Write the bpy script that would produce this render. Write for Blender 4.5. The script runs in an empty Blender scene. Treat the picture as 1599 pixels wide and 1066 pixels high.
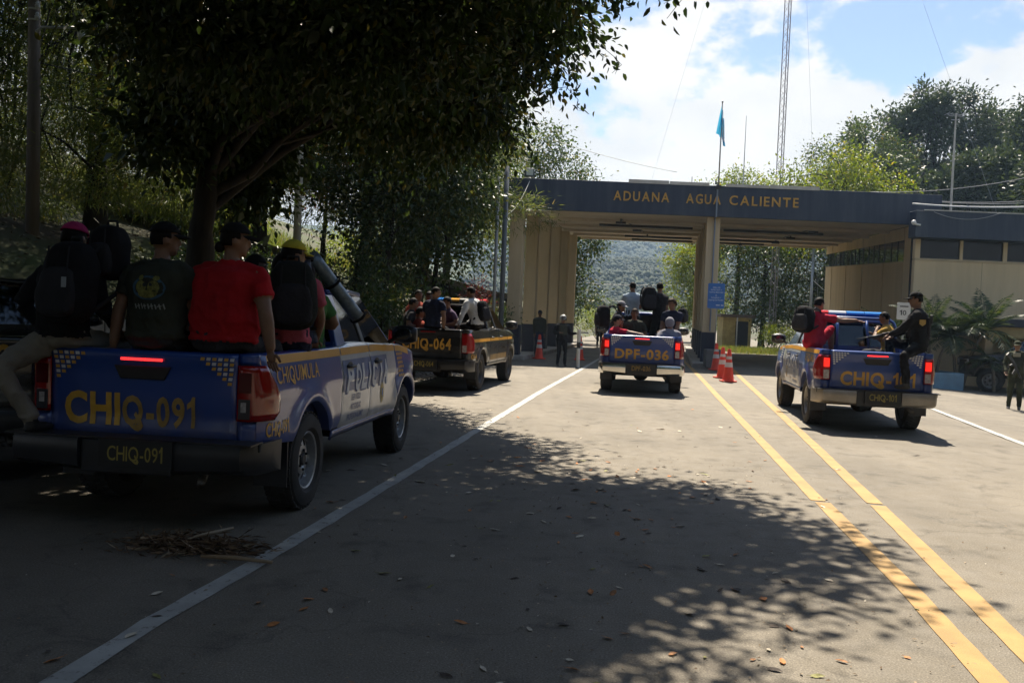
import bpy, bmesh, math, random
import numpy as np
from mathutils import Vector, Matrix, kdtree, noise as mnoise

scene = bpy.context.scene
COL = scene.collection
rad = math.radians
PI = math.pi

# ------------------------------------------------------------------ camera
cam_d = bpy.data.cameras.new('camera')
cam_d.sensor_width = 36.0
cam_d.lens = 31.52
cam_d.clip_start = 0.05
cam_d.clip_end = 9000.0
cam = bpy.data.objects.new('camera', cam_d)
COL.objects.link(cam)
PITCH, ROLL, CAM_H = rad(1.771), rad(2.36), 1.634
_fw = Vector((0, math.cos(PITCH), -math.sin(PITCH)))
_rt = Vector((1, 0, 0))
_up = _rt.cross(_fw)
_r2 = _rt * math.cos(ROLL) + _up * math.sin(ROLL)
_u2 = _up * math.cos(ROLL) - _rt * math.sin(ROLL)
cam.matrix_world = Matrix(((_r2.x, _u2.x, -_fw.x, 0), (_r2.y, _u2.y, -_fw.y, 0), (_r2.z, _u2.z, -_fw.z, CAM_H), (0, 0, 0, 1)))
scene.camera = cam

# ------------------------------------------------------------------ light
SUN_EL, SUN_AZ = rad(58.0), rad(6.0)
SKY_OFF = (1.31, 1.83, .69)
SKY_ROT = rad(20)
world = bpy.data.worlds.new('World')
scene.world = world
world.use_nodes = True
wt = world.node_tree
wt.nodes.clear()
def wn(t, **k):
    n = wt.nodes.new(t)
    for a, b in k.items():
        setattr(n, a, b)
    return n
wl = wt.links.new
w_out = wn('ShaderNodeOutputWorld')
sky = wn('ShaderNodeTexSky', sky_type='NISHITA', sun_disc=False, sun_elevation=SUN_EL, sun_rotation=SUN_AZ)
sky.air_density = 1.0; sky.dust_density = 1.1; sky.ozone_density = 0.7; sky.altitude = 800
bg_sky = wn('ShaderNodeBackground'); bg_sky.inputs[1].default_value = 0.068
wl(sky.outputs[0], bg_sky.inputs[0])
tc = wn('ShaderNodeTexCoord')
mp = wn('ShaderNodeMapping'); mp.inputs['Scale'].default_value = (1, 1, 1.6); mp.inputs['Location'].default_value = SKY_OFF; mp.inputs['Rotation'].default_value = (0, 0, SKY_ROT)
wl(tc.outputs['Generated'], mp.inputs[0])
n1 = wn('ShaderNodeTexNoise'); n1.inputs['Scale'].default_value = 4.2; n1.inputs['Detail'].default_value = 9; n1.inputs['Roughness'].default_value = 0.56
wl(mp.outputs[0], n1.inputs['Vector'])
sep = wn('ShaderNodeSeparateXYZ'); wl(tc.outputs['Generated'], sep.inputs[0])
# cloud cover falls with height above the horizon
cov = wn('ShaderNodeMapRange'); cov.inputs['From Min'].default_value = 0.15; cov.inputs['From Max'].default_value = 0.36
cov.inputs['To Min'].default_value = 0.35; cov.inputs['To Max'].default_value = 0.02
wl(sep.outputs['Z'], cov.inputs['Value'])
ad = wn('ShaderNodeMath', operation='ADD'); wl(n1.outputs['Fac'], ad.inputs[0]); wl(cov.outputs[0], ad.inputs[1])
msk = wn('ShaderNodeMapRange', interpolation_type='SMOOTHSTEP'); msk.inputs['From Min'].default_value = 0.60; msk.inputs['From Max'].default_value = 0.66
wl(ad.outputs[0], msk.inputs['Value'])
n2 = wn('ShaderNodeTexNoise'); n2.inputs['Scale'].default_value = 6.5; n2.inputs['Detail'].default_value = 6
wl(mp.outputs[0], n2.inputs['Vector'])
crp = wn('ShaderNodeMapRange'); crp.inputs['From Min'].default_value = 0.36; crp.inputs['From Max'].default_value = 0.56
crp.inputs['To Min'].default_value = 0.58; crp.inputs['To Max'].default_value = 1.0
wl(n2.outputs['Fac'], crp.inputs['Value'])
ccol = wn('ShaderNodeMixRGB'); ccol.inputs[1].default_value = (0.60, 0.66, 0.74, 1); ccol.inputs[2].default_value = (1, 0.985, 0.96, 1)
wl(crp.outputs[0], ccol.inputs[0])
bg_cl = wn('ShaderNodeBackground'); bg_cl.inputs[1].default_value = 0.46
wl(ccol.outputs[0], bg_cl.inputs[0])
mixw = wn('ShaderNodeMixShader')
wl(msk.outputs[0], mixw.inputs[0]); wl(bg_sky.outputs[0], mixw.inputs[1]); wl(bg_cl.outputs[0], mixw.inputs[2])
wl(mixw.outputs[0], w_out.inputs['Surface'])

sun_d = bpy.data.lights.new('sun', 'SUN')
sun_d.energy = 5.0; sun_d.angle = rad(0.53); sun_d.color = (1.0, 0.90, 0.75)
sun = bpy.data.objects.new('sun', sun_d); COL.objects.link(sun)
_S = Vector((math.sin(SUN_AZ) * math.cos(SUN_EL), math.cos(SUN_AZ) * math.cos(SUN_EL), math.sin(SUN_EL)))
sun.rotation_euler = _S.to_track_quat('Z', 'Y').to_euler()
sun.location = _S * 60

vs = scene.view_settings
scene.display_settings.display_device = 'sRGB'
vs.view_transform = 'Standard'; vs.look = 'None'; vs.gamma = 1.0; vs.use_curve_mapping = False
vs.exposure = 1.22
scene.render.engine = 'CYCLES'
cy = scene.cycles
cy.max_bounces = 7; cy.diffuse_bounces = 3; cy.glossy_bounces = 3; cy.transmission_bounces = 4; cy.transparent_max_bounces = 10
cy.volume_bounces = 0; cy.caustics_reflective = False; cy.caustics_refractive = False
cy.use_denoising = True

# ------------------------------------------------------------------ helpers
def tag(o, label=None, cat=None, group=None, kind=None):
    if label: o['label'] = label
    if cat: o['category'] = cat
    if group: o['group'] = group
    if kind: o['kind'] = kind
    return o

def empty(name, loc=(0, 0, 0), rz=0.0, parent=None):
    o = bpy.data.objects.new(name, None)
    o.empty_display_size = 0.2
    COL.objects.link(o)
    o.location = loc; o.rotation_euler = (0, 0, rz)
    if parent: o.parent = parent
    return o

def link(name, me, parent=None, loc=None):
    o = bpy.data.objects.new(name, me); COL.objects.link(o)
    if parent: o.parent = parent
    if loc is not None: o.location = loc
    return o

def copy_tree(o, parent=None):
    c = o.copy(); COL.objects.link(c)
    if parent: c.parent = parent
    for ch in list(o.children): copy_tree(ch, c)
    return c

class MB:
    def __init__(s): s.v = []; s.f = []
    def add(s, vs, fs):
        b = len(s.v); s.v += [tuple(v) for v in vs]; s.f += [tuple(i + b for i in f) for f in fs]; return s
    def box(s, x0, x1, y0, y1, z0, z1, M=None):
        vs = [Vector((x, y, z)) for z in (z0, z1) for y in (y0, y1) for x in (x0, x1)]
        if M: vs = [M @ v for v in vs]
        return s.add(vs, [(0, 2, 3, 1), (4, 5, 7, 6), (0, 1, 5, 4), (2, 6, 7, 3), (0, 4, 6, 2), (1, 3, 7, 5)])
    def cbox(s, c, d, M=None):
        return s.box(c[0]-d[0]/2, c[0]+d[0]/2, c[1]-d[1]/2, c[1]+d[1]/2, c[2]-d[2]/2, c[2]+d[2]/2, M)
    def tube(s, pts, r, n=8, caps=True):
        pts = [Vector(p) for p in pts]
        rs = r if isinstance(r, (list, tuple)) else [r] * len(pts)
        rings = []; ref = None
        for i, p in enumerate(pts):
            d = (pts[min(i+1, len(pts)-1)] - pts[max(i-1, 0)])
            if d.length < 1e-9: d = Vector((0, 0, 1))
            d.normalize()
            if ref is None: ref = d.orthogonal().normalized()
            ref = (ref - d * ref.dot(d))
            if ref.length < 1e-6: ref = d.orthogonal()
            ref.normalize(); b = d.cross(ref)
            rings.append([p + (ref * math.cos(2*PI*k/n) + b * math.sin(2*PI*k/n)) * rs[i] for k in range(n)])
        return s.loft(rings, caps)
    def loft(s, rings, caps=True, closed=True):
        n = len(rings[0]); vs = [v for r in rings for v in r]; fs = []
        for i in range(len(rings)-1):
            for k in range(n if closed else n-1):
                a = i*n+k; b = i*n+(k+1) % n
                fs.append((a, b, b+n, a+n))
        if caps and closed:
            fs.append(tuple(range(n-1, -1, -1))); fs.append(tuple((len(rings)-1)*n + k for k in range(n)))
        return s.add(vs, fs)
    def lathe(s, prof, n=24, M=None, caps=False):       # prof: (r, h) about local z
        rings = [[Vector((r*math.cos(2*PI*k/n), r*math.sin(2*PI*k/n), h)) for k in range(n)] for r, h in prof]
        if M: rings = [[M @ v for v in rg] for rg in rings]
        return s.loft(rings, caps)
    def grid(s, P):                                     # P[i][j] points
        n = len(P[0]); fs = [(i*n+j, i*n+j+1, (i+1)*n+j+1, (i+1)*n+j) for i in range(len(P)-1) for j in range(n-1)]
        return s.add([v for r in P for v in r], fs)
    def prism(s, poly, a, b, f):                        # poly of 2D points, f(u, v, w) -> 3D, w in (a, b)
        n = len(poly)
        vs = [f(u, v, a) for u, v in poly] + [f(u, v, b) for u, v in poly]
        return s.add(vs, [tuple(range(n-1, -1, -1)), tuple(range(n, 2*n))] + [(k, (k+1) % n, n+(k+1) % n, n+k) for k in range(n)])
    def ell(s, c, r, M=None, n=14, m=9):
        vs = []
        for i in range(m+1):
            t = PI*i/m
            for k in range(n):
                p = 2*PI*k/n
                vs.append(Vector((r[0]*math.sin(t)*math.cos(p), r[1]*math.sin(t)*math.sin(p), r[2]*math.cos(t))))
        if M: vs = [M @ v for v in vs]
        vs = [v + Vector(c) for v in vs]
        return s.add(vs, [(i*n+k, (i+1)*n+k, (i+1)*n+(k+1) % n, i*n+(k+1) % n) for i in range(m) for k in range(n)])
    def mesh(s, name, mat, smooth=False, fix=True):
        me = bpy.data.meshes.new(name)
        me.from_pydata(s.v, [], s.f)
        if mat: me.materials.append(mat)
        if fix:
            bm = bmesh.new(); bm.from_mesh(me)
            bmesh.ops.remove_doubles(bm, verts=bm.verts, dist=1e-5)
            bmesh.ops.recalc_face_normals(bm, faces=bm.faces)
            bm.to_mesh(me); bm.free()
        if smooth: me.shade_smooth()
        return me
    def build(s, name, mat, parent=None, smooth=False, bevel=0.0, angle=None, loc=None, solid=0.0, fix=True):
        me = s.mesh(name, mat, smooth, fix)
        o = link(name, me, parent, loc)
        if solid:
            md = o.modifiers.new('solid', 'SOLIDIFY'); md.thickness = solid; md.offset = -1
        if bevel:
            md = o.modifiers.new('bevel', 'BEVEL'); md.width = bevel; md.segments = 2; md.limit_method = 'ANGLE'; md.angle_limit = rad(35)
        if smooth and angle:
            me.set_sharp_from_angle(angle=rad(angle))
        return o

def fast_mesh(name, V, F, mat, smooth=False):
    """V (n,3) float array, F (m,k) int array"""
    me = bpy.data.meshes.new(name)
    V = np.ascontiguousarray(V, np.float32); F = np.ascontiguousarray(F, np.int32)
    m, k = F.shape
    me.vertices.add(len(V)); me.vertices.foreach_set('co', V.ravel())
    me.loops.add(m*k); me.loops.foreach_set('vertex_index', F.ravel())
    me.polygons.add(m); me.polygons.foreach_set('loop_start', np.arange(0, m*k, k, dtype=np.int32))
    me.update(calc_edges=True)
    if mat: me.materials.append(mat)
    if smooth: me.shade_smooth()
    return me

# ------------------------------------------------------------------ materials
_mats = {}
def mat(name, col, rough=0.6, metal=0.0, var=0.0, vscale=3.0, col2=None, bump=0.0, bscale=40.0, spec=0.5, coat=0.0, emit=0.0,
        stretch=(1, 1, 1), detail=5, bdist=0.02, c_lo=0.35, c_hi=0.65):
    if name in _mats: return _mats[name]
    m = bpy.data.materials.new(name); m.use_nodes = True
    nt = m.node_tree; L = nt.links.new
    b = nt.nodes['Principled BSDF']
    b.inputs['Roughness'].default_value = rough; b.inputs['Metallic'].default_value = metal
    b.inputs['Specular IOR Level'].default_value = spec
    if coat: b.inputs['Coat Weight'].default_value = coat; b.inputs['Coat Roughness'].default_value = 0.08
    c1 = tuple(col) + (1,)
    b.inputs['Base Color'].default_value = c1
    tco = nt.nodes.new('ShaderNodeTexCoord'); mpn = nt.nodes.new('ShaderNodeMapping'); mpn.inputs['Scale'].default_value = stretch
    L(tco.outputs['Object'], mpn.inputs[0])
    if var or col2:
        n = nt.nodes.new('ShaderNodeTexNoise'); n.inputs['Scale'].default_value = vscale; n.inputs['Detail'].default_value = detail; n.inputs['Roughness'].default_value = 0.6
        L(mpn.outputs[0], n.inputs['Vector'])
        mr = nt.nodes.new('ShaderNodeMapRange'); mr.inputs['From Min'].default_value = c_lo; mr.inputs['From Max'].default_value = c_hi
        L(n.outputs['Fac'], mr.inputs['Value'])
        mx = nt.nodes.new('ShaderNodeMixRGB')
        if col2: a, d = c1, tuple(col2) + (1,)
        else: a = tuple(max(0, c*(1-var)) for c in col) + (1,); d = tuple(min(1, c*(1+var)) for c in col) + (1,)
        mx.inputs[1].default_value = a; mx.inputs[2].default_value = d
        L(mr.outputs[0], mx.inputs[0]); L(mx.outputs[0], b.inputs['Base Color'])
    if bump:
        n = nt.nodes.new('ShaderNodeTexNoise'); n.inputs['Scale'].default_value = bscale; n.inputs['Detail'].default_value = 4
        L(mpn.outputs[0], n.inputs['Vector'])
        bp = nt.nodes.new('ShaderNodeBump'); bp.inputs['Strength'].default_value = bump; bp.inputs['Distance'].default_value = bdist
        L(n.outputs['Fac'], bp.inputs['Height']); L(bp.outputs[0], b.inputs['Normal'])
    if emit:
        b.inputs['Emission Color'].default_value = c1; b.inputs['Emission Strength'].default_value = emit
    _mats[name] = m
    return m

def paint(name, col, dust=(0.22, 0.19, 0.15), rough=0.28):
    """car paint with road dust settled on the lower body"""
    if name in _mats: return _mats[name]
    m = mat(name, col, rough, var=0.06, vscale=2.0, coat=0.6)
    nt = m.node_tree; L = nt.links.new; b = nt.nodes['Principled BSDF']
    src = b.inputs['Base Color'].links[0].from_socket
    tco = nt.nodes.new('ShaderNodeTexCoord')
    n = nt.nodes.new('ShaderNodeTexNoise'); n.inputs['Scale'].default_value = 5.0; n.inputs['Detail'].default_value = 7
    L(tco.outputs['Object'], n.inputs['Vector'])
    sp = nt.nodes.new('ShaderNodeSeparateXYZ'); L(tco.outputs['Object'], sp.inputs[0])
    mr = nt.nodes.new('ShaderNodeMapRange'); mr.inputs['From Min'].default_value = 0.45; mr.inputs['From Max'].default_value = 1.0
    mr.inputs['To Min'].default_value = 0.55; mr.inputs['To Max'].default_value = 0.03
    L(sp.outputs['Z'], mr.inputs['Value'])
    mu = nt.nodes.new('ShaderNodeMath'); mu.operation = 'MULTIPLY'; L(mr.outputs[0], mu.inputs[0])
    r2 = nt.nodes.new('ShaderNodeMapRange'); r2.inputs['From Min'].default_value = 0.3; r2.inputs['From Max'].default_value = 0.7; r2.inputs['To Min'].default_value = 0.35; r2.inputs['To Max'].default_value = 1.2
    L(n.outputs['Fac'], r2.inputs['Value']); L(r2.outputs[0], mu.inputs[1])
    mx = nt.nodes.new('ShaderNodeMixRGB'); mx.inputs[2].default_value = tuple(dust) + (1,)
    L(mu.outputs[0], mx.inputs[0]); L(src, mx.inputs[1]); L(mx.outputs[0], b.inputs['Base Color'])
    ra = nt.nodes.new('ShaderNodeMath'); ra.operation = 'MULTIPLY_ADD'; ra.inputs[1].default_value = 0.5; ra.inputs[2].default_value = rough
    L(mu.outputs[0], ra.inputs[0]); L(ra.outputs[0], b.inputs['Roughness'])
    return m

def leaf_mat(name, c1, c2, c3=None, trans=0.35, rough=0.45):
    if name in _mats: return _mats[name]
    m = bpy.data.materials.new(name); m.use_nodes = True; nt = m.node_tree; L = nt.links.new
    b = nt.nodes['Principled BSDF']; out = nt.nodes['Material Output']
    geo = nt.nodes.new('ShaderNodeNewGeometry')
    cr = nt.nodes.new('ShaderNodeValToRGB'); e = cr.color_ramp.elements
    e[0].position = 0.0; e[0].color = tuple(c1) + (1,); e[1].position = 0.86; e[1].color = tuple(c2) + (1,)
    if c3:
        k = e.new(0.97); k.color = tuple(c3) + (1,)
    L(geo.outputs['Random Per Island'], cr.inputs[0])
    L(cr.outputs[0], b.inputs['Base Color']); b.inputs['Roughness'].default_value = rough; b.inputs['Specular IOR Level'].default_value = 0.4
    tr = nt.nodes.new('ShaderNodeBsdfTranslucent')
    hs = nt.nodes.new('ShaderNodeHueSaturation'); hs.inputs['Hue'].default_value = 0.48; hs.inputs['Saturation'].default_value = 1.1; hs.inputs['Value'].default_value = 1.5
    L(cr.outputs[0], hs.inputs['Color']); L(hs.outputs[0], tr.inputs['Color'])
    mx = nt.nodes.new('ShaderNodeMixShader'); mx.inputs[0].default_value = trans
    L(b.outputs[0], mx.inputs[1]); L(tr.outputs[0], mx.inputs[2]); L(mx.outputs[0], out.inputs['Surface'])
    _mats[name] = m
    return m

def glass_mat(name, tint=(0.25, 0.3, 0.3), refl=0.08):
    if name in _mats: return _mats[name]
    m = bpy.data.materials.new(name); m.use_nodes = True; nt = m.node_tree; L = nt.links.new
    nt.nodes.remove(nt.nodes['Principled BSDF']); out = nt.nodes['Material Output']
    t = nt.nodes.new('ShaderNodeBsdfTransparent'); t.inputs[0].default_value = tuple(tint) + (1,)
    g = nt.nodes.new('ShaderNodeBsdfGlossy'); g.inputs['Roughness'].default_value = 0.03
    fr = nt.nodes.new('ShaderNodeFresnel'); fr.inputs[0].default_value = 1.5
    a = nt.nodes.new('ShaderNodeMath'); a.operation = 'ADD'; a.inputs[1].default_value = refl; L(fr.outputs[0], a.inputs[0])
    mx = nt.nodes.new('ShaderNodeMixShader'); L(a.outputs[0], mx.inputs[0]); L(t.outputs[0], mx.inputs[1]); L(g.outputs[0], mx.inputs[2])
    L(mx.outputs[0], out.inputs['Surface'])
    _mats[name] = m
    return m

# ------------------------------------------------------------------ lettering
_GLY = {}
_GLY['1'] = ([(.16, -.02), (.30, -.02), (.30, .75), (.19, .75), (.14, .65), (0, .57), (0, .43), (.16, .51)], [(0, 1, 2), (0, 2, 7), (7, 2, 4), (2, 3, 4), (7, 4, 5), (7, 5, 6)])
def glyph(ch, bold):
    """outline of one letter of the built-in sans face; 1 gets a flag and Q a longer tail"""
    if ch == '1':
        V, F = _GLY['1']
        if bold > .009: return V, F
        return [(x*.80 if x < .29 else .26, y) for x, y in V], F
    key = (ch, round(bold, 3))
    if key in _GLY: return _GLY[key]
    cu = bpy.data.curves.new('lettering', 'FONT'); cu.body = ch; cu.size = 1.0; cu.offset = bold; cu.resolution_u = 3
    o = bpy.data.objects.new('lettering_tmp', cu); COL.objects.link(o)
    dg = bpy.context.evaluated_depsgraph_get(); dg.update()
    me = bpy.data.meshes.new_from_object(o.evaluated_get(dg))
    V = [(v.co.x, v.co.y) for v in me.vertices]; F = [tuple(p.vertices) for p in me.polygons]
    bpy.data.objects.remove(o); bpy.data.curves.remove(cu); bpy.data.meshes.remove(me)
    x0 = min(v[0] for v in V); V = [(x-x0, y) for x, y in V]
    if ch == 'Q':
        w = max(v[0] for v in V); n = len(V)
        V += [(w*.74, -.01), (w*.90, .13), (w*1.04, -.03), (w*.92, -.15)]; F = list(F) + [(n, n+3, n+2, n+1)]
        n = len(V); V += [(w*.56, .24), (w*.66, .32), (w*.78, .205), (w*.68, .125)]; F += [(n, n+3, n+2, n+1)]
    _GLY[key] = (V, F); return V, F
def text_geo(txt, h, width=None, bold=0.0, spacing=1.0):
    V, F = [], []; x = 0.0
    for ch in txt:
        if ch == ' ': x += .32*spacing; continue
        v, f = glyph(ch, bold); n = len(V)
        V += [(x+a, b) for a, b in v]; F += [tuple(q+n for q in t) for t in f]
        x += max(a for a, b in v) + .085 + .30*(spacing-1)
    xs = [v[0] for v in V]; x0, x1 = min(xs), max(xs)
    sy = h/0.73; sx = width/(x1-x0) if width else sy
    return [((a-(x0+x1)/2)*sx, (b-.365)*sy) for a, b in V], F

def split_tris(V, F, lim):
    """cut long triangles so that lettering can follow a curved panel"""
    V = list(V); cache = {}; todo = [t for f in F for t in ([f] if len(f) == 3 else [(f[0], f[i], f[i+1]) for i in range(1, len(f)-1)])]; out = []
    dist = lambda a, b: math.hypot(V[a][0]-V[b][0], V[a][1]-V[b][1])
    while todo:
        a, b, c = todo.pop(); e = [(dist(a, b), a, b, c), (dist(b, c), b, c, a), (dist(c, a), c, a, b)]; L, p, q, r = max(e)
        if L < lim: out.append((a, b, c)); continue
        k = (min(p, q), max(p, q))
        if k not in cache: V.append(((V[p][0]+V[q][0])/2, (V[p][1]+V[q][1])/2)); cache[k] = len(V)-1
        m = cache[k]; todo += [(p, m, r), (m, q, r)]
    return V, out

def text(name, txt, h, f, material, parent=None, width=None, bold=0.02, spacing=1.0, depth=0.0):
    """flat lettering; f(u, v) -> 3D point"""
    V, F = text_geo(txt, h, width, bold, spacing)
    V, F = split_tris(V, F, .05)
    mb = MB()
    mb.add([f(u, v) for u, v in V], F)
    o = mb.build(name, material, parent, fix=False)
    if depth:
        md = o.modifiers.new('solid', 'SOLIDIFY'); md.thickness = depth; md.offset = 0
    return o
# ================================================================== SETTING
RA = rad(9.5)                                     # the road runs 9.5 degrees to the right of +Y
def rw(t, s, z=0.0): return Vector((t*math.cos(RA) + s*math.sin(RA), -t*math.sin(RA) + s*math.cos(RA), z))
def ts(x, y): return x*math.cos(RA) - y*math.sin(RA), x*math.sin(RA) + y*math.cos(RA)
def lerp(a, b, t): return a + (b-a)*t
def clamp(x, a=0.0, b=1.0): return max(a, min(b, x))
def sstep(a, b, x):
    t = clamp((x-a)/(b-a)); return t*t*(3-2*t)
def interp(x, tab):
    if x <= tab[0][0]: return tab[0][1]
    for (a, b), (c, d) in zip(tab, tab[1:]):
        if x <= c: return b + (d-b)*(x-a)/(c-a)
    return tab[-1][1]
def ledge(s): return interp(s, [(-30, -8.2), (9, -7.9), (18, -6.6), (24, -6.15), (60, -6.1), (120, -6)])
def redge(s): return interp(s, [(0, 6.6), (14, 8.5), (24, 13.5), (34, 14), (48, 10.5), (60, 9.5), (120, 9)])
def rwhite(s): return interp(s, [(-20, 4.6), (0, 5.0), (13, 5.32), (20, 5.66), (34, 6.2), (80, 7)])
def hz(x, y):
    """height of the paved and unpaved ground"""
    t, s = ts(x, y)
    z = 0.0
    r = t - rwhite(s)
    if r > 0: z -= 0.055*min(r, 4.6)*sstep(8, 16, s)*(1 - sstep(40, 55, s))
    return z
def tz(x, y):
    t, s = ts(x, y)
    z = hz(x, y)
    u = ledge(s) - t
    if u > 0:
        k = sstep(-6, 6, s)
        zz = interp(u, [(0, 0), (0.8, 0.25), (5.3, 3.05), (8.6, 3.35), (14, 5.6), (30, 10), (60, 18), (200, 40)])
        z += zz*(0.35 + 0.65*k) * (1 - 0.75*sstep(60, 130, s))
        z += 0.12*min(u, 3)/3*(mnoise.noise(Vector((x*.5, y*.5, 0)))*1.2 + mnoise.noise(Vector((x*1.7, y*1.7, 3)))*.6)
    v = t - redge(s)
    if v > 0 and s > 46:
        z += sstep(46, 60, s)*(min(v, 3)*0.12 + 0.34*clamp(v-6, 0, 60))*(1 - 0.6*sstep(120, 260, s))
    if v > 0 and s <= 46:
        z += -0.03 + 0.33*clamp(v-16, 0, 60)*sstep(20, 40, s)
    return z

M_earth = mat('earth', (0.075, 0.058, 0.04), 0.95, col2=(0.14, 0.10, 0.065), vscale=0.8, bump=0.5, bscale=9)
def ground_mat():
    m = mat('ground_cover', (0.07, 0.055, 0.04), 0.95, col2=(0.05, 0.075, 0.02), vscale=0.25, bump=0.5, bscale=6)
    return m
# terrain sheet, finer near the camera
def axis(lims):
    out = []
    for a, b, d in lims:
        k = max(1, round((b-a)/d)); out += [a + (b-a)*i/k for i in range(k)]
    out.append(lims[-1][1]); return out
gx = axis([(-4000, -600, 600), (-600, -80, 40), (-80, -24, 4), (-24, 24, 0.8), (24, 80, 4), (80, 600, 40), (600, 4000, 600)])
gy = axis([(-2000, -100, 400), (-100, -12, 8), (-12, 60, 0.8), (60, 140, 4), (140, 700, 60), (700, 5000, 600)])
V = []
for y in gy:
    for x in gx:
        z = tz(x, y)
        t, s = ts(x, y)
        if ledge(s)-0.4 < t < redge(s)+0.4: z -= 0.12
        if abs(x) > 60 or y > 130 or y < -30:
            z = min(z, 26)
        V.append((x, y, z - 0.02))
nx = len(gx)
F = [(j*nx+i, j*nx+i+1, (j+1)*nx+i+1, (j+1)*nx+i) for j in range(len(gy)-1) for i in range(nx-1)]
g_me = fast_mesh('ground', np.array(V), np.array(F), ground_mat(), True)
tag(link('ground', g_me), kind='structure')

# asphalt: aggregate grain, worn wheel tracks, cracks and patches
def asphalt():
    m = bpy.data.materials.new('asphalt'); m.use_nodes = True; nt = m.node_tree; L = nt.links.new
    b = nt.nodes['Principled BSDF']; b.inputs['Specular IOR Level'].default_value = 0.35
    tco = nt.nodes.new('ShaderNodeTexCoord')
    def noise(sc, det=5, st=(1, 1, 1), ro=0.6):
        mp_ = nt.nodes.new('ShaderNodeMapping'); mp_.inputs['Scale'].default_value = st; mp_.inputs['Rotation'].default_value = (0, 0, RA)
        L(tco.outputs['Object'], mp_.inputs[0])
        n = nt.nodes.new('ShaderNodeTexNoise'); n.inputs['Scale'].default_value = sc; n.inputs['Detail'].default_value = det; n.inputs['Roughness'].default_value = ro
        L(mp_.outputs[0], n.inputs['Vector']); return n.outputs['Fac']
    def mrange(s, a, c, d, e):
        r = nt.nodes.new('ShaderNodeMapRange'); r.inputs['From Min'].default_value = a; r.inputs['From Max'].default_value = c
        r.inputs['To Min'].default_value = d; r.inputs['To Max'].default_value = e; L(s, r.inputs['Value']); return r.outputs[0]
    def mul(a, c):
        r = nt.nodes.new('ShaderNodeMath'); r.operation = 'MULTIPLY'; L(a, r.inputs[0]); L(c, r.inputs[1]); return r.outputs[0]
    grain = mrange(noise(95, 3), 0.3, 0.7, 0.62, 1.42)
    specks = nt.nodes.new('ShaderNodeTexVoronoi'); specks.inputs['Scale'].default_value = 70; L(tco.outputs['Object'], specks.inputs['Vector'])
    sp = mrange(specks.outputs['Distance'], 0.05, 0.28, 1.7, 1.0)
    big = mrange(noise(0.35, 6), 0.35, 0.65, 0.84, 1.14)
    streak = mrange(noise(1.1, 4, (1.0, 0.06, 1)), 0.3, 0.7, 0.88, 1.1)
    blot = mrange(noise(2.6, 7), 0.54, 0.72, 1.0, 0.60)
    f = mul(mul(mul(grain, big), mul(streak, blot)), sp)
    # hairline cracks
    vo = nt.nodes.new('ShaderNodeTexVoronoi'); vo.feature = 'DISTANCE_TO_EDGE'; vo.inputs['Scale'].default_value = 0.33
    nn = nt.nodes.new('ShaderNodeTexNoise'); nn.inputs['Scale'].default_value = 1.5; nn.inputs['Detail'].default_value = 6; L(tco.outputs['Object'], nn.inputs['Vector'])
    va = nt.nodes.new('ShaderNodeVectorMath'); va.operation = 'MULTIPLY_ADD'; va.inputs[1].default_value = (1.4, 1.4, 0); L(nn.outputs['Color'], va.inputs[0]); L(tco.outputs['Object'], va.inputs[2])
    L(va.outputs[0], vo.inputs['Vector'])
    ck = mrange(vo.outputs['Distance'], 0.0, 0.005, 0.76, 1.0)
    f = mul(f, ck)
    mx = nt.nodes.new('ShaderNodeMixRGB'); mx.blend_type = 'MULTIPLY'; mx.inputs[0].default_value = 1.0; mx.inputs[1].default_value = (0.164, 0.144, 0.113, 1)
    L(f, mx.inputs[2]); L(mx.outputs[0], b.inputs['Base Color'])
    rr = mrange(noise(5, 5), 0.3, 0.7, 0.72, 0.92); L(rr, b.inputs['Roughness'])
    bp = nt.nodes.new('ShaderNodeBump'); bp.inputs['Strength'].default_value = 0.55; bp.inputs['Distance'].default_value = 0.006
    L(noise(120, 3), bp.inputs['Height']); L(bp.outputs[0], b.inputs['Normal'])
    return m
M_asph = asphalt()
S = axis([(-40, -4, 4), (-4, 16, 0.5), (16, 60, 1.0), (60, 140, 5)])
P = []
for s in S:
    a, c = ledge(s), redge(s)
    wob = 0.12*mnoise.noise(Vector((s*.9, 0, 0)))
    row = []
    for i in range(29):
        t = lerp(a + wob, c, i/28); p = rw(t, s); row.append((p.x, p.y, hz(p.x, p.y)))
    P.append(row)
mb = MB(); mb.grid(P)
tag(mb.build('road', M_asph, smooth=True, fix=True), kind='structure')

def ribbon(name, pts, w, mt, dz, wear=0.0, seed=0):
    rnd = random.Random(seed); L_, R_ = [], []
    out = []
    for (x0, y0), (x1, y1) in zip(pts, pts[1:]):
        k = max(1, int(math.hypot(x1-x0, y1-y0)/0.22)); out += [(lerp(x0, x1, i/k), lerp(y0, y1, i/k)) for i in range(k)]
    out.append(pts[-1])
    P = []
    for i, (x, y) in enumerate(out):
        a = out[max(0, i-1)]; c = out[min(len(out)-1, i+1)]
        d = Vector((c[0]-a[0], c[1]-a[1])).normalized(); n = Vector((d.y, -d.x))
        wl_, wr_ = w/2*(1+rnd.uniform(-wear, wear)), w/2*(1+rnd.uniform(-wear, wear))
        P.append([(x+n.x*k, y+n.y*k, hz(x, y)+dz) for k in (-wl_, -wl_*.33, wr_*.33, wr_)])
    mb = MB(); mb.grid(P)
    return tag(mb.build(name, mt, fix=False), kind='structure')
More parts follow.
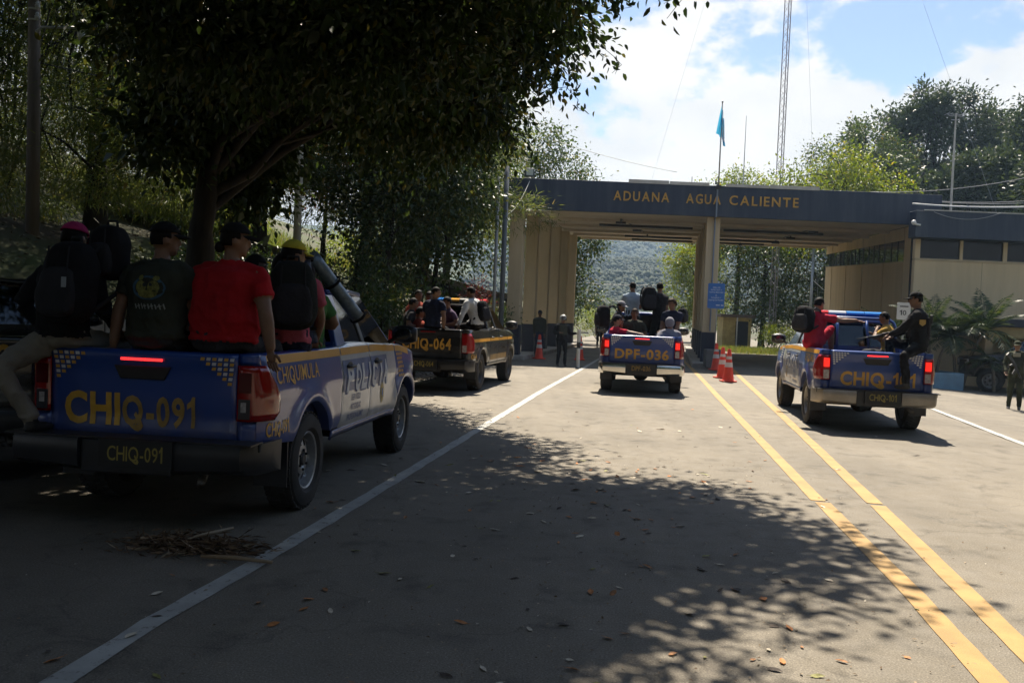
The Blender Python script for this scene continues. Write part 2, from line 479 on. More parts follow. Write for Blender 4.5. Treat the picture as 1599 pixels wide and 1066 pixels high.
def line_mat(name, col, gap=0.50):
    """road paint with worn-through specks and dirt"""
    m = mat(name, col, 0.7, var=0.16, vscale=3.5, bump=0.25, bscale=90, bdist=0.004)
    nt = m.node_tree; L = nt.links.new; b = nt.nodes['Principled BSDF']; src = b.inputs['Base Color'].links[0].from_socket
    tco = nt.nodes.new('ShaderNodeTexCoord')
    n = nt.nodes.new('ShaderNodeTexNoise'); n.inputs['Scale'].default_value = 16; n.inputs['Detail'].default_value = 8; n.inputs['Roughness'].default_value = 0.75
    L(tco.outputs['Object'], n.inputs['Vector'])
    mr = nt.nodes.new('ShaderNodeMapRange'); mr.inputs['From Min'].default_value = gap + 0.10; mr.inputs['From Max'].default_value = gap + 0.2; L(n.outputs['Fac'], mr.inputs['Value'])
    mx = nt.nodes.new('ShaderNodeMixRGB'); mx.inputs[2].default_value = (0.11, 0.10, 0.085, 1); L(mr.outputs[0], mx.inputs[0]); L(src, mx.inputs[1]); L(mx.outputs[0], b.inputs['Base Color'])
    return m
M_white_line = line_mat('white_line_paint', (0.36, 0.36, 0.335), 0.46)
M_yel_line = line_mat('yellow_line_paint', (0.33, 0.195, 0.052), 0.5)
ribbon('white_line', [(-2.75, -2.0), (-1.86, 3.73), (-1.76, 4.5), (-1.55, 5.58), (-1.09, 8.34), (-.29, 13.27), (0.73, 19.5), (2.09, 27.23), (3.5, 35.5), (6.2, 52), (11, 80)], 0.125, M_white_line, 0.005, 0.12, 1)
ribbon('yellow_line', [(1.7, 0), (2.32, 4.15), (2.55, 5.5), (2.945, 8.28)], 0.14, M_yel_line, 0.005, 0.05, 2)
ribbon('yellow_line', [(2.93, 8.36), (3.62, 13.07), (4.6, 19.85), (5.43, 25.4), (6.25, 31.01), (6.95, 36), (8.6, 46), (10.4, 57)], 0.135, M_yel_line, 0.005, 0.05, 3)
ribbon('yellow_line', [(1.85, 0), (2.72, 4.6), (2.98, 5.9), (3.44, 8.24)], 0.14, M_yel_line, 0.005, 0.05, 4)
ribbon('yellow_line', [(3.45, 8.33), (4.40, 13.32), (5.43, 18.9), (7.0, 27.4), (8.2, 33.6), (10.4, 45)], 0.14, M_yel_line, 0.005, 0.05, 5)
ribbon('white_line', [tuple(rw(rwhite(s), s)[:2]) for s in (0, 6, 13, 20, 27, 34, 60)], 0.12, M_white_line, 0.006, 0.1, 6)

# concrete side road that climbs through the trees on the left bank
M_conc = mat('old_concrete', (0.30, 0.28, 0.25), 0.9, var=0.25, vscale=2.5, bump=0.3, bscale=30)
P = []
for (x, y) in [(-13.5, 27), (-11, 29.5), (-9, 32), (-7.4, 35), (-5.8, 38.2), (-4.2, 42), (-2.6, 47), (-1.2, 54), (0.6, 64)]:
    row = []
    for k in (-1.5, -.5, .5, 1.5):
        px_, py_ = x - 0.85*k, y + 0.5*k
        row.append((px_, py_, max(tz(x-.6, y+.3), tz(px_, py_))*0.98 + 0.12))
    P.append(row)
mb = MB(); mb.grid(P)
tag(mb.build('side_road', M_conc, smooth=True), kind='structure')

# mountain ridges beyond the crossing
def ridge(name, pts, depth, mt, seed, amp):
    """pts: (x, y, crest height); a heightfield that falls towards the camera"""
    P = []
    n = 90
    for j in range(26):
        v = j/25; row = []
        for i in range(n+1):
            u = i/n*(len(pts)-1); k = min(int(u), len(pts)-2); f = u-k
            x, y, h = (lerp(pts[k][q], pts[k+1][q], f) for q in range(3))
            yy = y - depth*(1-v)
            prof = v**1.15
            nz = mnoise.fractal(Vector((x*.010, yy*.010, seed)), 1.0, 2.1, 5)
            z = h*prof*(1+0.0*v) + nz*amp*math.sin(PI*min(1, v*1.02))**.6 + h*0.10*mnoise.noise(Vector((x*.004, yy*.0025, seed+4)))
            row.append((x, yy, max(-6, z)))
        P.append(row)
    P.append([(x, y+260, z*0.35) for x, y, z in P[-1]])
    mb = MB(); mb.grid(P)
    return tag(mb.build(name, mt, smooth=True), kind='structure'), P
M_mount = mat('mountain_forest', (0.018, 0.032, 0.012), 0.95, col2=(0.05, 0.07, 0.02), vscale=0.03, bump=1.0, bscale=0.06, bdist=6.0, detail=8, c_lo=0.42, c_hi=0.62)
_, RP1 = ridge('mountain', [(-420, 690, 58), (-150, 690, 66), (60, 680, 62), (240, 700, 74), (480, 740, 62)], 250, M_mount, 1.7, 20)
_, RP2 = ridge('mountain', [(-240, 400, 15), (-70, 390, 21), (60, 390, 27), (170, 410, 22), (360, 460, 30)], 170, M_mount, 6.1, 10)
# ================================================================== TREES
M_bark = mat('bark', (0.022, 0.018, 0.013), 0.95, var=0.4, vscale=6, bump=0.8, bscale=14, stretch=(1, 1, .25))
M_bark_pale = mat('bark_grey', (0.14, 0.12, 0.095), 0.95, var=0.35, vscale=5, bump=0.6, bscale=12, stretch=(1, 1, .3))
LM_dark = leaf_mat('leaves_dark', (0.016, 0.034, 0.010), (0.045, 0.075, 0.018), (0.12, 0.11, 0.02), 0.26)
LM_mid = leaf_mat('leaves_mid', (0.026, 0.05, 0.012), (0.07, 0.115, 0.025), (0.16, 0.14, 0.03), 0.36)
LM_light = leaf_mat('leaves_light', (0.070, 0.115, 0.012), (0.155, 0.21, 0.026), (0.24, 0.22, 0.035), 0.48)
LM_fine = leaf_mat('needles', (0.052, 0.088, 0.022), (0.14, 0.175, 0.045), (0.17, 0.15, 0.04), 0.50)
LM_pine = leaf_mat('pine_needles', (0.020, 0.036, 0.014), (0.055, 0.080, 0.028), None, 0.25)
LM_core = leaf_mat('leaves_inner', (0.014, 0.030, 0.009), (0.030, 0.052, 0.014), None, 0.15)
LM_red = leaf_mat('leaves_red', (0.07, 0.02, 0.018), (0.16, 0.05, 0.03), (0.05, 0.07, 0.02), 0.3)

def unit(a): return a / (np.linalg.norm(a, axis=1, keepdims=True) + 1e-9)
def leaves_geo(p, a, n, L, W, fold=0.15, shape='rhomb'):
    """leaf quads hinged on their midrib: p base (N,3), a axis, n rough normal, L/W sizes (N,)"""
    a = unit(a); b = unit(np.cross(n, a)); n = np.cross(a, b)
    L = L[:, None]; W = W[:, None]
    if shape == 'rhomb':
        v = np.stack([p, p + a*.45*L + b*.5*W + n*fold*W, p + a*L - n*.12*L, p + a*.45*L - b*.5*W + n*fold*W], 1)
        N = len(p); base = (np.arange(N)*4)[:, None]
        F = np.concatenate([base + np.array([[0, 1, 2]]), base + np.array([[0, 2, 3]])], 1).reshape(-1, 3)
        return v.reshape(-1, 3), F
    if shape == 'leaf':
        v = np.stack([p, p + a*.30*L + b*.46*W + n*fold*W, p + a*.68*L + b*.38*W + n*fold*W*.7 - n*.05*L, p + a*L - n*.16*L,
                      p + a*.68*L - b*.38*W + n*fold*W*.7 - n*.05*L, p + a*.30*L - b*.46*W + n*fold*W], 1)
        N = len(p); base = (np.arange(N)*6)[:, None]
        F = np.concatenate([base + np.array([q]) for q in ([0, 1, 2], [0, 2, 3], [0, 3, 4], [0, 4, 5])], 1).reshape(-1, 3)
        return v.reshape(-1, 3), F
    v = np.stack([p - b*.5*W, p + b*.5*W, p + a*L - n*.2*L], 1)      # needle
    N = len(p); base = (np.arange(N)*3)[:, None]
    return v.reshape(-1, 3), base + np.array([[0, 1, 2]])

def lump(P, f, sd):
    q = P*f
    return (np.sin(q[:, 0]*1.7+sd) * np.cos(q[:, 1]*1.3+sd*2.1) + np.sin(q[:, 2]*1.9+sd*.7+q[:, 0]) * np.cos(q[:, 1]*2.3-q[:, 2]+sd))*.5

def crown_points(rng, lobes, n_cl, hole=-.25, freq=1.6, shell=.45):
    """cluster centres spread through lobes (x, y, z, rx, ry, rz[, weight]) with gaps"""
    w = np.array([(l[6] if len(l) > 6 else 1.0)*(l[3]*l[4]*l[5])**.66 for l in lobes]); w /= w.sum()
    out, od = [], []
    k = rng.choice(len(lobes), int(n_cl*2.2), p=w)
    Lb = np.array([l[:6] for l in lobes])[k]
    d = unit(rng.normal(size=(len(k), 3)))
    r = shell + (1-shell)*rng.random(len(k))**.6
    P = Lb[:, :3] + d*Lb[:, 3:]*r[:, None]
    keep = lump(P, freq, 1.3*len(lobes)) > hole + rng.normal(size=len(P))*.12
    return P[keep][:n_cl], d[keep][:n_cl]

def crown_mesh(name, mt, seed, lobes, n_cl, per, L, W, spread=.3, droop=.3, shape='rhomb', hole=-.25, freq=1.6, shell=.45, extra=None, out=.5, flat=.0):
    rng = np.random.default_rng(seed)
    C, D = crown_points(rng, lobes, n_cl, hole, freq, shell)
    if extra is not None and len(extra):
        C = np.concatenate([C, extra]); D = np.concatenate([D, unit(rng.normal(size=(len(extra), 3)))])
    N = len(C)*per
    c = np.repeat(C, per, 0); d = np.repeat(D, per, 0)
    off = rng.normal(size=(N, 3))*spread; off[:, 2] *= (1-flat)
    p = c + off
    a = d*out + rng.normal(size=(N, 3))*.75 + off/spread*.35; a[:, 2] -= droop
    n = rng.normal(size=(N, 3))*.7; n[:, 2] += .9
    sz = .65 + .7*rng.random(N)
    V, F = leaves_geo(p, a, n, L*sz, W*sz*(.8+.4*rng.random(N)), shape=shape)
    return fast_mesh(name, V, F, mt)

def limb(mb, rnd, a, b, r0, r1, wob=.12, n=6, k=6):
    a, b = Vector(a), Vector(b); L = (b-a).length
    pts, rs = [], []
    for i in range(k+1):
        t = i/k; p = a.lerp(b, t)
        if 0 < i < k: p += Vector((rnd.uniform(-1, 1), rnd.uniform(-1, 1), rnd.uniform(-.5, .5)))*L*wob*.5
        p.z += L*.08*math.sin(PI*t)
        pts.append(p); rs.append(lerp(r0, r1, t))
    mb.tube(pts, rs, n, caps=False)
    return pts

def tree(label, x, y, trunk, lobes, mt, n_cl, per, L, W, seed, name='broadleaf_tree', bark=None, r0=.25, group=None, z=None, roots=True, **kw):
    """trunk: list of points relative to the base; lobes relative to the base"""
    rnd = random.Random(seed)
    z0 = tz(x, y) - .06 if z is None else z
    root = tag(empty(name, (x, y, z0)), label, 'tree', group)
    mb = MB()
    n = len(trunk)
    pts = [Vector(p) for p in trunk]
    fine, rs = [], []
    for i in range(n-1):
        for q in range(5):
            t = q/5; fine.append(pts[i].lerp(pts[i+1], t) + Vector((rnd.uniform(-1, 1), rnd.uniform(-1, 1), 0))*r0*.10)
    fine.append(pts[-1])
    for i in range(len(fine)):
        t = i/(len(fine)-1); rs.append(r0*(1.0-.72*t) * (1 + (.55 if roots else .2)*math.exp(-t*14)) * rnd.uniform(.94, 1.06))
    mb.tube(fine, rs, 12, caps=False)
    for l in lobes:
        c = Vector(l[:3]); st = fine[min(len(fine)-1, max(int(len(fine)*.35), int(len(fine)*rnd.uniform(.5, 1.0))))]
        if l[0] < -1.4 or l[1] < -3.0: st = fine[-1]
        d = (c-st).length
        br = limb(mb, rnd, st, c, max(.03, r0*.30), .02)
        for _ in range(3):
            b = br[rnd.randint(2, len(br)-1)]
            e = c + Vector((rnd.uniform(-1, 1)*l[3], rnd.uniform(-1, 1)*l[4], rnd.uniform(-.6, 1)*l[5]))*.8
            limb(mb, rnd, b, e, .035+.02*r0, .012, n=5, k=4)
    mb.build('trunk', bark or M_bark, root, smooth=True, fix=False)
    me = crown_mesh('crown', mt, seed, lobes, n_cl, per, L, W, **kw)
    link('crown', me, root)
    return root

def conifer_lobes(h, r, z0, rnd, layers=9, per=5, flatten=.3):
    out = []
    for i in range(layers):
        t = i/(layers-1); z = lerp(z0, h, t); rr = r*(1-t)**.75 + .35
        for k in range(per):
            a = 2*PI*(k/per) + rnd.uniform(-.5, .5) + i*1.1
            d = rr*rnd.uniform(.45, .8)
            out.append((math.cos(a)*d, math.sin(a)*d, z + rnd.uniform(-.4, .4), rr*.5, rr*.5, max(.35, rr*flatten)))
    return out

# --- the broad tree whose limbs hang over the road
R1 = random.Random(5)
big_lobes = [(1.1, 0.4, 7.4, 1.8, 2.0, 1.8), (2.6, .2, 6.3, 2.3, 2.2, 1.5), (1.2, -2.2, 5.5, 2.0, 1.9, 1.2),
             (3.4, -2.4, 5.4, 1.8, 1.8, 1.1), (5.0, -.4, 6.3, 1.7, 1.7, 1.2), (0.9, 2.0, 6.0, 1.9, 1.8, 1.6), (3.4, 2.4, 5.6, 1.8, 1.6, 1.5),
             (1.0, .4, 5.9, 1.5, 1.3, 1.0), (3.2, .6, 5.2, 1.3, 1.2, .9), (4.4, .4, 5.0, 1.1, 1.1, .8),
             (2.4, -5.0, 6.3, 2.1, 1.9, 1.1), (5.2, -3.6, 6.6, 1.9, 1.9, 1.0), (6.9, -2.8, 7.1, 1.6, 1.6, .9), (4.6, -6.2, 6.8, 2.0, 1.8, 1.0), (7.3, -3.9, 7.2, 1.4, 1.2, .8), (0.3, -.3, 4.8, 1.0, .9, .8), (-.3, -.5, 4.0, .6, .6, .45), (5.9, -5.2, 6.9, 1.5, 1.5, .9), (3.4, -7.0, 6.8, 1.8, 1.7, 1.0), (0.2, -4.8, 6.6, 2.0, 1.9, 1.1), (.4, 1.6, 4.5, 1.1, 1.0, .9), (.3, 1.8, 3.6, .8, .75, .6), (-.2, 1.7, 4.9, .8, .8, .9), (-.2, .6, 5.4, 1.2, 1.0, .9),
             (-2.8, -1.2, 8.9, 2.4, 2.2, 1.4), (-1.6, -3.6, 8.0, 2.4, 2.2, 1.2), (-2.2, -6.4, 7.6, 2.6, 2.4, 1.2), (.4, -7.4, 7.2, 2.4, 2.2, 1.1), (3.0, -8.6, 7.2, 2.4, 2.2, 1.1), (6.0, -8.2, 7.4, 2.0, 2.0, 1.0),
             (-1.6, -10.0, 7.6, 2.6, 2.4, 1.2), (1.6, -11.4, 7.6, 2.6, 2.4, 1.2), (4.8, -11.2, 7.8, 2.4, 2.2, 1.1), (-4.6, -8.6, 7.8, 2.4, 2.4, 1.3), (-4.8, -4.4, 8.6, 2.4, 2.4, 1.2)]
# sprays that hang into the picture at the upper right of the crown
spray = []
rngs = np.random.default_rng(3)
for (p0, p1, sag) in [((3.5, -2.4, 5.5), (6.05, -3.0, 4.95), .15), ((4.2, -2.0, 5.7), (6.6, -2.4, 5.6), .2), ((3.0, -2.8, 5.2), (5.0, -3.6, 4.55), .1), ((2.5, -2.6, 5.0), (4.6, -2.9, 4.35), .1),
                      ((4.6, -1.2, 5.4), (6.2, -1.5, 4.9), .1), ((3.6, -.4, 5.0), (5.5, -.6, 4.4), .15), ((4.6, -3.4, 5.6), (7.2, -4.2, 5.7), .2)]:
    for t in np.linspace(0, 1, 16):
        spray.append([lerp(p0[q], p1[q], t) + rngs.normal()*.10 for q in range(3)]); spray[-1][2] -= sag*t*t*2
over = tree('huge dark broadleaf tree whose leafy limbs hang over the road above the front pickup', -5.42, 15.0,
            [(0, 0, -.3), (.02, 0, 1.2), (.22, -.1, 2.6), (.42, -.2, 4.0), (.5, -.3, 5.6)], big_lobes, LM_dark, 12500, 20, .124, .062, 11,
            r0=.31, shape='leaf', spread=.27, droop=.55, hole=-.75, freq=1.0, shell=.25, z=tz(-5.42, 15.0))
# inner foliage of the same crown
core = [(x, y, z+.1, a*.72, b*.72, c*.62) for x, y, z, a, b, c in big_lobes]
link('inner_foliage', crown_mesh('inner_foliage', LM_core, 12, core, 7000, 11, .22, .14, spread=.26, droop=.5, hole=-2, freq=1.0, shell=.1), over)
# slender twigs with hanging leaves at the crown's right edge
rg = np.random.default_rng(31); sp_ = np.array(spray); sp_[:, :] += rg.normal(size=sp_.shape)*.02
NS = 15; pb = np.repeat(sp_, NS, 0) + rg.normal(size=(len(sp_)*NS, 3))*np.array([.13, .13, .15])
Vv, Ff = leaves_geo(pb, rg.normal(size=pb.shape)*.6 - np.array([0, 0, .8]), rg.normal(size=pb.shape), .09+.06*rg.random(len(pb)), .045+.025*rg.random(len(pb)), shape='leaf')
link('hanging_leaves', fast_mesh('hanging_leaves', Vv, Ff, LM_dark), over)
mb = MB()
for k in range(0, len(spray), 16):
    q = [Vector(p) for p in sp_[k:k+16]]; mb.tube(q, [.016*(1-i/20) for i in range(16)], 5, caps=False)
    for i in range(1, 16, 2):
        for _ in range(2): mb.tube([q[i], q[i] + Vector((rg.normal()*.08, rg.normal()*.10, -.05-.1*rg.random())), q[i] + Vector((rg.normal()*.14, rg.normal()*.16, -.14-.16*rg.random()))], [.006, .005, .003], 4, caps=False)
mb.build('twig', M_bark, over, fix=False)
# --- feathery evergreens on the left bank
def feathery(label, x, y, h, r, seed, z0=1.2, n_cl=1500, lean=0.0, per=38, mt=None, W=.022, L=.24, spread=.27, layers=11, hole=-.35):
    rnd = random.Random(seed)
    lobes = [(a + lean*(c/h), b, c, d, e, f) for a, b, c, d, e, f in conifer_lobes(h, r, z0, rnd, layers, 5, .22)]
    return tree(label, x, y, [(0, 0, -.2), (lean*.4, 0, h*.45), (lean, 0, h*.98)], lobes, mt or LM_fine, n_cl, per, L, W, seed, name='feathery_evergreen',
                r0=.24, shape='needle', spread=spread, droop=.25, hole=hole, freq=1.4, shell=.15, out=1.0, flat=.62, group='evergreens on the left bank', roots=False)
feathery('feathery evergreen with drooping sunlit boughs just right of the wooden utility pole', -9.6, 20.5, 12, 3.6, 21, 1.0, 1700)
feathery('tall dark evergreen at the far left edge behind the utility pole', -13.2, 19.5, 14, 3.2, 22, 1.5, 1300)
feathery('evergreen standing behind the trunk of the huge overhanging tree', -7.6, 26.5, 9.5, 3.0, 23, 1.6, 1300)
feathery('evergreen high on the bank beyond the climbing side road', -13.0, 29, 15, 4.0, 24, 2.0, 1500)
feathery('feathery evergreen whose top leans out to the right beside the customs gantry', -3.6, 32.0, 12.6, 3.0, 25, 3.6, 1500, lean=2.2)
tree('thin dark tree in the deep shade of the left bank near the road wall', -10.2, 15.6, [(0, 0, -.2), (.1, 0, 3), (.0, .1, 6)],
     [(0, 0, 5, 1.8, 1.8, 1.4), (-.9, .5, 6.6, 1.8, 1.6, 1.4), (1.0, -.2, 6.2, 1.5, 1.5, 1.2)], LM_dark, 420, 16, .13, .07, 31, r0=.14, spread=.3, droop=.4)
tree('yellowing broadleaf tree at the upper left corner', -12.2, 16.5, [(0, 0, -.2), (.1, 0, 3), (.2, .1, 6.5)],
     [(0, 0, 5.4, 1.5, 1.5, 1.2), (.8, .3, 6.4, 1.5, 1.4, 1.1), (-1, .2, 6.6, 1.5, 1.5, 1.2)], LM_mid, 380, 16, .13, .07, 32, r0=.13, spread=.28, droop=.4)
# --- broadleaf trees between the lamp pole and the gantry
tree('dark leaning tree beside the climbing side road with bare lower limbs', -4.8, 27.2, [(0, 0, -.3), (.12, 0, 1.4), (.35, 0, 3.0), (.6, 0, 4.6)],
     [(-.6, -.2, 5.0, 2.1, 1.8, 1.3), (1.6, -.3, 4.6, 1.9, 1.7, 1.2), (.4, .2, 6.6, 2.4, 2.0, 1.5), (2.6, 0, 6.0, 1.7, 1.6, 1.3), (-1.6, .4, 6.8, 1.8, 1.7, 1.4), (3.0, -.6, 3.6, 1.2, 1.1, .8)],
     LM_dark, 1050, 18, .15, .075, 33, r0=.24, spread=.32, droop=.4, hole=-.35)
tree('bushy tree with glossy leaves pressing against the left end of the gantry', -2.75, 29.6, [(0, 0, -.3), (.1, 0, 1.6), (.25, .1, 4.2)],
     [(.1, 0, 3.1, 1.35, 1.2, 1.2), (.9, .2, 4.6, 1.3, 1.2, 1.1), (-.6, -.2, 5.0, 1.5, 1.3, 1.1), (.6, .0, 5.9, 1.3, 1.3, 1.0), (-1.4, .2, 3.6, 1.2, 1.1, 1.0), (-.3, 0, 6.9, 1.2, 1.2, .9)],
     LM_mid, 900, 16, .15, .075, 34, r0=.16, spread=.28, droop=.35, hole=-.32)
tree('shady round-crowned tree behind the black pickup', -3.6, 25.4, [(0, 0, -.3), (-.05, 0, 1.6), (.1, .1, 4.2)],
     [(0, 0, 3.2, 1.5, 1.2, 1.0), (-.9, .2, 4.6, 1.5, 1.3, 1.2), (1.0, .1, 4.6, 1.5, 1.3, 1.1), (.1, 0, 5.9, 1.7, 1.5, 1.2)],
     LM_dark, 620, 16, .15, .075, 35, r0=.17, spread=.3, droop=.4, hole=-.3)
tree('tree with reddish leaves among the green beside the lamp pole', -6.4, 29.6, [(0, 0, -.3), (.1, 0, 1.6), (.1, .1, 3.2)],
     [(0, 0, 3.2, 1.3, 1.2, .8), (.8, 0, 3.9, 1.1, 1.1, .7)], LM_red, 140, 14, .17, .08, 36, r0=.1, spread=.28, droop=.4)
tree('tall loose-crowned tree rising behind the left end of the gantry', 1.0, 52, [(0, 0, -.3), (.2, 0, 5), (.2, .1, 9.5)],
     [(-1.4, 0, 8.4, 2.2, 2, 1.5), (1.2, .2, 9.2, 2.0, 1.9, 1.4), (0, 0, 10.6, 2.2, 1.9, 1.3), (2.6, 0, 8.2, 1.4, 1.4, 1.0), (-2.6, .4, 10.4, 1.6, 1.5, 1.1)],
     LM_mid, 620, 14, .19, .10, 37, r0=.22, spread=.34, droop=.3, hole=-.1, freq=1.5)
tree('dense green tree filling the left side of the gap under the gantry', 2.4, 56, [(0, 0, -.3), (.1, 0, 3), (.1, .1, 6.5)],
     [(0, 0, 4.2, 2.2, 2, 1.6), (1.0, -.2, 6.2, 2.2, 2, 1.4), (-1.2, .2, 6.6, 2.2, 2, 1.6), (1.5, -.3, 2.6, 1.5, 1.3, 1.1), (2.1, 0, 7.5, 1.3, 1.2, .9)],
     LM_mid, 900, 14, .20, .10, 38, r0=.22, spread=.34, droop=.35, hole=-.25)
tree('dark tree seen between the left columns of the gantry', -3.4, 44, [(0, 0, -.3), (.1, 0, 3), (.1, .1, 6.5)],
     [(0, 0, 3.4, 2.0, 2, 1.6), (1.6, 0, 5.2, 2.0, 2, 1.6), (-1.4, .2, 6.0, 2.2, 2, 1.6), (1.2, .2, 8.2, 2, 2, 1.4), (2.4, 0, 2.6, 1.3, 1.3, 1.2)],
     LM_mid, 760, 14, .19, .09, 39, r0=.22, spread=.34, droop=.35, hole=-.28)
# --- beyond the gantry, right side
G1 = 'trees beyond the right lane'
for i, (lab, x, y, h, w, mt_, sd) in enumerate([
    ('broad olive tree directly right of the blue sign beyond the gantry', 17.2, 62, 8.6, 3.1, LM_mid, 41),
    ('dark green tree behind the slim pole beyond the right lane', 21.2, 64, 9.0, 3.3, LM_dark, 42),
    ('pale green tree at the back of the gap beside the booth', 14.2, 70, 8.5, 2.6, LM_light, 43),
    ('dark tree beside the back corner of the customs office', 23.8, 60, 8.4, 2.6, LM_dark, 44)]):
    tree(lab, x, y, [(0, 0, -.3), (.1, 0, h*.4), (0, .1, h*.85)],
         [(-.35*w, 0, h*.42, w*.7, w*.7, h*.2), (.45*w, 0, h*.38, w*.65, w*.7, h*.19), (0, -.2, h*.68, w*.8, w*.75, h*.2), (-.5*w, .3, h*.8, w*.6, w*.6, h*.16), (.5*w, .2, h*.85, w*.55, w*.6, h*.15), (0, -.3*w, h*.26, w*.7, w*.5, h*.13)],
         mt_, 760, 14, .20, .10, sd, r0=.2, spread=.34, droop=.35, hole=-.22, group=G1)
for i, (lab, x, y, h, w, mt_, sd) in enumerate([
    ('bright green leafy tree rising above the middle of the gantry roof', 20.2, 56, 12.6, 3.9, LM_light, 51),
    ('pale sparse tree left of the bright green one above the gantry lettering', 16.3, 66, 13.0, 3.2, LM_light, 52),
    ('grey green bushy tree between the bright green tree and the pines', 26.0, 68, 17.0, 3.8, LM_mid, 53)]):
    tree(lab, x, y, [(0, 0, -.3), (.1, 0, h*.4), (0, .1, h*.85)],
         [(-.55*w, 0, h*.62, w*.6, w*.6, h*.12), (.55*w, 0, h*.6, w*.65, w*.6, h*.12), (0, -.2, h*.76, w*.7, w*.65, h*.12), (-.7*w, .2, h*.82, w*.5, w*.5, h*.09), (.6*w, .1, h*.82, w*.5, w*.5, h*.1), (.1, 0, h*.92, w*.5, w*.5, h*.08), (-.95*w, .3, h*.7, w*.35, w*.4, h*.07)],
         mt_, 1000, 14, .21, .10, sd, r0=.24, spread=.36, droop=.3, hole=-.14, freq=1.5, group='leafy trees above the gantry roof')
# --- pines on the hill behind the customs office
PG = 'pines on the hill behind the customs office'
for lab, x, y, ztop, r, sd in [
    ('tallest pine on the right hill with a rounded ragged top', 33.9, 74, 22.3, 3.3, 61),
    ('pine just left of the tallest one on the right hill', 31.7, 74, 20.6, 2.9, 62),
    ('pine just right of the tallest one behind the television mast', 36.4, 75, 22.2, 3.2, 63),
    ('pine with its crown against the sky near the right edge', 39.4, 77, 21.7, 3.0, 64),
    ('pine close to the right edge, a little lower than its neighbour', 39.2, 74, 20.2, 3.0, 66),
    ('pine cut by the right edge, reaching out over the office roof', 37.3, 66, 19.2, 3.4, 65),
    ('second pine left of the tallest, beside the grey green bushy tree', 29.9, 74, 19.6, 2.8, 67),
    ('round topped pine behind the grey green bushy tree', 26.8, 72, 18.0, 2.9, 72),
    ('lower pine nearest the bright green tree', 25.9, 62, 13.8, 2.7, 68),
    ('dark low pine left of the television mast', 27.7, 62, 13.3, 2.8, 70),
    ('dark low pine directly behind the television mast', 29.7, 62, 13.7, 2.8, 71),
    ('dark low pine right of the television mast', 31.6, 62, 14.0, 2.8, 73),
    ('dark low pine over the roof cables near the right edge', 32.6, 60, 13.6, 2.8, 74),
    ('lowest pine at the right edge just above the office roof', 32.4, 56, 12.6, 2.8, 75),
    ('pine beyond the right edge of the hill', 41.2, 68, 19.5, 3.4, 69)]:
    h = ztop - tz(x, y) + 1.0
    rnd = random.Random(sd)
    lob = []
    for k in range(26):
        t = rnd.random()**.75; z_ = lerp(h*.22, h*.96, t); rr = r*(1-.50*t)
        a = rnd.uniform(0, 2*PI); d = rr*rnd.uniform(.15, .75)
        lob.append((math.cos(a)*d, math.sin(a)*d, z_, rr*.46, rr*.46, rr*.36))
    tree(lab, x, y, [(0, 0, -.3), (.2, 0, h*.5), (.1, 0, h*.94)], lob, LM_pine, 950, 17, .34, .15, sd, name='pine_tree', bark=M_bark, r0=.22,
         spread=.38, droop=-.1, hole=-.6, freq=1.2, shell=.2, out=.9, group=PG, roots=False, z=tz(x, y) - 1.0)
# --- low shrubs and plants
def shrub(label, x, y, r, h, mt_, sd, n_cl=160, L=.13, W=.05, group=None, name='shrub'):
    root = tag(empty(name, (x, y, tz(x, y) - .03)), label, 'shrub', group)
    rnd = random.Random(sd); mb = MB(); lob = []
    for k in range(6):
        a = rnd.uniform(0, 2*PI); e = (math.cos(a)*r*.6, math.sin(a)*r*.6, h*rnd.uniform(.5, .8)); limb(mb, rnd, (0, 0, -.1), e, .025, .01, n=5, k=4); lob.append((e[0], e[1], e[2], r*.55, r*.55, h*.36))
    mb.build('stem', M_bark, root, smooth=True, fix=False)
    link('foliage', crown_mesh('foliage', mt_, sd, lob, n_cl, 12, L, W, spread=.16, droop=.1, hole=-.4, shell=.2), root)
    return root
for lab, x, y, r, h, m_, sd in [
    ('sunlit yellow green bush on the bank behind the grey lamp pole', -6.9, 36.2, 1.3, 1.7, LM_light, 71),
    ('sunlit yellow green bush right of the dark leaning trunk', -5.6, 40.5, 1.0, 1.5, LM_light, 72),
    ('pale bush at the foot of the side road behind the huge trunk', -10.6, 33.5, 1.2, 1.2, LM_light, 73),
    ('oleander shrub behind the heads of the passengers in the black pickup', -3.2, 23.2, 1.1, 2.0, LM_mid, 74),
    ('dark oleander shrub beside the side road ramp', -4.6, 24.2, 1.2, 1.8, LM_dark, 75),
    ('spiky shrub at the foot of the dark leaning tree', -4.2, 28.6, 1.0, 1.5, LM_mid, 76),
    ('shrub behind the light bar of the black pickup', -1.9, 26.6, 1.0, 2.0, LM_mid, 77),
    ('dark shrub at the foot of the left bank behind the front pickup', -6.0, 19.6, 1.2, 1.6, LM_dark, 78),
    ('low dark shrub beside the huge trunk', -6.4, 17.2, .9, 1.2, LM_dark, 79),
    ('bush right of the twin poles at the gantry corner', -.9, 33.0, .9, 1.9, LM_mid, 80),
    ('rusty dry bush between the second and third columns', -1.3, 38.0, .8, 2.2, LM_red, 81),
    ('hedge bush at the far end of the left columns', 2.6, 52.5, 1.0, 2.4, LM_mid, 82),
    ('low bush in the gap beside the far passengers', 6.0, 62.0, 1.8, 2.2, LM_light, 83),
    ('bush in the gap beyond the standing passengers', 9.0, 70.0, 2.4, 3.0, LM_mid, 84),
    ('bush beside the booth on the grass verge', 16.8, 57.0, 1.1, 1.5, LM_light, 85)]:
    shrub(lab, x, y, r, h, m_, sd, 210)
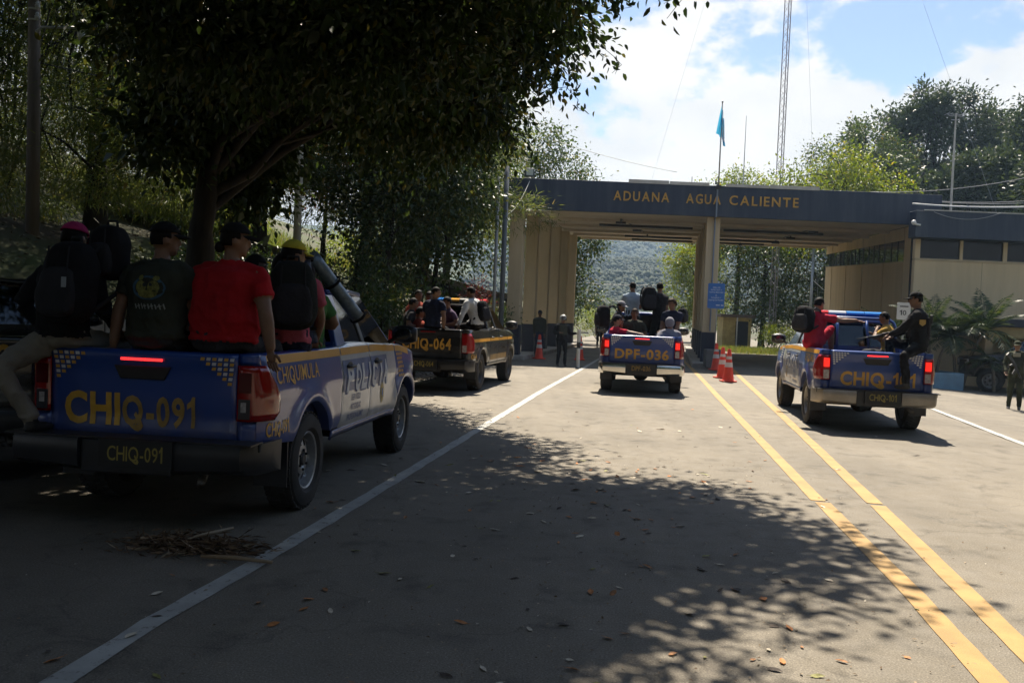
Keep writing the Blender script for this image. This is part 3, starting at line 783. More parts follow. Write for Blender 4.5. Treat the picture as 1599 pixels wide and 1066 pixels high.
# unseen trees added behind the camera to block skylight and shade the road
for lab, x, y, h, w, sd in [('broad unseen tree added for shade on the bank behind the photographer', -8.5, -4, 11, 5.0, 91), ('unseen tree added for shade beside the road behind the photographer', -1.5, -10, 12, 6.0, 92),
                            ('unseen tree added for shade on the right verge behind the photographer', 8.5, -9, 11, 5.5, 93), ('unseen tree added for shade on the left bank beside the photographer', -11.5, 4.5, 11, 4.8, 94), ('unseen tree added for shade far behind the photographer', 3.5, -16, 13, 6.0, 95)]:
    tree(lab, x, y, [(0, 0, -.3), (.1, 0, h*.4), (0, .1, h*.85)],
         [(-.5*w, 0, h*.5, w*.6, w*.6, h*.2), (.5*w, 0, h*.55, w*.6, w*.6, h*.2), (0, -.5*w, h*.55, w*.65, w*.6, h*.2), (0, .45*w, h*.62, w*.6, w*.6, h*.18), (0, 0, h*.85, w*.75, w*.75, h*.16), (0, 0, h*.28, w*.8, w*.8, h*.14)],
         LM_dark, 1900, 10, .34, .2, sd, r0=.3, spread=.5, droop=.3, hole=-.6)
for lab, x, y, h, w, sd in [('unseen tree added to block skylight to the right of the photographer', 10.5, 1.5, 10, 4.6, 96), ('unseen tree added to block skylight further along to the right of the photographer', 13.0, 7.5, 10, 4.4, 97), ('unseen tree added to block skylight furthest ahead on the right verge', 16.5, 12.5, 10, 4.2, 98), ('tall unseen tree added to block skylight behind the right shoulder', 14.0, -6, 12, 5.5, 99)]:  # unseen trees added to cut skylight from the open right side
    tree(lab, x, y, [(0, 0, -.3), (.1, 0, h*.4), (0, .1, h*.85)],
         [(-.5*w, 0, h*.5, w*.6, w*.6, h*.2), (.5*w, 0, h*.55, w*.6, w*.6, h*.2), (0, -.5*w, h*.55, w*.65, w*.6, h*.2), (0, .45*w, h*.62, w*.6, w*.6, h*.18), (0, 0, h*.85, w*.75, w*.75, h*.16), (0, 0, h*.28, w*.8, w*.8, h*.16)],
         LM_dark, 1500, 10, .34, .2, sd, r0=.3, spread=.5, droop=.3, hole=-.6)
# forest clothing the two ridges: one mass of crowns
rng = np.random.default_rng(8)
ico = bmesh.new(); bmesh.ops.create_icosphere(ico, subdivisions=1, radius=1.0)
IV = np.array([v.co[:] for v in ico.verts]); IF = np.array([[v.index for v in f.verts] for f in ico.faces]); ico.free()
def forest(name, RP, n, r, u0, u1, mt_):
    PP = np.array(RP[:-1]); nv, nu = PP.shape[:2]
    u = (u0 + (u1-u0)*rng.random(n))*(nu-1.01); v = (.12 + .88*rng.random(n))*(nv-1.01)
    i, j = u.astype(int), v.astype(int); fu, fv = (u-i)[:, None], (v-j)[:, None]
    c = (PP[j, i]*(1-fu) + PP[j, i+1]*fu)*(1-fv) + (PP[j+1, i]*(1-fu) + PP[j+1, i+1]*fu)*fv
    rr = r*(.45+.9*rng.random(n)**1.6)
    sc = np.stack([rr, rr, rr*(.8+.7*rng.random(n))], 1)
    VV = IV[None]*sc[:, None, :]*(.75+.5*rng.random((n, len(IV), 1))) + c[:, None, :] + np.array([0, 0, .35])*rr[:, None, None]
    FF = IF[None] + (np.arange(n)*len(IV))[:, None, None]
    tag(link(name, fast_mesh(name, VV.reshape(-1, 3), FF.reshape(-1, 3), mt_, False)), kind='stuff')
LM_far = leaf_mat('far_crowns', (0.008, 0.017, 0.009), (0.026, 0.040, 0.014), None, 0.0, 0.9)
forest('forest', RP1, 24000, 1.8, .30, .80, LM_far)
forest('forest', RP2, 18000, 1.0, .35, .80, LM_far)
# grass on the lit banks
def grass(name, spots, n, h, mt_, seed):
    rng = np.random.default_rng(seed); V_, A_, N_, L_ = [], [], [], []
    tot = sum(s[2]*s[3] for s in spots)
    for (x, y, rx, ry) in spots:
        k = int(n*rx*ry/tot)
        for _ in range(k):
            px_, py_ = x + rng.uniform(-rx, rx), y + rng.uniform(-ry, ry)
            V_.append((px_, py_, tz(px_, py_) - .03)); A_.append((rng.normal()*.35, rng.normal()*.35, 1.0)); L_.append(h*(.5+rng.random()))
    p = np.array(V_); a = np.array(A_); nn = rng.normal(size=p.shape); Ls = np.array(L_)
    Vv, Ff = leaves_geo(p, a, nn, Ls, Ls*.09+.006, shape='needle')
    tag(link(name, fast_mesh(name, Vv, Ff, mt_)), kind='stuff')
LM_grass = leaf_mat('grass_blades', (0.07, 0.11, 0.02), (0.17, 0.21, 0.045), (0.26, 0.22, 0.08), 0.35)
grass('grass', [(-7.5, 36, 3.5, 5), (-11.5, 32, 3, 4), (-13, 38, 5, 6)], 16000, .34, LM_grass, 1)
grass('grass', [(16.5, 52, 4.5, 4.2)], 9000, .26, LM_grass, 2)
LM_dry = leaf_mat('leaf_litter', (0.05, 0.035, 0.02), (0.12, 0.08, 0.04), (0.2, 0.15, 0.07), 0.1, .8)
# ================================================================== CUSTOMS GANTRY AND OFFICE
GA = rad(10.2)
GO = Vector((-.07, 32.5, 0)); GE = Vector((math.sin(GA), math.cos(GA), 0))
def G(w, d, z): return GO + Vector((w, 0, 0)) + GE*d + Vector((0, 0, z))
M_navy = mat('navy_paint', (0.019, 0.030, 0.056), 0.6, col2=(0.050, 0.063, 0.085), vscale=1.4, bump=0.12, bscale=30, stretch=(2.6, 2.6, .35), c_lo=.42, c_hi=.78)
M_navy_d = mat('navy_paint_dark', (0.014, 0.018, 0.034), 0.65, col2=(0.022, 0.026, 0.042), vscale=2.0, bump=0.12, bscale=30)
M_beige = mat('beige_render', (0.58, 0.47, 0.30), 0.85, col2=(0.45, 0.36, 0.225), vscale=1.1, bump=0.2, bscale=35, stretch=(1, 1, .3))
M_beige2 = mat('beige_wall', (0.68, 0.53, 0.32), 0.85, col2=(0.54, 0.42, 0.25), vscale=1.0, bump=0.15, bscale=30, stretch=(2.2, 2.2, .28), c_lo=.3, c_hi=.75)
M_soffit = mat('soffit_plaster', (0.70, 0.62, 0.50), 0.9, col2=(0.56, 0.49, 0.38), vscale=.8, bump=0.1, bscale=20)
M_dark = mat('dark_metal', (0.03, 0.03, 0.03), 0.5, var=.2)
M_black = mat('black_plastic', (0.012, 0.012, 0.013), 0.45, var=.2)
M_steel = mat('galvanised_steel', (0.36, 0.37, 0.37), 0.45, metal=.7, var=.15, vscale=6)
M_sheet = mat('pale_sheet_metal', (0.55, 0.53, 0.48), 0.6, col2=(0.40, 0.37, 0.32), vscale=2.5)
M_letter = mat('ochre_letters', (0.50, 0.28, 0.05), 0.5, var=.12, vscale=3)
M_winglass = glass_mat('office_glass', (0.06, 0.07, 0.07), -.02)
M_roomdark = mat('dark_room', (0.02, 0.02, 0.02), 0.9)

gantry = tag(empty('customs_gantry', G(0, 0, 0)), 'wide concrete customs gantry with navy fascia spanning the road on rows of columns', 'gantry')
def gl(mb, *a, **k):           # builds in world space under the gantry's Empty
    o = mb.build(*a, parent=gantry, **k); o.location = -gantry.location; return o
ZC0, ZC1, ZT, GD = 5.44, 6.20, 6.52, 19.4
def zc(d): return lerp(ZC0, ZC1, d/GD)
def gbox(mb, w0, w1, d0, d1, z0, z1):
    """box in gantry axes; z0/z1 may be functions of d"""
    f0 = z0 if callable(z0) else (lambda d: z0); f1 = z1 if callable(z1) else (lambda d: z1)
    vs_ = [G(w, d, f(d)) for f in (f0, f1) for d in (d0, d1) for w in (w0, w1)]
    return mb.add(vs_, [(0, 2, 3, 1), (4, 5, 7, 6), (0, 1, 5, 4), (2, 6, 7, 3), (0, 4, 6, 2), (1, 3, 7, 5)])
mb = MB(); gbox(mb, -.34, 15.32, -.16, .0, ZC0-.03, ZT)
gl(mb, 'fascia', M_navy, bevel=.012)
mb = MB(); gbox(mb, -.28, -.12, 0, GD, lambda d: zc(d)-.0, lambda d: ZT+.02*d)
gl(mb, 'side_fascia', M_navy_d)
mb = MB(); gbox(mb, -.12, 14.42, .002, GD, lambda d: zc(d), lambda d: zc(d)+.25)
gl(mb, 'ceiling_slab', M_soffit)
mb = MB(); gbox(mb, -.12, 15.3, .002, GD, lambda d: zc(d)+.255, lambda d: ZT-.12+.035*d)
gl(mb, 'roof_slab', mat('roof_tar', (.10, .10, .10), .9, var=.3))
# shallow beams across the soffit
for d in (3.9, 7.8, 11.6, 15.5, 19.2):
    mb = MB(); gbox(mb, .36, 6.92, d-.13, d+.13, lambda q: zc(q)-.12, lambda q: zc(q)-.002); gl(mb, 'ceiling_beam', M_soffit)
    mb = MB(); gbox(mb, 7.43, 14.40, d-.13, d+.13, lambda q: zc(q)-.12, lambda q: zc(q)-.002); gl(mb, 'ceiling_beam', M_soffit)
# dark fluorescent battens
for w0, w1, d in ((2.6, 6.5, 5.2), (3.2, 6.6, 13.4), (3.4, 6.7, 16.6), (7.8, 12.0, 5.4), (7.8, 11.0, 13.2), (7.8, 10.6, 16.8)):
    mb = MB(); gbox(mb, w0, w1, d-.06, d+.06, lambda q: zc(q)-.20, lambda q: zc(q)-.10); gl(mb, 'light_batten', M_dark)
def column(w0, w1, d0, d1, label=None):
    m = MB(); gbox(m, w0, w1, d0, d1, 1.245, lambda q: zc(q)-.001)
    o = gl(m, 'column', M_beige, bevel=.02)
    m = MB(); gbox(m, w0-.004, w1+.004, d0-.004, d1+.004, -.2, 1.245)
    b = m.build('painted_base', M_navy_d, o); b.location = (0, 0, 0)
    return o
for k in range(6):
    d = .12 + k*3.5
    column(-.20, .28, d, d+.55)
for k in range(6):
    d = .12 + k*3.5
    column(6.93, 7.42, d, d+.62)
# kerbed island under the middle row
mb = MB(); gbox(mb, 6.60, 7.75, -1.0, 20.5, -.1, .17); o = mb.build('traffic_island', M_conc, bevel=.03); tag(o, kind='structure')
mb = MB(); gbox(mb, -1.5, .62, -.6, 20.5, -.1, .15); o = mb.build('left_pavement', M_conc, bevel=.03); tag(o, kind='structure')
# sheet metal strips standing on the parapet
for w0, w1, h in ((4.05, 5.5, .10), (5.52, 6.95, .085), (7.55, 9.1, .075), (9.12, 10.9, .095)):
    mb = MB(); gbox(mb, w0, w1, -.20, -.165, ZT-.03, ZT+h); gl(mb, 'parapet_strip', M_sheet)
# lettering: free standing letters fixed to the fascia
def fmap(w0, zz, tilt=0.0): return lambda u, v: G(w0+u, -.185, zz+v+tilt*u)
for word, px0, wid in (('ADUANA', 4.53, 2.00), ('AGUA', 6.76, 1.24), ('CALIENTE', 8.93, 2.48)):
    o = text('lettering', word, .35, fmap(px0, 6.03), M_letter, gantry, width=wid, bold=.012, spacing=1.35, depth=.04)
    o.location = -gantry.location
# grey conduit from the fascia down the middle column to the sign pole
mb = MB(); mb.tube([G(7.24, -.20, ZT+.05), G(7.24, -.20, ZC0-.05)], .03, 8); mb.tube([G(7.22, .06, ZC0), G(7.22, .06, 1.3)], .028, 8); gl(mb, 'conduit', mat('conduit_grey', (.20, .24, .30), .5))
# ceiling lamps on a conduit
for pts in (((3.62, 3.2), (4.05, 8.2), (4.35, 13.2)), ((11.4, 4.2), (11.1, 9.2), (10.95, 14.2))):
    for w, d in pts:
        mb = MB(); gbox(mb, w-.20, w+.20, d-.09, d+.09, zc(d)-.20, zc(d)-.12); gbox(mb, w-.035, w+.035, d-.03, d+.03, zc(d)-.12, zc(d)-.003)
        gl(mb, 'ceiling_lamp', M_dark, bevel=.01)
    mb = MB(); mb.tube([G(w, d, zc(d)-.03) for w, d in pts], .022, 6); gl(mb, 'lamp_conduit', M_dark)
# floodlight on the roof's left end
fl = tag(empty('floodlight', G(.42, .25, ZT-.05)), 'square floodlight on the left end of the navy gantry roof', 'floodlight')
mb = MB(); mb.cbox((0, 0, .30), (.34, .16, .30)); mb.build('housing', mat('green_grey_housing', (.05, .07, .06), .5), fl, bevel=.02)
mb = MB(); mb.cbox((0, -.086, .31), (.25, .012, .22)); mb.build('glass', mat('lamp_glass', (.45, .5, .48), .15), fl)
mb = MB(); mb.box(-.20, -.175, -.03, .03, 0, .34); mb.box(.175, .20, -.03, .03, 0, .34); mb.box(-.20, .20, -.03, .03, -.03, .0); mb.build('bracket', M_dark, fl)

# flag
fp = tag(empty('flagpole', G(7.27, -.26, 6.45)), 'slim flagpole rising from the middle of the gantry fascia', 'flagpole')
mb = MB(); mb.tube([(0, 0, 0), (0.0, 0, 3.0)], [.028, .020], 8); mb.build('pole', M_steel, fp, smooth=True)
mb = MB(); mb.ell((0, 0, 3.03), (.035, .035, .045)); mb.build('finial', M_steel, fp, smooth=True)
mb = MB(); mb.box(-.09, .09, -.05, .09, -.06, .06); mb.tube([(-.1, .0, .1), (-.1, 0, .22)], .03); mb.build('foot_bracket', M_dark, fp)
M_flagb = leaf_mat('flag_blue', (.10, .36, .62), (.10, .36, .62), None, .35, .8); M_flagw = leaf_mat('flag_white', (.7, .7, .7), (.7, .7, .7), None, .35, .8)
flag = tag(empty('flag', G(7.27, -.26, 6.45)), 'sky blue and white striped flag hanging furled from the gantry flagpole', 'flag')
def flag_p(u, v):              # u 0..1 along the fly, v 0..1 down the hoist; hanging limp
    a = 2.96 - v*1.05
    drop = u*(.95 - .35*v)*.80
    xx = .02 + .30*math.sin(min(1, u*1.3)*PI*.5)*(.25+.75*v)*(1-.35*u) + .035*math.sin(u*19)
    return Vector((-.03 + xx*.8 - .16*v*(1-u), .11*math.sin(u*15+v*2)*(.3+u), a - drop))
for nm, a, b, m_ in (('blue_stripe', 0, .33, M_flagb), ('white_stripe', .33, .67, M_flagw), ('blue_stripe', .67, 1, M_flagb)):
    mb = MB(); mb.grid([[flag_p(lerp(a, b, i/10), j/14) for i in range(11)] for j in range(15)]); mb.build(nm, m_, flag, smooth=True)
# small green and gold wreath emblem in the white stripe
mb = MB()
for k in range(12):
    an = 2*PI*k/12; u, v = .5+.045*math.cos(an), .46+.10*math.sin(an)
    p = flag_p(u, v) + Vector((0, -.012, 0)); mb.ell(p, (.018, .006, .022), n=6, m=4)
mb.build('emblem', mat('emblem_green', (.16, .22, .07), .7), flag)

# ------------------------------------------------------------------ customs office
office = tag(empty('customs_office', G(14.47, 0, 0)), 'beige customs office with navy roof band and dark strip windows right of the gantry', 'building')
def ol(mb, *a, **k):
    o = mb.build(*a, parent=office, **k); o.location = -office.location; return o
W0 = 14.47
# lane wall: panels between dark grooves, strip of windows above
grooves = [.0, 1.6, 4.9, 9.2, 13.2, 17.4, 19.6]
def sill(d): return 4.10 + .047*d
def head(d): return 4.96 + .042*d
for a, b in zip(grooves, grooves[1:]):
    mb = MB(); gbox(mb, W0, W0+.2, a+.07, b-.07, .9, sill); ol(mb, 'wall_panel', M_beige2, bevel=.01)
    mb = MB(); gbox(mb, W0+.06, W0+.2, a-.07, a+.07, .2, lambda d: zc(d)-.01); ol(mb, 'groove', mat('groove_dark', (.035, .03, .026), .8))
    mb = MB(); gbox(mb, W0, W0+.2, a+.07, b-.07, head, lambda d: zc(d)-.004); ol(mb, 'wall_panel', M_beige2)
    if a > .5:
        n = max(1, round((b-a)/1.05)); st = (b-a-.14)/n
        mb = MB(); gbox(mb, W0-.012, W0+.14, a+.07, b-.07, lambda d: sill(d), lambda d: sill(d)+.045); ol(mb, 'window_sill', M_beige)
        for k in range(n):
            q0, q1 = a+.07+k*st, a+.07+(k+1)*st
            f = MB(); gbox(f, W0+.03, W0+.09, q0, q0+.045, lambda d: sill(d)+.045, head); fo = ol(f, 'window_frame', M_dark)
            m = MB(); gbox(m, W0+.055, W0+.063, q0+.045, q1, lambda d: sill(d)+.045, head); po = m.build('pane', M_winglass, fo)
    else:
        mb = MB(); gbox(mb, W0, W0+.2, a+.07, b-.07, sill, head); ol(mb, 'wall_panel', M_beige2)
mb = MB(); gbox(mb, W0+.0, W0+.2, .07, 19.5, -.3, .9); ol(mb, 'painted_base', M_navy_d)
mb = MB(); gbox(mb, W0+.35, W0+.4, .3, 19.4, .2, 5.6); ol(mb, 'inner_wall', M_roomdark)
# front wing
WY = 31.6
mb = MB(); mb.box(14.02, 25.5, WY, WY+.2, -.4, 4.10); ol(mb, 'front_wall', M_beige2)
mb = MB(); mb.box(14.02, 25.5, WY-.03, WY+.18, 4.102, 4.17); ol(mb, 'window_sill', M_beige)
edges = [14.02, 14.20, 15.60, 15.70, 17.12, 17.26, 18.7, 18.84, 20.3, 20.44, 21.9, 22.04, 25.5]
for k in range(0, 12, 2):
    mb = MB(); mb.box(edges[k], edges[k+1], WY, WY+.2, 4.172, 4.84); ol(mb, 'mullion', M_beige2)
    if k+2 < 12:
        f = MB(); a, b = edges[k+1], edges[k+2]
        for (x0, x1, z0, z1) in ((a, b, 4.172, 4.215), (a, b, 4.80, 4.84), (a, a+.04, 4.216, 4.799), (b-.04, b, 4.216, 4.799)): f.box(x0, x1, WY+.05, WY+.10, z0, z1)
        fo = ol(f, 'window_frame', M_dark)
        m = MB(); m.box(a+.041, b-.041, WY+.07, WY+.078, 4.216, 4.799); m.build('pane', M_winglass, fo)
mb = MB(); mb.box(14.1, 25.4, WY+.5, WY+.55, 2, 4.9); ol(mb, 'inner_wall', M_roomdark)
mb = MB(); mb.box(13.72, 25.6, 31.0, 31.55, 4.842, 5.76); ol(mb, 'roof_band', M_navy, bevel=.015)
mb = MB(); gbox(mb, W0+.21, W0+11, -.5, 12, 4.86, 5.70); ol(mb, 'roof_slab', mat('roof_tar', (.1, .1, .1), .9))
mb = MB(); mb.box(14.0, 25.6, 30.97, 31.02, 5.765, 5.80); ol(mb, 'gutter_edge', M_sheet)
for x in (16.4, 18.6, 21.0):
    mb = MB(); mb.box(x-.006, x+.006, WY-.003, WY+.001, .1, 4.1); ol(mb, 'wall_joint', mat('joint', (.25, .2, .13), .9))
# rainwater stains are in the render; a low navy canopy with a lintel and posts
mb = MB(); mb.box(15.02, 25, 28.9, 31.59, 1.86, 2.12); ol(mb, 'canopy', M_navy_d, bevel=.015)
mb = MB(); mb.box(15.10, 25, 29.0, 29.2, 1.50, 1.858); ol(mb, 'lintel', mat('ochre_wall', (.42, .31, .13), .85, var=.15))
for x in (15.3, 17.4, 19.6):
    mb = MB(); mb.box(x, x+.26, 29.02, 29.18, -.3, 1.498); ol(mb, 'canopy_post', M_beige2, bevel=.01)
mb = MB(); mb.box(16.85, 17.05, 28.97, 29.0, 1.52, 1.80); ol(mb, 'wall_box', M_black)
# security camera on the corner of the roof band
cm = tag(empty('security_camera', (13.62, 30.92, 5.33)), 'white security camera at the corner where gantry and office roofs meet', 'camera')
mb = MB(); mb.ell((0, 0, 0), (.08, .08, .09), n=12, m=8); mb.build('dome', mat('white_plastic', (.7, .7, .68), .35), cm, smooth=True)
mb = MB(); mb.tube([(0, 0, 0), (.12, .05, -.06), (.26, .06, -.07)], [.05, .04, .03], 8); mb.build('arm', mat('white_plastic', (.7, .7, .68), .35), cm, smooth=True)

# ------------------------------------------------------------------ masts and antennas
mast = tag(empty('lattice_mast', (17.35, 60, tz(17.35, 60))), 'very tall thin lattice radio mast behind the gantry', 'mast')
H = 46; mb = MB(); c3 = [(.24*math.cos(2*PI*k/3+.4), .24*math.sin(2*PI*k/3+.4)) for k in range(3)]
for x, y in c3: mb.tube([(x, y, 0), (x, y, H)], .032, 5)
mb.build('leg', mat('mast_steel', (.30, .27, .27), .5, metal=.4), mast)
mb = MB(); z = 0; i = 0
while z < H-.6:
    for k in range(3):
        a, b = c3[k], c3[(k+1) % 3]
        mb.tube([(a[0], a[1], z), (b[0], b[1], z+.42)] if i % 2 else [(b[0], b[1], z), (a[0], a[1], z+.42)], .014, 4, caps=False)
    z += .42; i += 1
mb.build('bracing', mat('mast_steel', (.30, .27, .27), .5, metal=.4), mast)
mb = MB()
for (ex, ey, hz_) in ((9, -4, 40), (-6, 8, 40), (1.3, -2, 30)): mb.tube([(ex*.12, ey*.12, 46*.9 if hz_ == 40 else 34), (ex*1.6, ey*1.6, 1.0)], .007, 4)
mb.build('guy_wire', M_steel, mast)
tm = tag(empty('whip_antenna', (12.45, 50, 5.9)), 'thin whip antenna left of the lattice mast', 'antenna')
mb = MB(); mb.tube([(0, 0, 0), (0, 0, 4.0), (0, 0, 7.2)], [.035, .03, .012], 6); mb.build('rod', M_steel, tm)
mb = MB(); mb.box(-.08, .08, -.08, .08, .0, .12); mb.build('base', M_dark, tm)
sa = tag(empty('dipole_antenna', G(6.35, 3, 6.3)), 'small dark dipole antenna on the roof left of the flagpole', 'antenna')
mb = MB(); mb.tube([(0, 0, 0), (0, 0, 1.0)], .014, 5); mb.build('rod', M_dark, sa)
mb = MB()
for z in (.35, .55, .75): mb.tube([(-.07, 0, z), (.07, 0, z)], .009, 4)
mb.build('element', M_dark, sa)
tv = tag(empty('television_mast', (15.86, 33, 5.70)), 'white television antenna mast standing on the office roof', 'antenna')
mb = MB(); mb.tube([(0, 0, 0), (0, 0, 2.0), (0, 0, 3.9)], [.045, .04, .025], 8); mb.build('pole', M_sheet, tv)
mb = MB(); mb.cbox((0, 0, .04), (.26, .26, .08)); mb.build('base_plate', M_sheet, tv)
mb = MB()
for z, w in ((3.86, .36), (3.66, .16), (3.80, .26)): mb.tube([(-w, 0, z), (w, 0, z)], .012, 5)
for x in (-.33, -.2, .2, .33): mb.tube([(x, -.2, 3.87), (x, .2, 3.87)], .008, 4)
mb.build('element', M_steel, tv)

# ------------------------------------------------------------------ cables
def cable(name, label, a, b, sag, r, m_, group=None, n=18):
    a, b = Vector(a), Vector(b); mb = MB()
    mb.tube([a.lerp(b, t/n) - Vector((0, 0, 4*sag*(t/n)*(1-t/n))) for t in range(n+1)], r, 6)
    o = mb.build(name, m_, smooth=True, fix=False); return tag(o, label, 'cable', group)
M_wire = mat('grey_cable', (.30, .30, .30), .5); M_wire_w = mat('white_cable', (.66, .66, .64), .5)
cable('cable', 'thick white cable running over the office roof to the right edge', (13.8, 31.5, 6.05), (19.5, 31.3, 6.25), .12, .028, M_wire_w)
CG = 'thin cables fanning out from the gantry corner'
for i, (b, s_, l) in enumerate((((21, 34, 8.1), .3, 'highest of the thin cables fanning from the gantry corner'), ((22, 35, 7.2), .35, 'middle thin cable fanning from the gantry corner'), ((21, 33, 6.75), .3, 'lowest thin cable fanning from the gantry corner'))):
    cable('cable', l, (12.9, 33+.2*i, 6.62), b, s_, .012, M_wire, CG)
cable('cable', 'loose cable drooping on the navy office roof band', (14.3, 30.94, 5.72), (16.6, 30.94, 5.78), .24, .012, M_wire)
cable('cable', 'pale cable hanging from the floodlight down to the twin poles', G(.5, -.19, 6.4), (-.45, 30.4, 4.9), .25, .014, M_wire_w)
cable('cable', 'cable crossing the road far beyond the gantry', (2, 84, 5.0), (22, 84, 5.6), .5, .02, M_wire)
cable('cable', 'second cable crossing the road far beyond the gantry', (2, 85, 3.5), (22, 85, 3.8), .4, .02, M_wire)
cable('cable', 'thin cable against the cloud left of the flag', (1.8, 42, 9.7), (7, 40, 8.2), .1, .012, M_wire)
cable('cable', 'thin cable through the evergreens from the utility pole', (-9.2, 17, 6.0), (-3.5, 27, 8.3), .5, .012, M_dark)
# ------------------------------------------------------------------ poles, signs and small street furniture
M_wood = mat('weathered_wood', (.12, .10, .08), .9, col2=(.20, .17, .14), vscale=5, bump=.5, bscale=20, stretch=(1, 1, .1))
up = tag(empty('utility_pole', (-9.15, 17, tz(-9.15, 17)-.2)), 'weathered wooden utility pole with orange painted foot and street lamp arm', 'utility pole')
zb = up.location.z
mb = MB(); mb.tube([(0, 0, 0), (-.03, 0, 2.6), (-.14, 0, 8.2)], [.125, .115, .09], 12); mb.build('pole', M_wood, up, smooth=True)
mb = MB(); mb.tube([(.0, 0, .1), (-.012, 0, 2.30-zb+.25)], [.129, .124], 12); mb.build('painted_foot', mat('orange_paint', (.42, .13, .05), .8, var=.25), up, smooth=True)
def ins(z):
    m = MB(); m.tube([(-.12, -.1, z), (.06, -.1, z)], .02, 6); m.lathe([(.0, .0), (.045, .01), (.05, .05), (.03, .07), (.04, .09), (.02, .12), (0, .12)], 10, Matrix.Translation((.06, -.12, z))); return m
for z in (6.75-zb, 6.95-zb, 7.12-zb): ins(z).build('insulator', mat('porcelain', (.5, .5, .48), .3), up)
mb = MB(); mb.tube([(-.06, -.05, 6.30-zb), (.02, -.06, 6.55-zb), (.12, -.06, 6.62-zb), (.82, -.06, 6.64-zb)], .024, 8); mb.build('lamp_arm', M_steel, up, smooth=True)
mb = MB(); mb.lathe([(0, .16), (.05, .16), (.07, .10), (.10, .04), (.11, -.02), (0, -.02)], 14, Matrix.Translation((.86, -.06, 6.62-zb))); mb.build('lamp_head', mat('lamp_grey', (.28, .28, .28), .5), up, smooth=True)
mb = MB(); mb.ell((.86, -.06, 6.51-zb), (.075, .075, .13), n=12, m=8); mb.build('bulb_cover', mat('lamp_clear', (.55, .55, .5), .15), up, smooth=True)
lp = tag(empty('lamp_pole', (-5.36, 22, tz(-5.36, 22)-.1)), 'plain grey lamp pole behind the front pickup rising into the dark foliage', 'pole')
mb = MB(); mb.tube([(0, 0, 0), (.0, 0, 5), (.0, 0, 8.5)], [.10, .088, .07], 12); mb.build('shaft', mat('pole_grey', (.27, .28, .25), .6, var=.1), lp, smooth=True)
mb = MB(); mb.tube([(0, 0, 8.5), (0, -.1, 8.7), (.2, -.8, 8.85)], .035, 8); mb.build('arm', M_steel, lp)
TW = 'twin poles at the left corner of the gantry'
for lab, x, y, r, h, m_ in (('left slim light grey pole of the pair at the gantry corner', -.66, 30.0, .055, 6.2, mat('pole_pale', (.26, .28, .29), .5)), ('right thicker dark grey pole of the pair at the gantry corner', -.40, 30.15, .085, 6.6, mat('pole_dark', (.10, .115, .13), .5))):
    o = tag(empty('post', (x, y, -.05)), lab, 'pole', TW)
    mb = MB(); mb.tube([(0, 0, 0), (0, 0, h)], r, 10); mb.build('shaft', m_, o, smooth=True)
    mb = MB(); mb.cbox((0, 0, .06), (.3, .3, .06)); mb.build('base_plate', M_steel, o)
o = tag(empty('lamp_post', (18.2, 55, hz(18.2, 55))), 'slim pale pole with a slack cable beyond the right lane', 'pole')
mb = MB(); mb.tube([(0, 0, -.2), (0, 0, 6.8)], [.09, .07], 8); mb.build('shaft', M_steel, o, smooth=True)
mb = MB(); mb.tube([(0, 0, 4.5), (.7, 0, 3.9), (1.2, 0, 3.75), (1.9, 0, 4.3), (2.4, 0, 5.2)], .016, 5); mb.build('slack_cable', M_wire_w, o)
o = tag(empty('power_pole', (5.3, 84, 0)), 'distant power pole with crossarm beyond the standing passengers', 'utility pole')
mb = MB(); mb.tube([(0, 0, -.3), (0, 0, 7.2)], [.16, .12], 8); mb.build('pole', M_wood, o)
mb = MB(); mb.box(-3.2, .3, -.06, .06, 5.75, 5.92); mb.box(-.9, .9, -.06, .06, 4.9, 5.0); mb.build('crossarm', M_wood, o)
# blue information sign on its pole in a concrete plinth
bs = tag(empty('information_sign', (7.03, 31.1, .17)), 'blue information sign on a thin pole in front of the middle column', 'sign')
mb = MB(); mb.tube([(.01, .03, .3), (.03, .03, 2.9)], .022, 8); mb.build('pole', M_steel, bs, smooth=True)
def rrect(w, h, r, n=5):
    out = []
    for cx, cz, a0 in ((w/2-r, h/2-r, 0), (-w/2+r, h/2-r, PI/2), (-w/2+r, -h/2+r, PI), (w/2-r, -h/2+r, 1.5*PI)):
        for k in range(n+1): a = a0 + PI/2*k/n; out.append((cx + r*math.cos(a), cz + r*math.sin(a)))
    return out
mb = MB(); mb.prism(rrect(.58, .87, .05), -.008, .008, lambda u, v, w: Vector((-.03+u, w, 2.37+v))); bp_ = mb.build('panel', mat('sign_blue', (.035, .14, .42), .45, var=.05), bs)
M_signw = mat('sign_white', (.55, .62, .70), .5)
for i, (tx, h, wd) in enumerate((('AREA DE', .052, .26), ('INSPECCION Y', .046, .38), ('CONTROL MIGRATORIO', .046, .48), ('DE', .040, .06), ('PASAJEROS Y', .046, .34), ('EQUIPAJE ELECTRONICO', .046, .50))):
    text('lettering', tx, h, (lambda zz: (lambda u, v: Vector((-.03+u, -.0095, zz+v))))(2.66 - .083*i - (.02 if i > 2 else 0)), M_signw, bp_, width=wd, bold=.01)
for x, w in ((.04, .13), (.19, .09)):
    mb = MB(); mb.box(x-w/2, x+w/2, -.0098, -.0085, 2.035, 2.065); mb.build('white_mark', M_signw, bp_)
mb = MB(); mb.prism([(-.35, -.32), (.24, -.32), (.20, .30), (-.31, .30)], 0, 1, lambda u, v, w: Vector((u, v, -.1+w*.62))); mb.build('plinth', mat('grey_concrete', (.13, .125, .12), .9, var=.2), bs, bevel=.02)
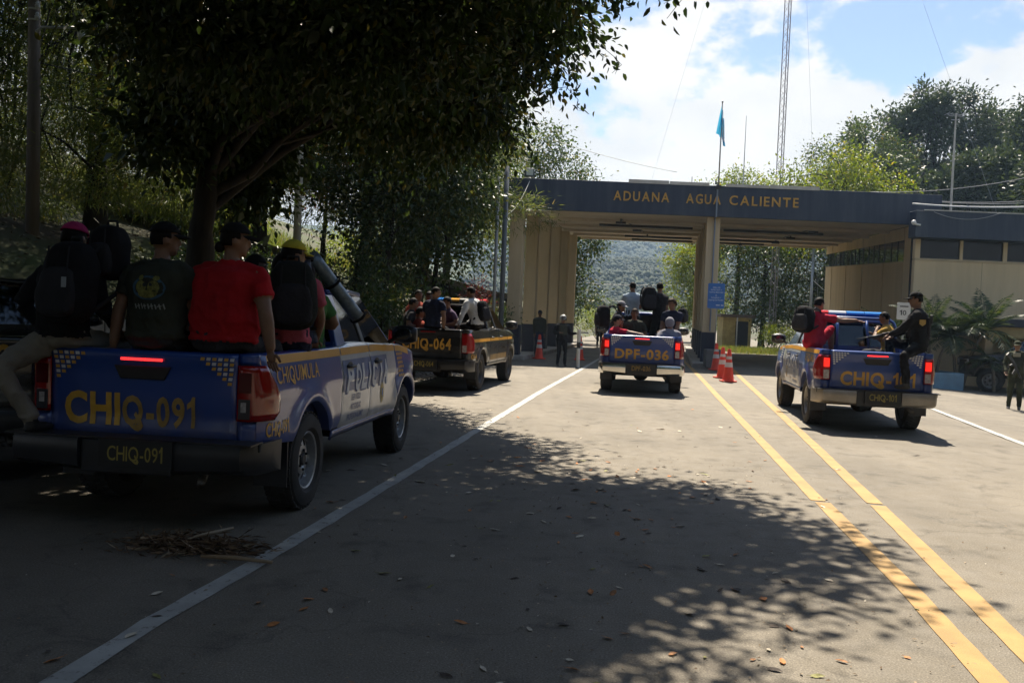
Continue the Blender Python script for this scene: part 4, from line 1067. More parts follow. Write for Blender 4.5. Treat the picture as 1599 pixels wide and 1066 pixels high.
# speed limit sign behind the right pickup
s10 = tag(empty('speed_sign', (10.45, 24, hz(10.45, 24))), 'white speed limit board reading 10 beside the police officer', 'sign')
mb = MB(); mb.tube([(0, .03, -.2), (0, .03, 2.3)], .025, 8); mb.build('pole', M_steel, s10)
mb = MB(); mb.prism(rrect(.36, .46, .03), -.008, .008, lambda u, v, w: Vector((u-.02, w, 2.16+v))); sp_ = mb.build('panel', mat('sign_board_white', (.62, .62, .60), .5), s10)
text('lettering', '10', .13, lambda u, v: Vector((u-.04, -.0095, 2.12+v)), M_black, sp_, width=.18, bold=.01)
mb = MB(); mb.box(-.13, .10, -.0098, -.0085, 2.27, 2.30); mb.build('black_mark', M_black, sp_)
# traffic cones
M_cone = mat('cone_orange', (.72, .055, .02), .5, var=.12); M_refl = mat('cone_reflective', (.62, .55, .50), .5)
def make_cone():
    r = empty('traffic_cone', (0, 0, 0))
    m = MB(); m.lathe([(.165, .03), (.155, .05), (.135, .2), (.045, .88), (.03, .90), (.0, .90)], 20); m.build('body', M_cone, r, smooth=True, angle=40)
    m = MB(); m.prism(rrect(.40, .40, .05), 0, .035, lambda u, v, w: Vector((u, v, w))); m.build('base', M_cone, r, bevel=.006)
    for z0, z1 in ((.40, .53), (.62, .70)):
        f = lambda z: lerp(.135, .045, (z-.2)/.68) + .003
        m = MB(); m.lathe([(f(z0), z0), (f(z1), z1)], 20); m.build('reflective_band', M_refl, r, smooth=True)
    return r
CN = 'orange traffic cones'
cone0 = make_cone()
for i, (x, y, rz, lab) in enumerate([(6.85, 30.0, .2, 'orange traffic cone closest to the blue sign plinth'), (6.18, 26.2, .5, 'orange traffic cone in the middle of the row of three'), (6.0, 24.7, .1, 'orange traffic cone nearest the road camera side of the row of three'),
                                     (1.02, 33.2, .4, 'traffic cone in the shade beside the left columns'), (2.55, 33.5, .0, 'traffic cone in the shade behind the barrier post')]):
    c = cone0 if i == 0 else copy_tree(cone0)
    c.location = (x, y, hz(x, y)+.012 + (.02 if i == 0 else 0)); c.rotation_euler = (0, 0, rz); tag(c, lab, 'cone', CN)
# barrier post
bp2 = tag(empty('barrier_post', (2.13, 28.6, 0)), 'white barrier post with dark top at the edge of the gantry shade', 'post')
for nm, z0, z1, m_ in (('lower_section', 0, .62, mat('post_white', (.55, .54, .50), .6, var=.1)), ('dark_band', .62, .82, M_black), ('upper_section', .82, 1.22, mat('post_white', (.55, .54, .5), .6))):
    mb = MB(); mb.tube([(0, 0, z0), (0, 0, z1-.001)], .06, 12); mb.build(nm, m_, bp2, smooth=True, angle=40)
mb = MB(); mb.box(-.04, .30, -.025, .025, 1.10, 1.15); mb.build('arm_stub', M_steel, bp2)
# low wall along the left edge of the road
wl_o = tag(empty('retaining_wall', (-7.4, 12, 0)), 'low weathered concrete wall along the left edge of the road', 'wall')
pts = [rw(ledge(s)-.55, s) for s in np.linspace(2, 15.5, 12)]
for a, b in zip(pts, pts[1:]):
    d = (b-a).normalized(); n = Vector((d.y, -d.x, 0)); mb = MB()
    q = [a - n*.2 + d*.01, a + n*.1 + d*.01, b + n*.1 - d*.01, b - n*.2 - d*.01]
    mb.add([Vector((p.x, p.y, -.2)) for p in q] + [Vector((p.x, p.y, 1.30)) for p in q], [(3, 2, 1, 0), (4, 5, 6, 7), (0, 1, 5, 4), (1, 2, 6, 5), (2, 3, 7, 6), (3, 0, 4, 7)])
    o = mb.build('wall_block', M_conc, wl_o, bevel=.02); o.location = -wl_o.location
# booth on the verge beyond the gantry
bo = tag(empty('booth', (15.0, 60, tz(15, 60))), 'small yellow walled booth with flat roof on the verge beyond the gantry', 'booth')
zb = tz(15, 60)
mb = MB(); mb.box(-.95, .95, 0, 1.6, -.3, 2.0-zb); mb.build('wall', mat('yellow_wall', (.40, .31, .11), .85, var=.2), bo)
mb = MB(); mb.box(-1.15, 1.15, -.25, 1.8, 2.002-zb, 2.2-zb); mb.build('roof', mat('booth_roof', (.10, .07, .05), .8), bo)
mb = MB(); mb.box(-.1, .75, -.012, -.002, -.2, 1.75-zb); mb.build('doorway', M_roomdark, bo)
mb = MB(); mb.tube([(-.05, -.2, -.3), (-.05, -.2, 2.0-zb)], .045, 8); mb.build('post', mat('post_white', (.55, .54, .5), .6), bo)
# planter with palms in front of the office
pz = hz(13.4, 27.8)
pl = tag(empty('planter', (13.45, 28.3, pz)), 'pale blue concrete planter box in front of the office', 'planter')
M_pb = mat('planter_blue', (.16, .30, .42), .8, col2=(.12, .2, .28), vscale=3)
for nm, b in (('front_wall', (-.95, .62, -.5, -.38)), ('back_wall', (-.95, .62, .9, 1.02)), ('end_wall', (-.95, -.83, -.378, .898)), ('end_wall', (.50, .62, -.378, .898))):
    mb = MB(); mb.box(*b, -.1, .50); mb.build(nm, M_pb, pl, bevel=.015)
mb = MB(); mb.box(-.829, .499, -.377, .897, .2, .42); mb.build('soil', M_earth, pl)
def frond(mb, rng, base, az, el, L, w, droop):
    n = 16; p = np.array(base, float); d = np.array([math.cos(az)*math.cos(el), math.sin(az)*math.cos(el), math.sin(el)]); pts = []
    for k in range(n+1):
        pts.append(p.copy()); p = p + d*L/n; d = d + np.array([0, 0, -droop/n]); d /= np.linalg.norm(d)
    mb.tube([tuple(q) for q in pts], [.018*(1-k/(n+3)) for k in range(n+1)], 4, caps=False)
    for k in range(2, n+1):
        t = k/n; tan = pts[k]-pts[k-1]; tan /= np.linalg.norm(tan); side = np.cross(tan, [0, 0, 1]); side /= np.linalg.norm(side)+1e-6
        ln = w*math.sin(PI*min(.97, t*.85+.12))
        for s in (-1, 1):
            for h in (0, .5):
                b = pts[k-1] + (pts[k]-pts[k-1])*h; tip = b + (side*s*.85 + tan*.55)*ln + np.array([0, 0, -.32*ln]) + rng.normal(size=3)*.02
                m = (b+tip)/2 + np.array([0, 0, .04*ln]); o = tan*.020
                mb.add([b-o*.5, m-o, tip, m+o], [(0, 1, 2), (0, 2, 3)])
LM_palm = leaf_mat('palm_fronds', (.016, .034, .009), (.034, .062, .014), (.12, .15, .03), .22, .4)
def palm(label, x, y, h, L, seed, nf=15, stems=2):
    rng = np.random.default_rng(seed); root = tag(empty('palm', (x, y, hz(x, y)+.35)), label, 'palm', 'palms in front of the office')
    for s in range(stems):
        dx, dy = rng.normal()*.16*(stems > 1), rng.normal()*.1; hh = h*(.75+.3*rng.random())
        mb = MB(); mb.tube([(dx*.3, dy*.3, -.3), (dx*.8, dy*.8, hh*.5), (dx*1.6, dy*1.6, hh)], [.06, .05, .04], 8); mb.build('trunk', M_bark_pale, root, smooth=True)
        for k in range(nf):
            mb = MB(); frond(mb, rng, (dx*1.6, dy*1.6, hh), k*2.4+rng.normal()*.2, rng.uniform(.15, 1.35), L*(.75+.4*rng.random()), L*.27, rng.uniform(1.0, 2.2)); mb.build('frond', LM_palm, root, fix=False)
palm('palm at the right end of the blue planter with fronds against the beige wall', 14.5, 29.0, 1.55, 1.55, 3, 14, 2)
palm('palm in the middle of the blue planter', 13.55, 28.9, 1.35, 1.45, 4, 14, 2)
palm('shorter dark palm behind the police officer', 12.65, 29.0, 1.0, 1.3, 5, 12, 2)
palm('low palm beside the dark vehicle under the canopy', 15.2, 28.1, .7, 1.1, 6, 10, 1)

# ------------------------------------------------------------------ fallen leaves and sweepings on the asphalt
rnd = random.Random(77)
leafs = []
LFM = [mat('fallen_leaf_brown', (.28, .13, .05), .8, var=.3), mat('fallen_leaf_pale', (.55, .48, .37), .8, var=.2), mat('fallen_leaf_olive', (.20, .19, .05), .7, var=.3), mat('fallen_leaf_dark', (.05, .035, .025), .8, var=.3), mat('fallen_leaf_orange', (.42, .16, .04), .75, var=.25)]
for k in range(10):
    curl = rnd.uniform(.1, .5); bend = rnd.uniform(-.3, .5); P = []
    for i in range(7):
        t = i/6; w = .5*math.sin(PI*(t**.8))**.8*.46 + .012
        P.append([Vector((w*q, t-.5, .02 + curl*.30*abs(q)**1.5*w*2 + bend*.25*(t-.5)**2 + .02*math.sin(7*t+3*q))) for q in (-1, -.5, 0, .5, 1)])
    mb = MB(); mb.grid(P); mb.tube([(0, -.5, .03), (.02, -.62, .06), (.03, -.72, .05)], .012, 4); leafs.append(mb.mesh('fallen_leaf', LFM[(0, 1, 2, 3, 4, 1, 0, 4, 1, 3)[k]], True, fix=False))
kinds = ('curled brown', 'pale dry', 'olive green', 'dark shrivelled', 'orange brown', 'pale dry', 'curled brown', 'orange brown', 'pale dry', 'dark shrivelled')
n = 0
while n < 285:
    if rnd.random() < .72: s = 2.9 + 7.5*rnd.random()**1.25; t = rnd.gauss(-.6, 1.25)
    else: s = 3 + 14*rnd.random(); t = rnd.uniform(-4.5, 3.4)
    p = rw(t, s)
    if t > 1.3 and rnd.random() < .7: continue
    n += 1; k = rnd.randrange(10); o = bpy.data.objects.new('fallen_leaf', leafs[k]); COL.objects.link(o)
    sc = rnd.choice((.04, .045, .05, .06, .065, .075, .09)) * (1.0 if s < 8 else 1.3)
    o.location = (p.x, p.y, .004 + .002); o.rotation_euler = (rnd.gauss(0, .12), rnd.gauss(0, .15), rnd.uniform(0, 6.28)); o.scale = (sc*rnd.uniform(.7, 1.1), sc, sc)
    tag(o, kinds[k] + ' fallen leaf lying on the asphalt', 'leaf', kinds[k] + ' leaves scattered on the asphalt')
rng = np.random.default_rng(14); N = 1500
tt = np.concatenate([rng.normal(-.5, 1.3, 1100), rng.uniform(-4.5, 3.2, 400)]); sv = np.concatenate([2.8 + 8*rng.random(1100)**1.2, 3 + 12*rng.random(400)])
c = np.array([rw(a, b)[:] for a, b in zip(tt, sv)]); c[:, 2] = .007 + .006*rng.random(N)
Vv, Ff = leaves_geo(c, np.stack([rng.normal(size=N), rng.normal(size=N), rng.normal(size=N)*.12], 1), np.stack([rng.normal(size=N)*.25, rng.normal(size=N)*.25, np.ones(N)], 1), .010+.022*rng.random(N), .006+.010*rng.random(N))
tag(link('leaf_crumbs', fast_mesh('leaf_crumbs', Vv, Ff, leaf_mat('leaf_crumbs', (.10, .06, .03), (.34, .26, .17), (.52, .47, .38), .05, .85))), kind='stuff')
# heap of dry fibres, bark and twigs swept against the white line
rng = np.random.default_rng(4); N = 1100
c = np.stack([-2.06 + rng.normal(size=N)*.20, 5.85 + rng.normal(size=N)*.10, .01 + .07*rng.random(N)*np.exp(-rng.normal(size=N)**2)], 1)
Vv, Ff = leaves_geo(c, np.stack([rng.normal(size=N)+.5, rng.normal(size=N)*.5, rng.normal(size=N)*.22], 1), rng.normal(size=(N, 3)), .04+.09*rng.random(N), .006+.014*rng.random(N))
LM_deb = leaf_mat('dry_debris', (.05, .03, .018), (.20, .13, .075), (.42, .34, .24), .05, .85)
tag(link('debris', fast_mesh('debris', Vv, Ff, LM_deb)), kind='stuff')
tk = MB(); tk.tube([(-.22, .02, .03), (0, 0, .035), (.24, -.03, .025)], [.012, .016, .011], 7)
o = tk.build('stick', mat('stick_wood', (.26, .19, .12), .85, var=.3), smooth=True); o.location = (-1.68, 5.58, 0); tag(o, 'broken stick lying across the white line', 'stick')
tk = MB(); tk.tube([(-.1, -.04, .06), (.0, 0, .08), (.14, .05, .11)], [.009, .013, .010], 7)
o = tk.build('stick', mat('stick_pale', (.40, .33, .25), .85, var=.2), smooth=True); o.location = (-1.97, 5.98, 0); tag(o, 'pale splintered stick on top of the heap of sweepings', 'stick')
# litter below the left bank and along the road edge
def litter(name, n, tr, sr, seed, up=.02):
    rng = np.random.default_rng(seed); t = rng.uniform(*tr, n); s = rng.uniform(*sr, n)
    P_ = np.array([rw(a + ledge(b), b)[:] for a, b in zip(t, s)]); P_[:, 2] = [max(hz(x, y), tz(x, y)-.02) + up*rng.random() for x, y in P_[:, :2]]
    Vv, Ff = leaves_geo(P_, np.stack([rng.normal(size=n), rng.normal(size=n), rng.normal(size=n)*.15], 1), np.stack([rng.normal(size=n)*.3, rng.normal(size=n)*.3, np.ones(n)], 1), .05+.08*rng.random(n), .02+.03*rng.random(n))
    tag(link(name, fast_mesh(name, Vv, Ff, LM_dry)), kind='stuff')
litter('leaf_litter', 3500, (-1.2, 1.2), (1, 26), 1)
litter('leaf_litter', 7000, (-9, -.4), (8, 34), 2, .05)
# ================================================================== PICKUPS
M_rubber = mat('tyre_rubber', (.022, .021, .020), .85, col2=(.05, .045, .04), vscale=4, bump=.3, bscale=60, bdist=.004)
M_rim = mat('steel_rim', (.34, .34, .34), .42, metal=.6, var=.2, vscale=8)
M_rim_d = mat('dark_rim', (.10, .10, .10), .45, metal=.5, var=.2)
M_under = mat('underbody', (.012, .012, .012), .9)
M_int = mat('cab_interior', (.03, .03, .032), .9)
M_blue = paint('police_blue', (.009, .050, .26))
M_whitep = paint('police_white', (.50, .51, .53))
M_blackp = paint('black_paint', (.010, .010, .011), rough=.22)
M_stripe = mat('yellow_stripe', (.62, .30, .03), .4, var=.08)
M_gold = mat('yellow_lettering', (.60, .34, .04), .42, var=.14, vscale=9)
M_gold_old = mat('faded_lettering', (.34, .21, .05), .5, var=.25, vscale=9)
M_gold_pl = mat('plate_lettering', (.30, .24, .05), .5, var=.15)
M_gold2 = mat('amber_lettering', (.62, .33, .05), .42, var=.1)
M_letw = mat('white_lettering', (.62, .63, .66), .45, var=.08)
M_letb = mat('blue_lettering', (.05, .09, .24), .5, var=.2)
M_chrome = mat('chrome', (.72, .70, .66), .16, metal=1.0, var=.1)
M_silver = mat('dusty_bumper', (.30, .27, .23), .42, metal=.45, var=.2)
M_bumpk = mat('black_bumper', (.022, .022, .024), .38, var=.25)
M_lred = mat('lamp_red', (.30, .006, .006), .12, coat=.5)
M_lred_on = mat('lamp_red_lit', (.85, .02, .012), .15, emit=.55)
M_lclear = mat('lamp_clear_lens', (.42, .38, .37), .12, coat=.5, var=.3, vscale=25)
M_ldark = mat('lamp_smoked', (.05, .045, .05), .12, coat=.5)
M_led = mat('brake_led', (1.0, .03, .03), .3, emit=.9)
M_lb = mat('lightbar_blue', (.03, .22, .62), .12, coat=.5); M_lr = mat('lightbar_red', (.72, .03, .015), .12, coat=.5); M_la = mat('lightbar_amber', (.75, .38, .04), .12, coat=.5); M_lw = mat('lightbar_clear', (.6, .62, .65), .12, coat=.5)
M_cabglass = glass_mat('cab_glass', (.30, .33, .33), .05)

YR, YF = 0.0, 3.085                      # axles
def hw(y, z):
    """half width of the body"""
    w = .900
    w -= .055*max(0, (z-1.0)/.3)**1.6 + .05*max(0, (.72-z)/.25)**2
    w += .010*math.exp(-((z-.98)/.05)**2)
    for yc in (YR, YF):
        d = math.hypot(y-yc, z-.40); w += .038*math.exp(-((d-.50)/.075)**2)
    if y < -.72: w -= .075*((-.72-y)/.25)**2.2
    if y > 3.35: w -= .26*((y-3.35)/.70)**2
    return w
def panel(y0, y1, zt, zb, side, gap0=True, gap1=True, rows=12, inner=.10):
    ys = list(np.arange(y0, y1, .035)) + [y1]
    R = .462
    for yc in (YR, YF):
        for q in (-R, R):
            if y0 < yc+q < y1: ys += [yc+q-.003, yc+q+.003]
    ys = sorted(set(round(v, 4) for v in ys))
    cols = []
    def arch(y):
        z = zb(y)
        for yc in (YR, YF):
            if abs(y-yc) < R: z = max(z, .40 + math.sqrt(R*R-(y-yc)**2))
        return z
    def col(y, off):
        b, t = arch(y), zt(y); t = max(t, b+.02); c = []
        c.append((side*(hw(y, b)-inner-off), y, b+.004))
        c.append((side*(hw(y, b)-.012-off), y, b))
        for i in range(1, rows+1):
            z = lerp(b, t-.015, i/rows); c.append((side*(hw(y, z)-off), y, z))
        c.append((side*(hw(y, t)-.014-off), y, t)); c.append((side*(hw(y, t)-.07-off), y, t+.003)); c.append((side*(hw(y, t)-.075-off), y, t-.04))
        return c
    if gap0: cols.append(col(y0, .03))
    for k, y in enumerate(ys): cols.append(col(y, .005 if (k == 0 and gap0) or (k == len(ys)-1 and gap1) else 0))
    if gap1: cols.append(col(y1, .03))
    mb = MB(); mb.grid(cols); return mb

def make_wheel(parent, x, y, side, rim=None, steer=0.0):
    w = empty('wheel', (x, y, .385), steer, parent)
    M = Matrix.Rotation(PI/2*side, 4, 'Y')                # local z -> outboard
    mb = MB(); hwd = .128
    prof = [(.232, -hwd*.8), (.262, -hwd), (.325, -hwd*1.03), (.362, -hwd*.92), (.381, -hwd*.72), (.385, -hwd*.3), (.385, hwd*.3), (.381, hwd*.72), (.362, hwd*.92), (.325, hwd*1.03), (.262, hwd), (.232, hwd*.8)]
    mb.lathe(prof, 40, M)
    for k in range(40):                                   # tread blocks
        for j, hh in enumerate((-.085, -.03, .03, .085)):
            a = 2*PI*(k+.5*(j % 2))/40; T = M @ Matrix.Rotation(a, 4, 'Z') @ Matrix.Translation((.385, 0, hh)); mb.cbox((0, 0, 0), (.014, .040, .043), T)
    mb.build('tyre', M_rubber, w, smooth=True, angle=32, fix=False)
    rm = MB()
    rm.lathe([(.236, -.10), (.240, .095), (.228, .108), (.214, .100), (.205, .06), (.20, .03)], 40, M)
    # pressed disc with oval openings
    n = 48; prof = [(.20, .030), (.182, .036), (.168, .046), (.118, .064), (.100, .068), (.075, .070), (.055, .052), (.0, .052)]
    rings = [[M @ Vector((r*math.cos(2*PI*k/n), r*math.sin(2*PI*k/n), h)) for k in range(n)] for r, h in prof]
    b = len(rm.v); rm.v += [tuple(v) for r in rings for v in r]
    for i in range(len(prof)-1):
        for k in range(n):
            if i in (2,) and (k % 6) in (1, 2, 3): continue
            rm.f.append((b+i*n+k, b+i*n+(k+1) % n, b+(i+1)*n+(k+1) % n, b+(i+1)*n+k))
    rm.build('rim', rim or M_rim, w, smooth=True, angle=40)
    hb = MB(); hb.lathe([(.0, .085), (.040, .084), (.048, .072), (.05, .05)], 16, M)
    for k in range(6): hb.lathe([(0, .086), (.010, .086), (.011, .066)], 6, M @ Matrix.Translation((.078*math.cos(k*PI/3), .078*math.sin(k*PI/3), 0)))
    hb.lathe([(.0, -.02), (.19, -.02)], 24, M)
    hb.build('hub', M_dark, w)
    return w

def tail_map(x0, z0, off=.006): return lambda u, v: Vector((x0+u, tail_y(x0+u, z0+v)-off, z0+v))
def tail_y(x, z): return -.975 - .012*(1-(x/.75)**2) - .016*math.exp(-((z-1.22)/.05)**2) + .010*math.exp(-((z-.80)/.06)**2)
def side_map(side, y0, z0, off=.005): return lambda u, v: Vector((side*(hw(y0+side*u, z0+v)+off), y0+side*u, z0+v))

def truck(label, loc, yaw, body, door, main, plate, bump, lamps_on=False, chrome_strip=False, stripe=None, stripe_z=1.2, bed_text=None, low_text=None, police=False, checker=True,
          main_w=1.0, main_h=.235, main_x=0.0, main_z=.715, split=None, bar=None, rim=None, roofless=False, lens_dark=False, dual=False, emblem=False, steer=0.0, rear_bars=False, text_mat=None, plate_x=0.0):
    T = tag(empty('pickup_truck', (loc[0], loc[1], hz(loc[0], loc[1])+.004), -rad(yaw)), label, 'pickup truck', 'police pickups')
    text_mat = text_mat or M_gold
    bz = lambda y: lerp(.62, .56, clamp((y+.95)/1.6)) if y < .8 else .50
    rail = lambda y: 1.272
    belt = lambda y: 1.272 + .03*sstep(.8, 1.1, y) - .05*sstep(1.2, 2.6, y)
    fend = lambda y: 1.245 - .13*sstep(2.7, 3.9, y) - .04*sstep(3.6, 4.0, y)
    for s in (1, -1):
        o = panel(-.955, .775, rail, bz, s, gap0=False).build('bed_side', body, T, smooth=True, angle=50)
        bside = o
        rd = panel(.785, 1.685, belt, bz, s).build('rear_door', door, T, smooth=True, angle=50)
        fd = panel(1.695, 2.665, belt, bz, s).build('front_door', door, T, smooth=True, angle=50)
        fe = panel(2.675, 4.0, fend, lambda y: .50 if y < 3.6 else .62, s, gap1=False).build('front_fender', body, T, smooth=True, angle=50)
        for d_, yy in ((rd, .93), (fd, 1.83)):
            m = MB(); zz = 1.09; m.tube([(s*(hw(yy-.02, zz)+.002), yy-.02, zz), (s*(hw(yy, zz)+.03), yy+.02, zz), (s*(hw(yy, zz)+.032), yy+.14, zz), (s*(hw(yy, zz)+.002), yy+.19, zz)], .014, 8)
            m.build('handle', M_black if not chrome_strip else M_black, d_, smooth=True)
            m = MB(); m.ell((s*(hw(yy+.08, zz)+.0005), yy+.085, zz), (.004, .085, .042)); m.build('handle_recess', M_dark, d_, smooth=True)
        # sill strip in body colour under the doors
        m = MB(); m.grid([[(s*(hw(y, z)+.004), y, z) for z in (.475, .505, .54)] for y in np.linspace(.50, 2.62, 24)]); m.build('sill', body, T, smooth=True, solid=.02)
        # stripe follows the panels
        if stripe:
            for par, a, b in ((bside, -.93, .765), (rd, .795, 1.675), (fd, 1.705, 2.655), (fe, 2.685, 3.25)):
                ztop = (lambda y, par=par: min(stripe_z+.062, (rail(y) if par is bside else belt(y) if par is not fe else fend(y))-.012))
                m = MB(); m.grid([[(s*(hw(y, lerp(ztop(y)-.065, ztop(y), q))+.003), y, lerp(ztop(y)-.065, ztop(y), q)) for q in (0, .5, 1)] for y in np.linspace(a, b, 16)])
                m.build('stripe', M_stripe, par, smooth=True)
        if bed_text: text('lettering', bed_text[0], bed_text[1], side_map(s, bed_text[3], bed_text[4]), M_gold2, bside, width=bed_text[2], bold=.004, spacing=1.12)
        if low_text: text('lettering', low_text, .105, side_map(s, -.70, .735), M_gold2, bside, width=.36, bold=.012)
        if police:
            for par, a, b in ((rd, .80, 1.675), (fd, 1.705, 2.30)):
                m = MB(); m.grid([[(s*(hw(y, z)+.002), y, z) for z in (.865, .93, 1.0, 1.05, 1.10, 1.15)] for y in np.linspace(a, b, 14)]); m.build('blue_band', mat('band_blue', (.10, .14, .27), .4, var=.3, vscale=4), par, smooth=True)
            for k, ch in enumerate('POLICIA'):
                yk = (.99, 1.24, 1.45, 1.62, 1.80, 2.03, 2.22)[k] if s > 0 else (2.22, 2.0, 1.80, 1.64, 1.46, 1.24, 1.02)[k]
                par = rd if yk < 1.69 else fd
                wdt = .030 if ch == 'I' else .155
                f0 = side_map(s, yk, .985, .0035); f1 = side_map(s, yk, .985, .0065)
                sh = .10
                text('lettering', ch, .235, lambda u, v, f0=f0: f0(u+sh*v-.022, v-.014), M_letb, par, width=wdt+.03, bold=.045)
                text('lettering', ch, .235, lambda u, v, f1=f1: f1(u+sh*v, v), M_letw, par, width=wdt+.02, bold=.045)
            for i, (tx, wd) in enumerate((('SERVICIO', .27), ('INTEGRIDAD', .32), ('PROFESIONALISMO', .50))):
                text('lettering', tx, .058, side_map(s, 1.20, .80-.088*i), M_letb, rd, width=wd, bold=.012)
            # gold star-shaped badge with a shield
            cyy, czz = 2.12, .76; m = MB()
            fb = side_map(s, cyy, czz, .004); ring = []
            for k in range(32):
                r_ = 1.0 if k % 2 == 0 else .74; a = 2*PI*k/32; ring.append((.075*r_*math.cos(a), .125*r_*math.sin(a)))
            m.add([fb(u, v) for u, v in ring], [tuple(range(32))]); m.build('badge', mat('badge_gold', (.50, .36, .12), .5, var=.35, vscale=30), fd)
            m = MB(); fb2 = side_map(s, cyy, czz, .0065); m.add([fb2(u, v) for u, v in ((-.03, .045), (.03, .045), (.032, -.01), (0, -.055), (-.032, -.01))], [(0, 1, 2, 3, 4)]); m.build('shield', mat('badge_blue', (.10, .16, .30), .5), fd)
            # chequer flecks on the front fender
            m = MB()
            for r_ in range(7):
                for c_ in range(5):
                    if (c_*1.0+r_*.35) > 4.6: continue
                    y_, z_ = 2.70+.055*c_+.012*r_, 1.165-.047*r_; f_ = side_map(1, y_, z_, .004)
                    q = [f_(u, v) for u, v in ((0, 0), (.036, 0), (.040, .030), (.004, .030))]; m.add([Vector((s*p.x, p.y, p.z)) for p in q], [(0, 1, 2, 3)])
            m.build('chequer_decal', M_letw if checker != 'gold' else M_gold2, fe)
        # mirror
        m = MB(); M_ = Matrix.Translation((s*1.03, 2.50, 1.36)); pf = []
        for i in range(7):
            t = i/6; r_ = (.35 + .65*math.sin(PI*(.18+.64*t))); pf.append([M_ @ Vector(((lerp(-.13, .13, t))*s, .055*r_*math.sin(a)*1.3, .10*r_*math.cos(a))) for a in np.linspace(0, 2*PI, 14, endpoint=False)])
        m.loft(pf); mi = m.build('mirror', M_black, T, smooth=True)
        m = MB(); m.tube([(s*.86, 2.46, 1.27), (s*.95, 2.48, 1.32)], .022, 6); m.build('mirror_arm', M_black, mi)
        m = MB(); m.ell((s*1.03, 2.432, 1.362), (.095, .004, .07)); m.build('mirror_glass', mat('mirror_glass', (.09, .095, .10), .15, metal=1.0), mi, smooth=True)
        # rear lamp wraps the corner
        path = [(.700, -.972), (.74, -.978), (.78, -.978), (.815, -.970), (.845, -.945)]
        def lampcol(p, z, k):
            return (s*p[0], p[1]-.013, z)
        cols = []
        for (x_, y_) in path: cols.append([(s*x_, y_-.014, z) for z in np.linspace(.80, 1.19, 9)])
        for t in np.linspace(.15, 1, 6):
            c = []
            for z in np.linspace(.80, 1.19, 9):
                ye = -.70 - .17*clamp((z-.86)/.33)**1.3 - .10*clamp((.86-z)/.06)
                y_ = lerp(-.925, ye, t); c.append((s*(hw(y_, z)+.012), y_, z))
            cols.append(c)
        m = MB(); m.grid(cols); la = m.build('taillight', M_lred, T, smooth=True, solid=.02, angle=60)
        m = MB(); m.grid([[(s*x_, -.998, z) for z in np.linspace(.815, .955, 4)] for x_ in np.linspace(.715, .800, 4)]); m.build('reverse_lens', M_ldark if lens_dark else M_lclear, la, solid=.006)
        if lens_dark:
            for z in (.90,): m = MB(); m.grid([[(s*x_, -1.004, z_) for z_ in (z-.035, z+.035)] for x_ in (.735, .775)]); m.build('reflector', M_lclear, la)
        m = MB(); m.grid([[(s*x_, -.9985, z) for z in np.linspace(1.00, 1.14, 4)] for x_ in np.linspace(.715, .805, 4)]); m.build('brake_lens', M_lred_on if lamps_on else (mat('lamp_red_dark', (.09, .004, .005), .12, coat=.5) if lens_dark else M_lred), la, solid=.006)
        # rear corner face below and above the lamp
        for z0, z1 in ((.60, .795), (1.195, 1.27)):
            m = MB(); m.grid([[(s*x_, y_+ (0 if x_ < .82 else .0), z) for z in np.linspace(z0, z1, 4)] for x_, y_ in ((.70, -.965), (.74, -.972), (.79, -.970), (.825, -.958), (hw(-.94, .9)-.004, -.935))]); m.build('rear_corner', body, T, smooth=True, solid=.01)
        m = MB(); m.box(s*.70 if s > 0 else -.80, .80 if s > 0 else -.70, -.950, -.90, .60, 1.268); m.build('corner_post', M_under if body is M_blackp else body, T)
        # mud flap
        m = MB(); m.box(min(s*.64, s*.90), max(s*.64, s*.90), -.515, -.500, .26, .66); m.build('mud_flap', M_bumpk, T)
        for yy, st in ((YR, 0), (YF, steer)): make_wheel(T, s*.765, yy, s, rim, st)
        # head lamp
        m = MB(); m.grid([[(s*(lerp(.52, hw(y_, .95)+.006, q)), lerp(4.06, y_, q**2), z) for z in (.90, .97, 1.04)] for q, y_ in zip(np.linspace(0, 1, 7), np.linspace(4.0, 3.72, 7))]); m.build('headlight', M_lclear, T, smooth=True, solid=.02)
    # tailgate
    xs = np.linspace(-.695, .695, 29); zs = [.64, .655, .72, .77, .80, .84, .90, .96, 1.02, 1.08, 1.14, 1.18, 1.22, 1.255, 1.27]
    m = MB(); P = [[(x, tail_y(x, z) + (.02 if z in (.64, 1.27) else 0), z) for z in zs] for x in xs]; m.grid(P); tg = m.build('tailgate', body, T, smooth=True, solid=.055)
    m = MB(); m.prism([(-.215, .045), (.215, .045), (.165, -.050), (-.165, -.050)], 0, .012, lambda u, v, w: Vector((u, tail_y(u, 1.11+v)-.001-w, 1.11+v))); m.build('tailgate_handle', M_black, tg, bevel=.006)
    m = MB()
    for k in range(10): x = -.155+.031*k+.0; m.cbox((x+.015, tail_y(x, 1.20)-.012, 1.202), (.0285, .014, .018))
    m.build('brake_light', M_led if (lamps_on or lens_dark) else M_lred, tg)
    if split:
        a, b, xa, wa, xb, wb = split
        text('lettering', a, main_h, tail_map(xa, main_z+main_h/2), M_gold, tg, width=wa, bold=.035); text('lettering', b, main_h*.93, tail_map(xb, main_z+main_h/2-.006), M_gold_old, tg, width=wb, bold=.03)
    else: text('lettering', main, main_h, tail_map(main_x, main_z+main_h/2), text_mat, tg, width=main_w, bold=.03)
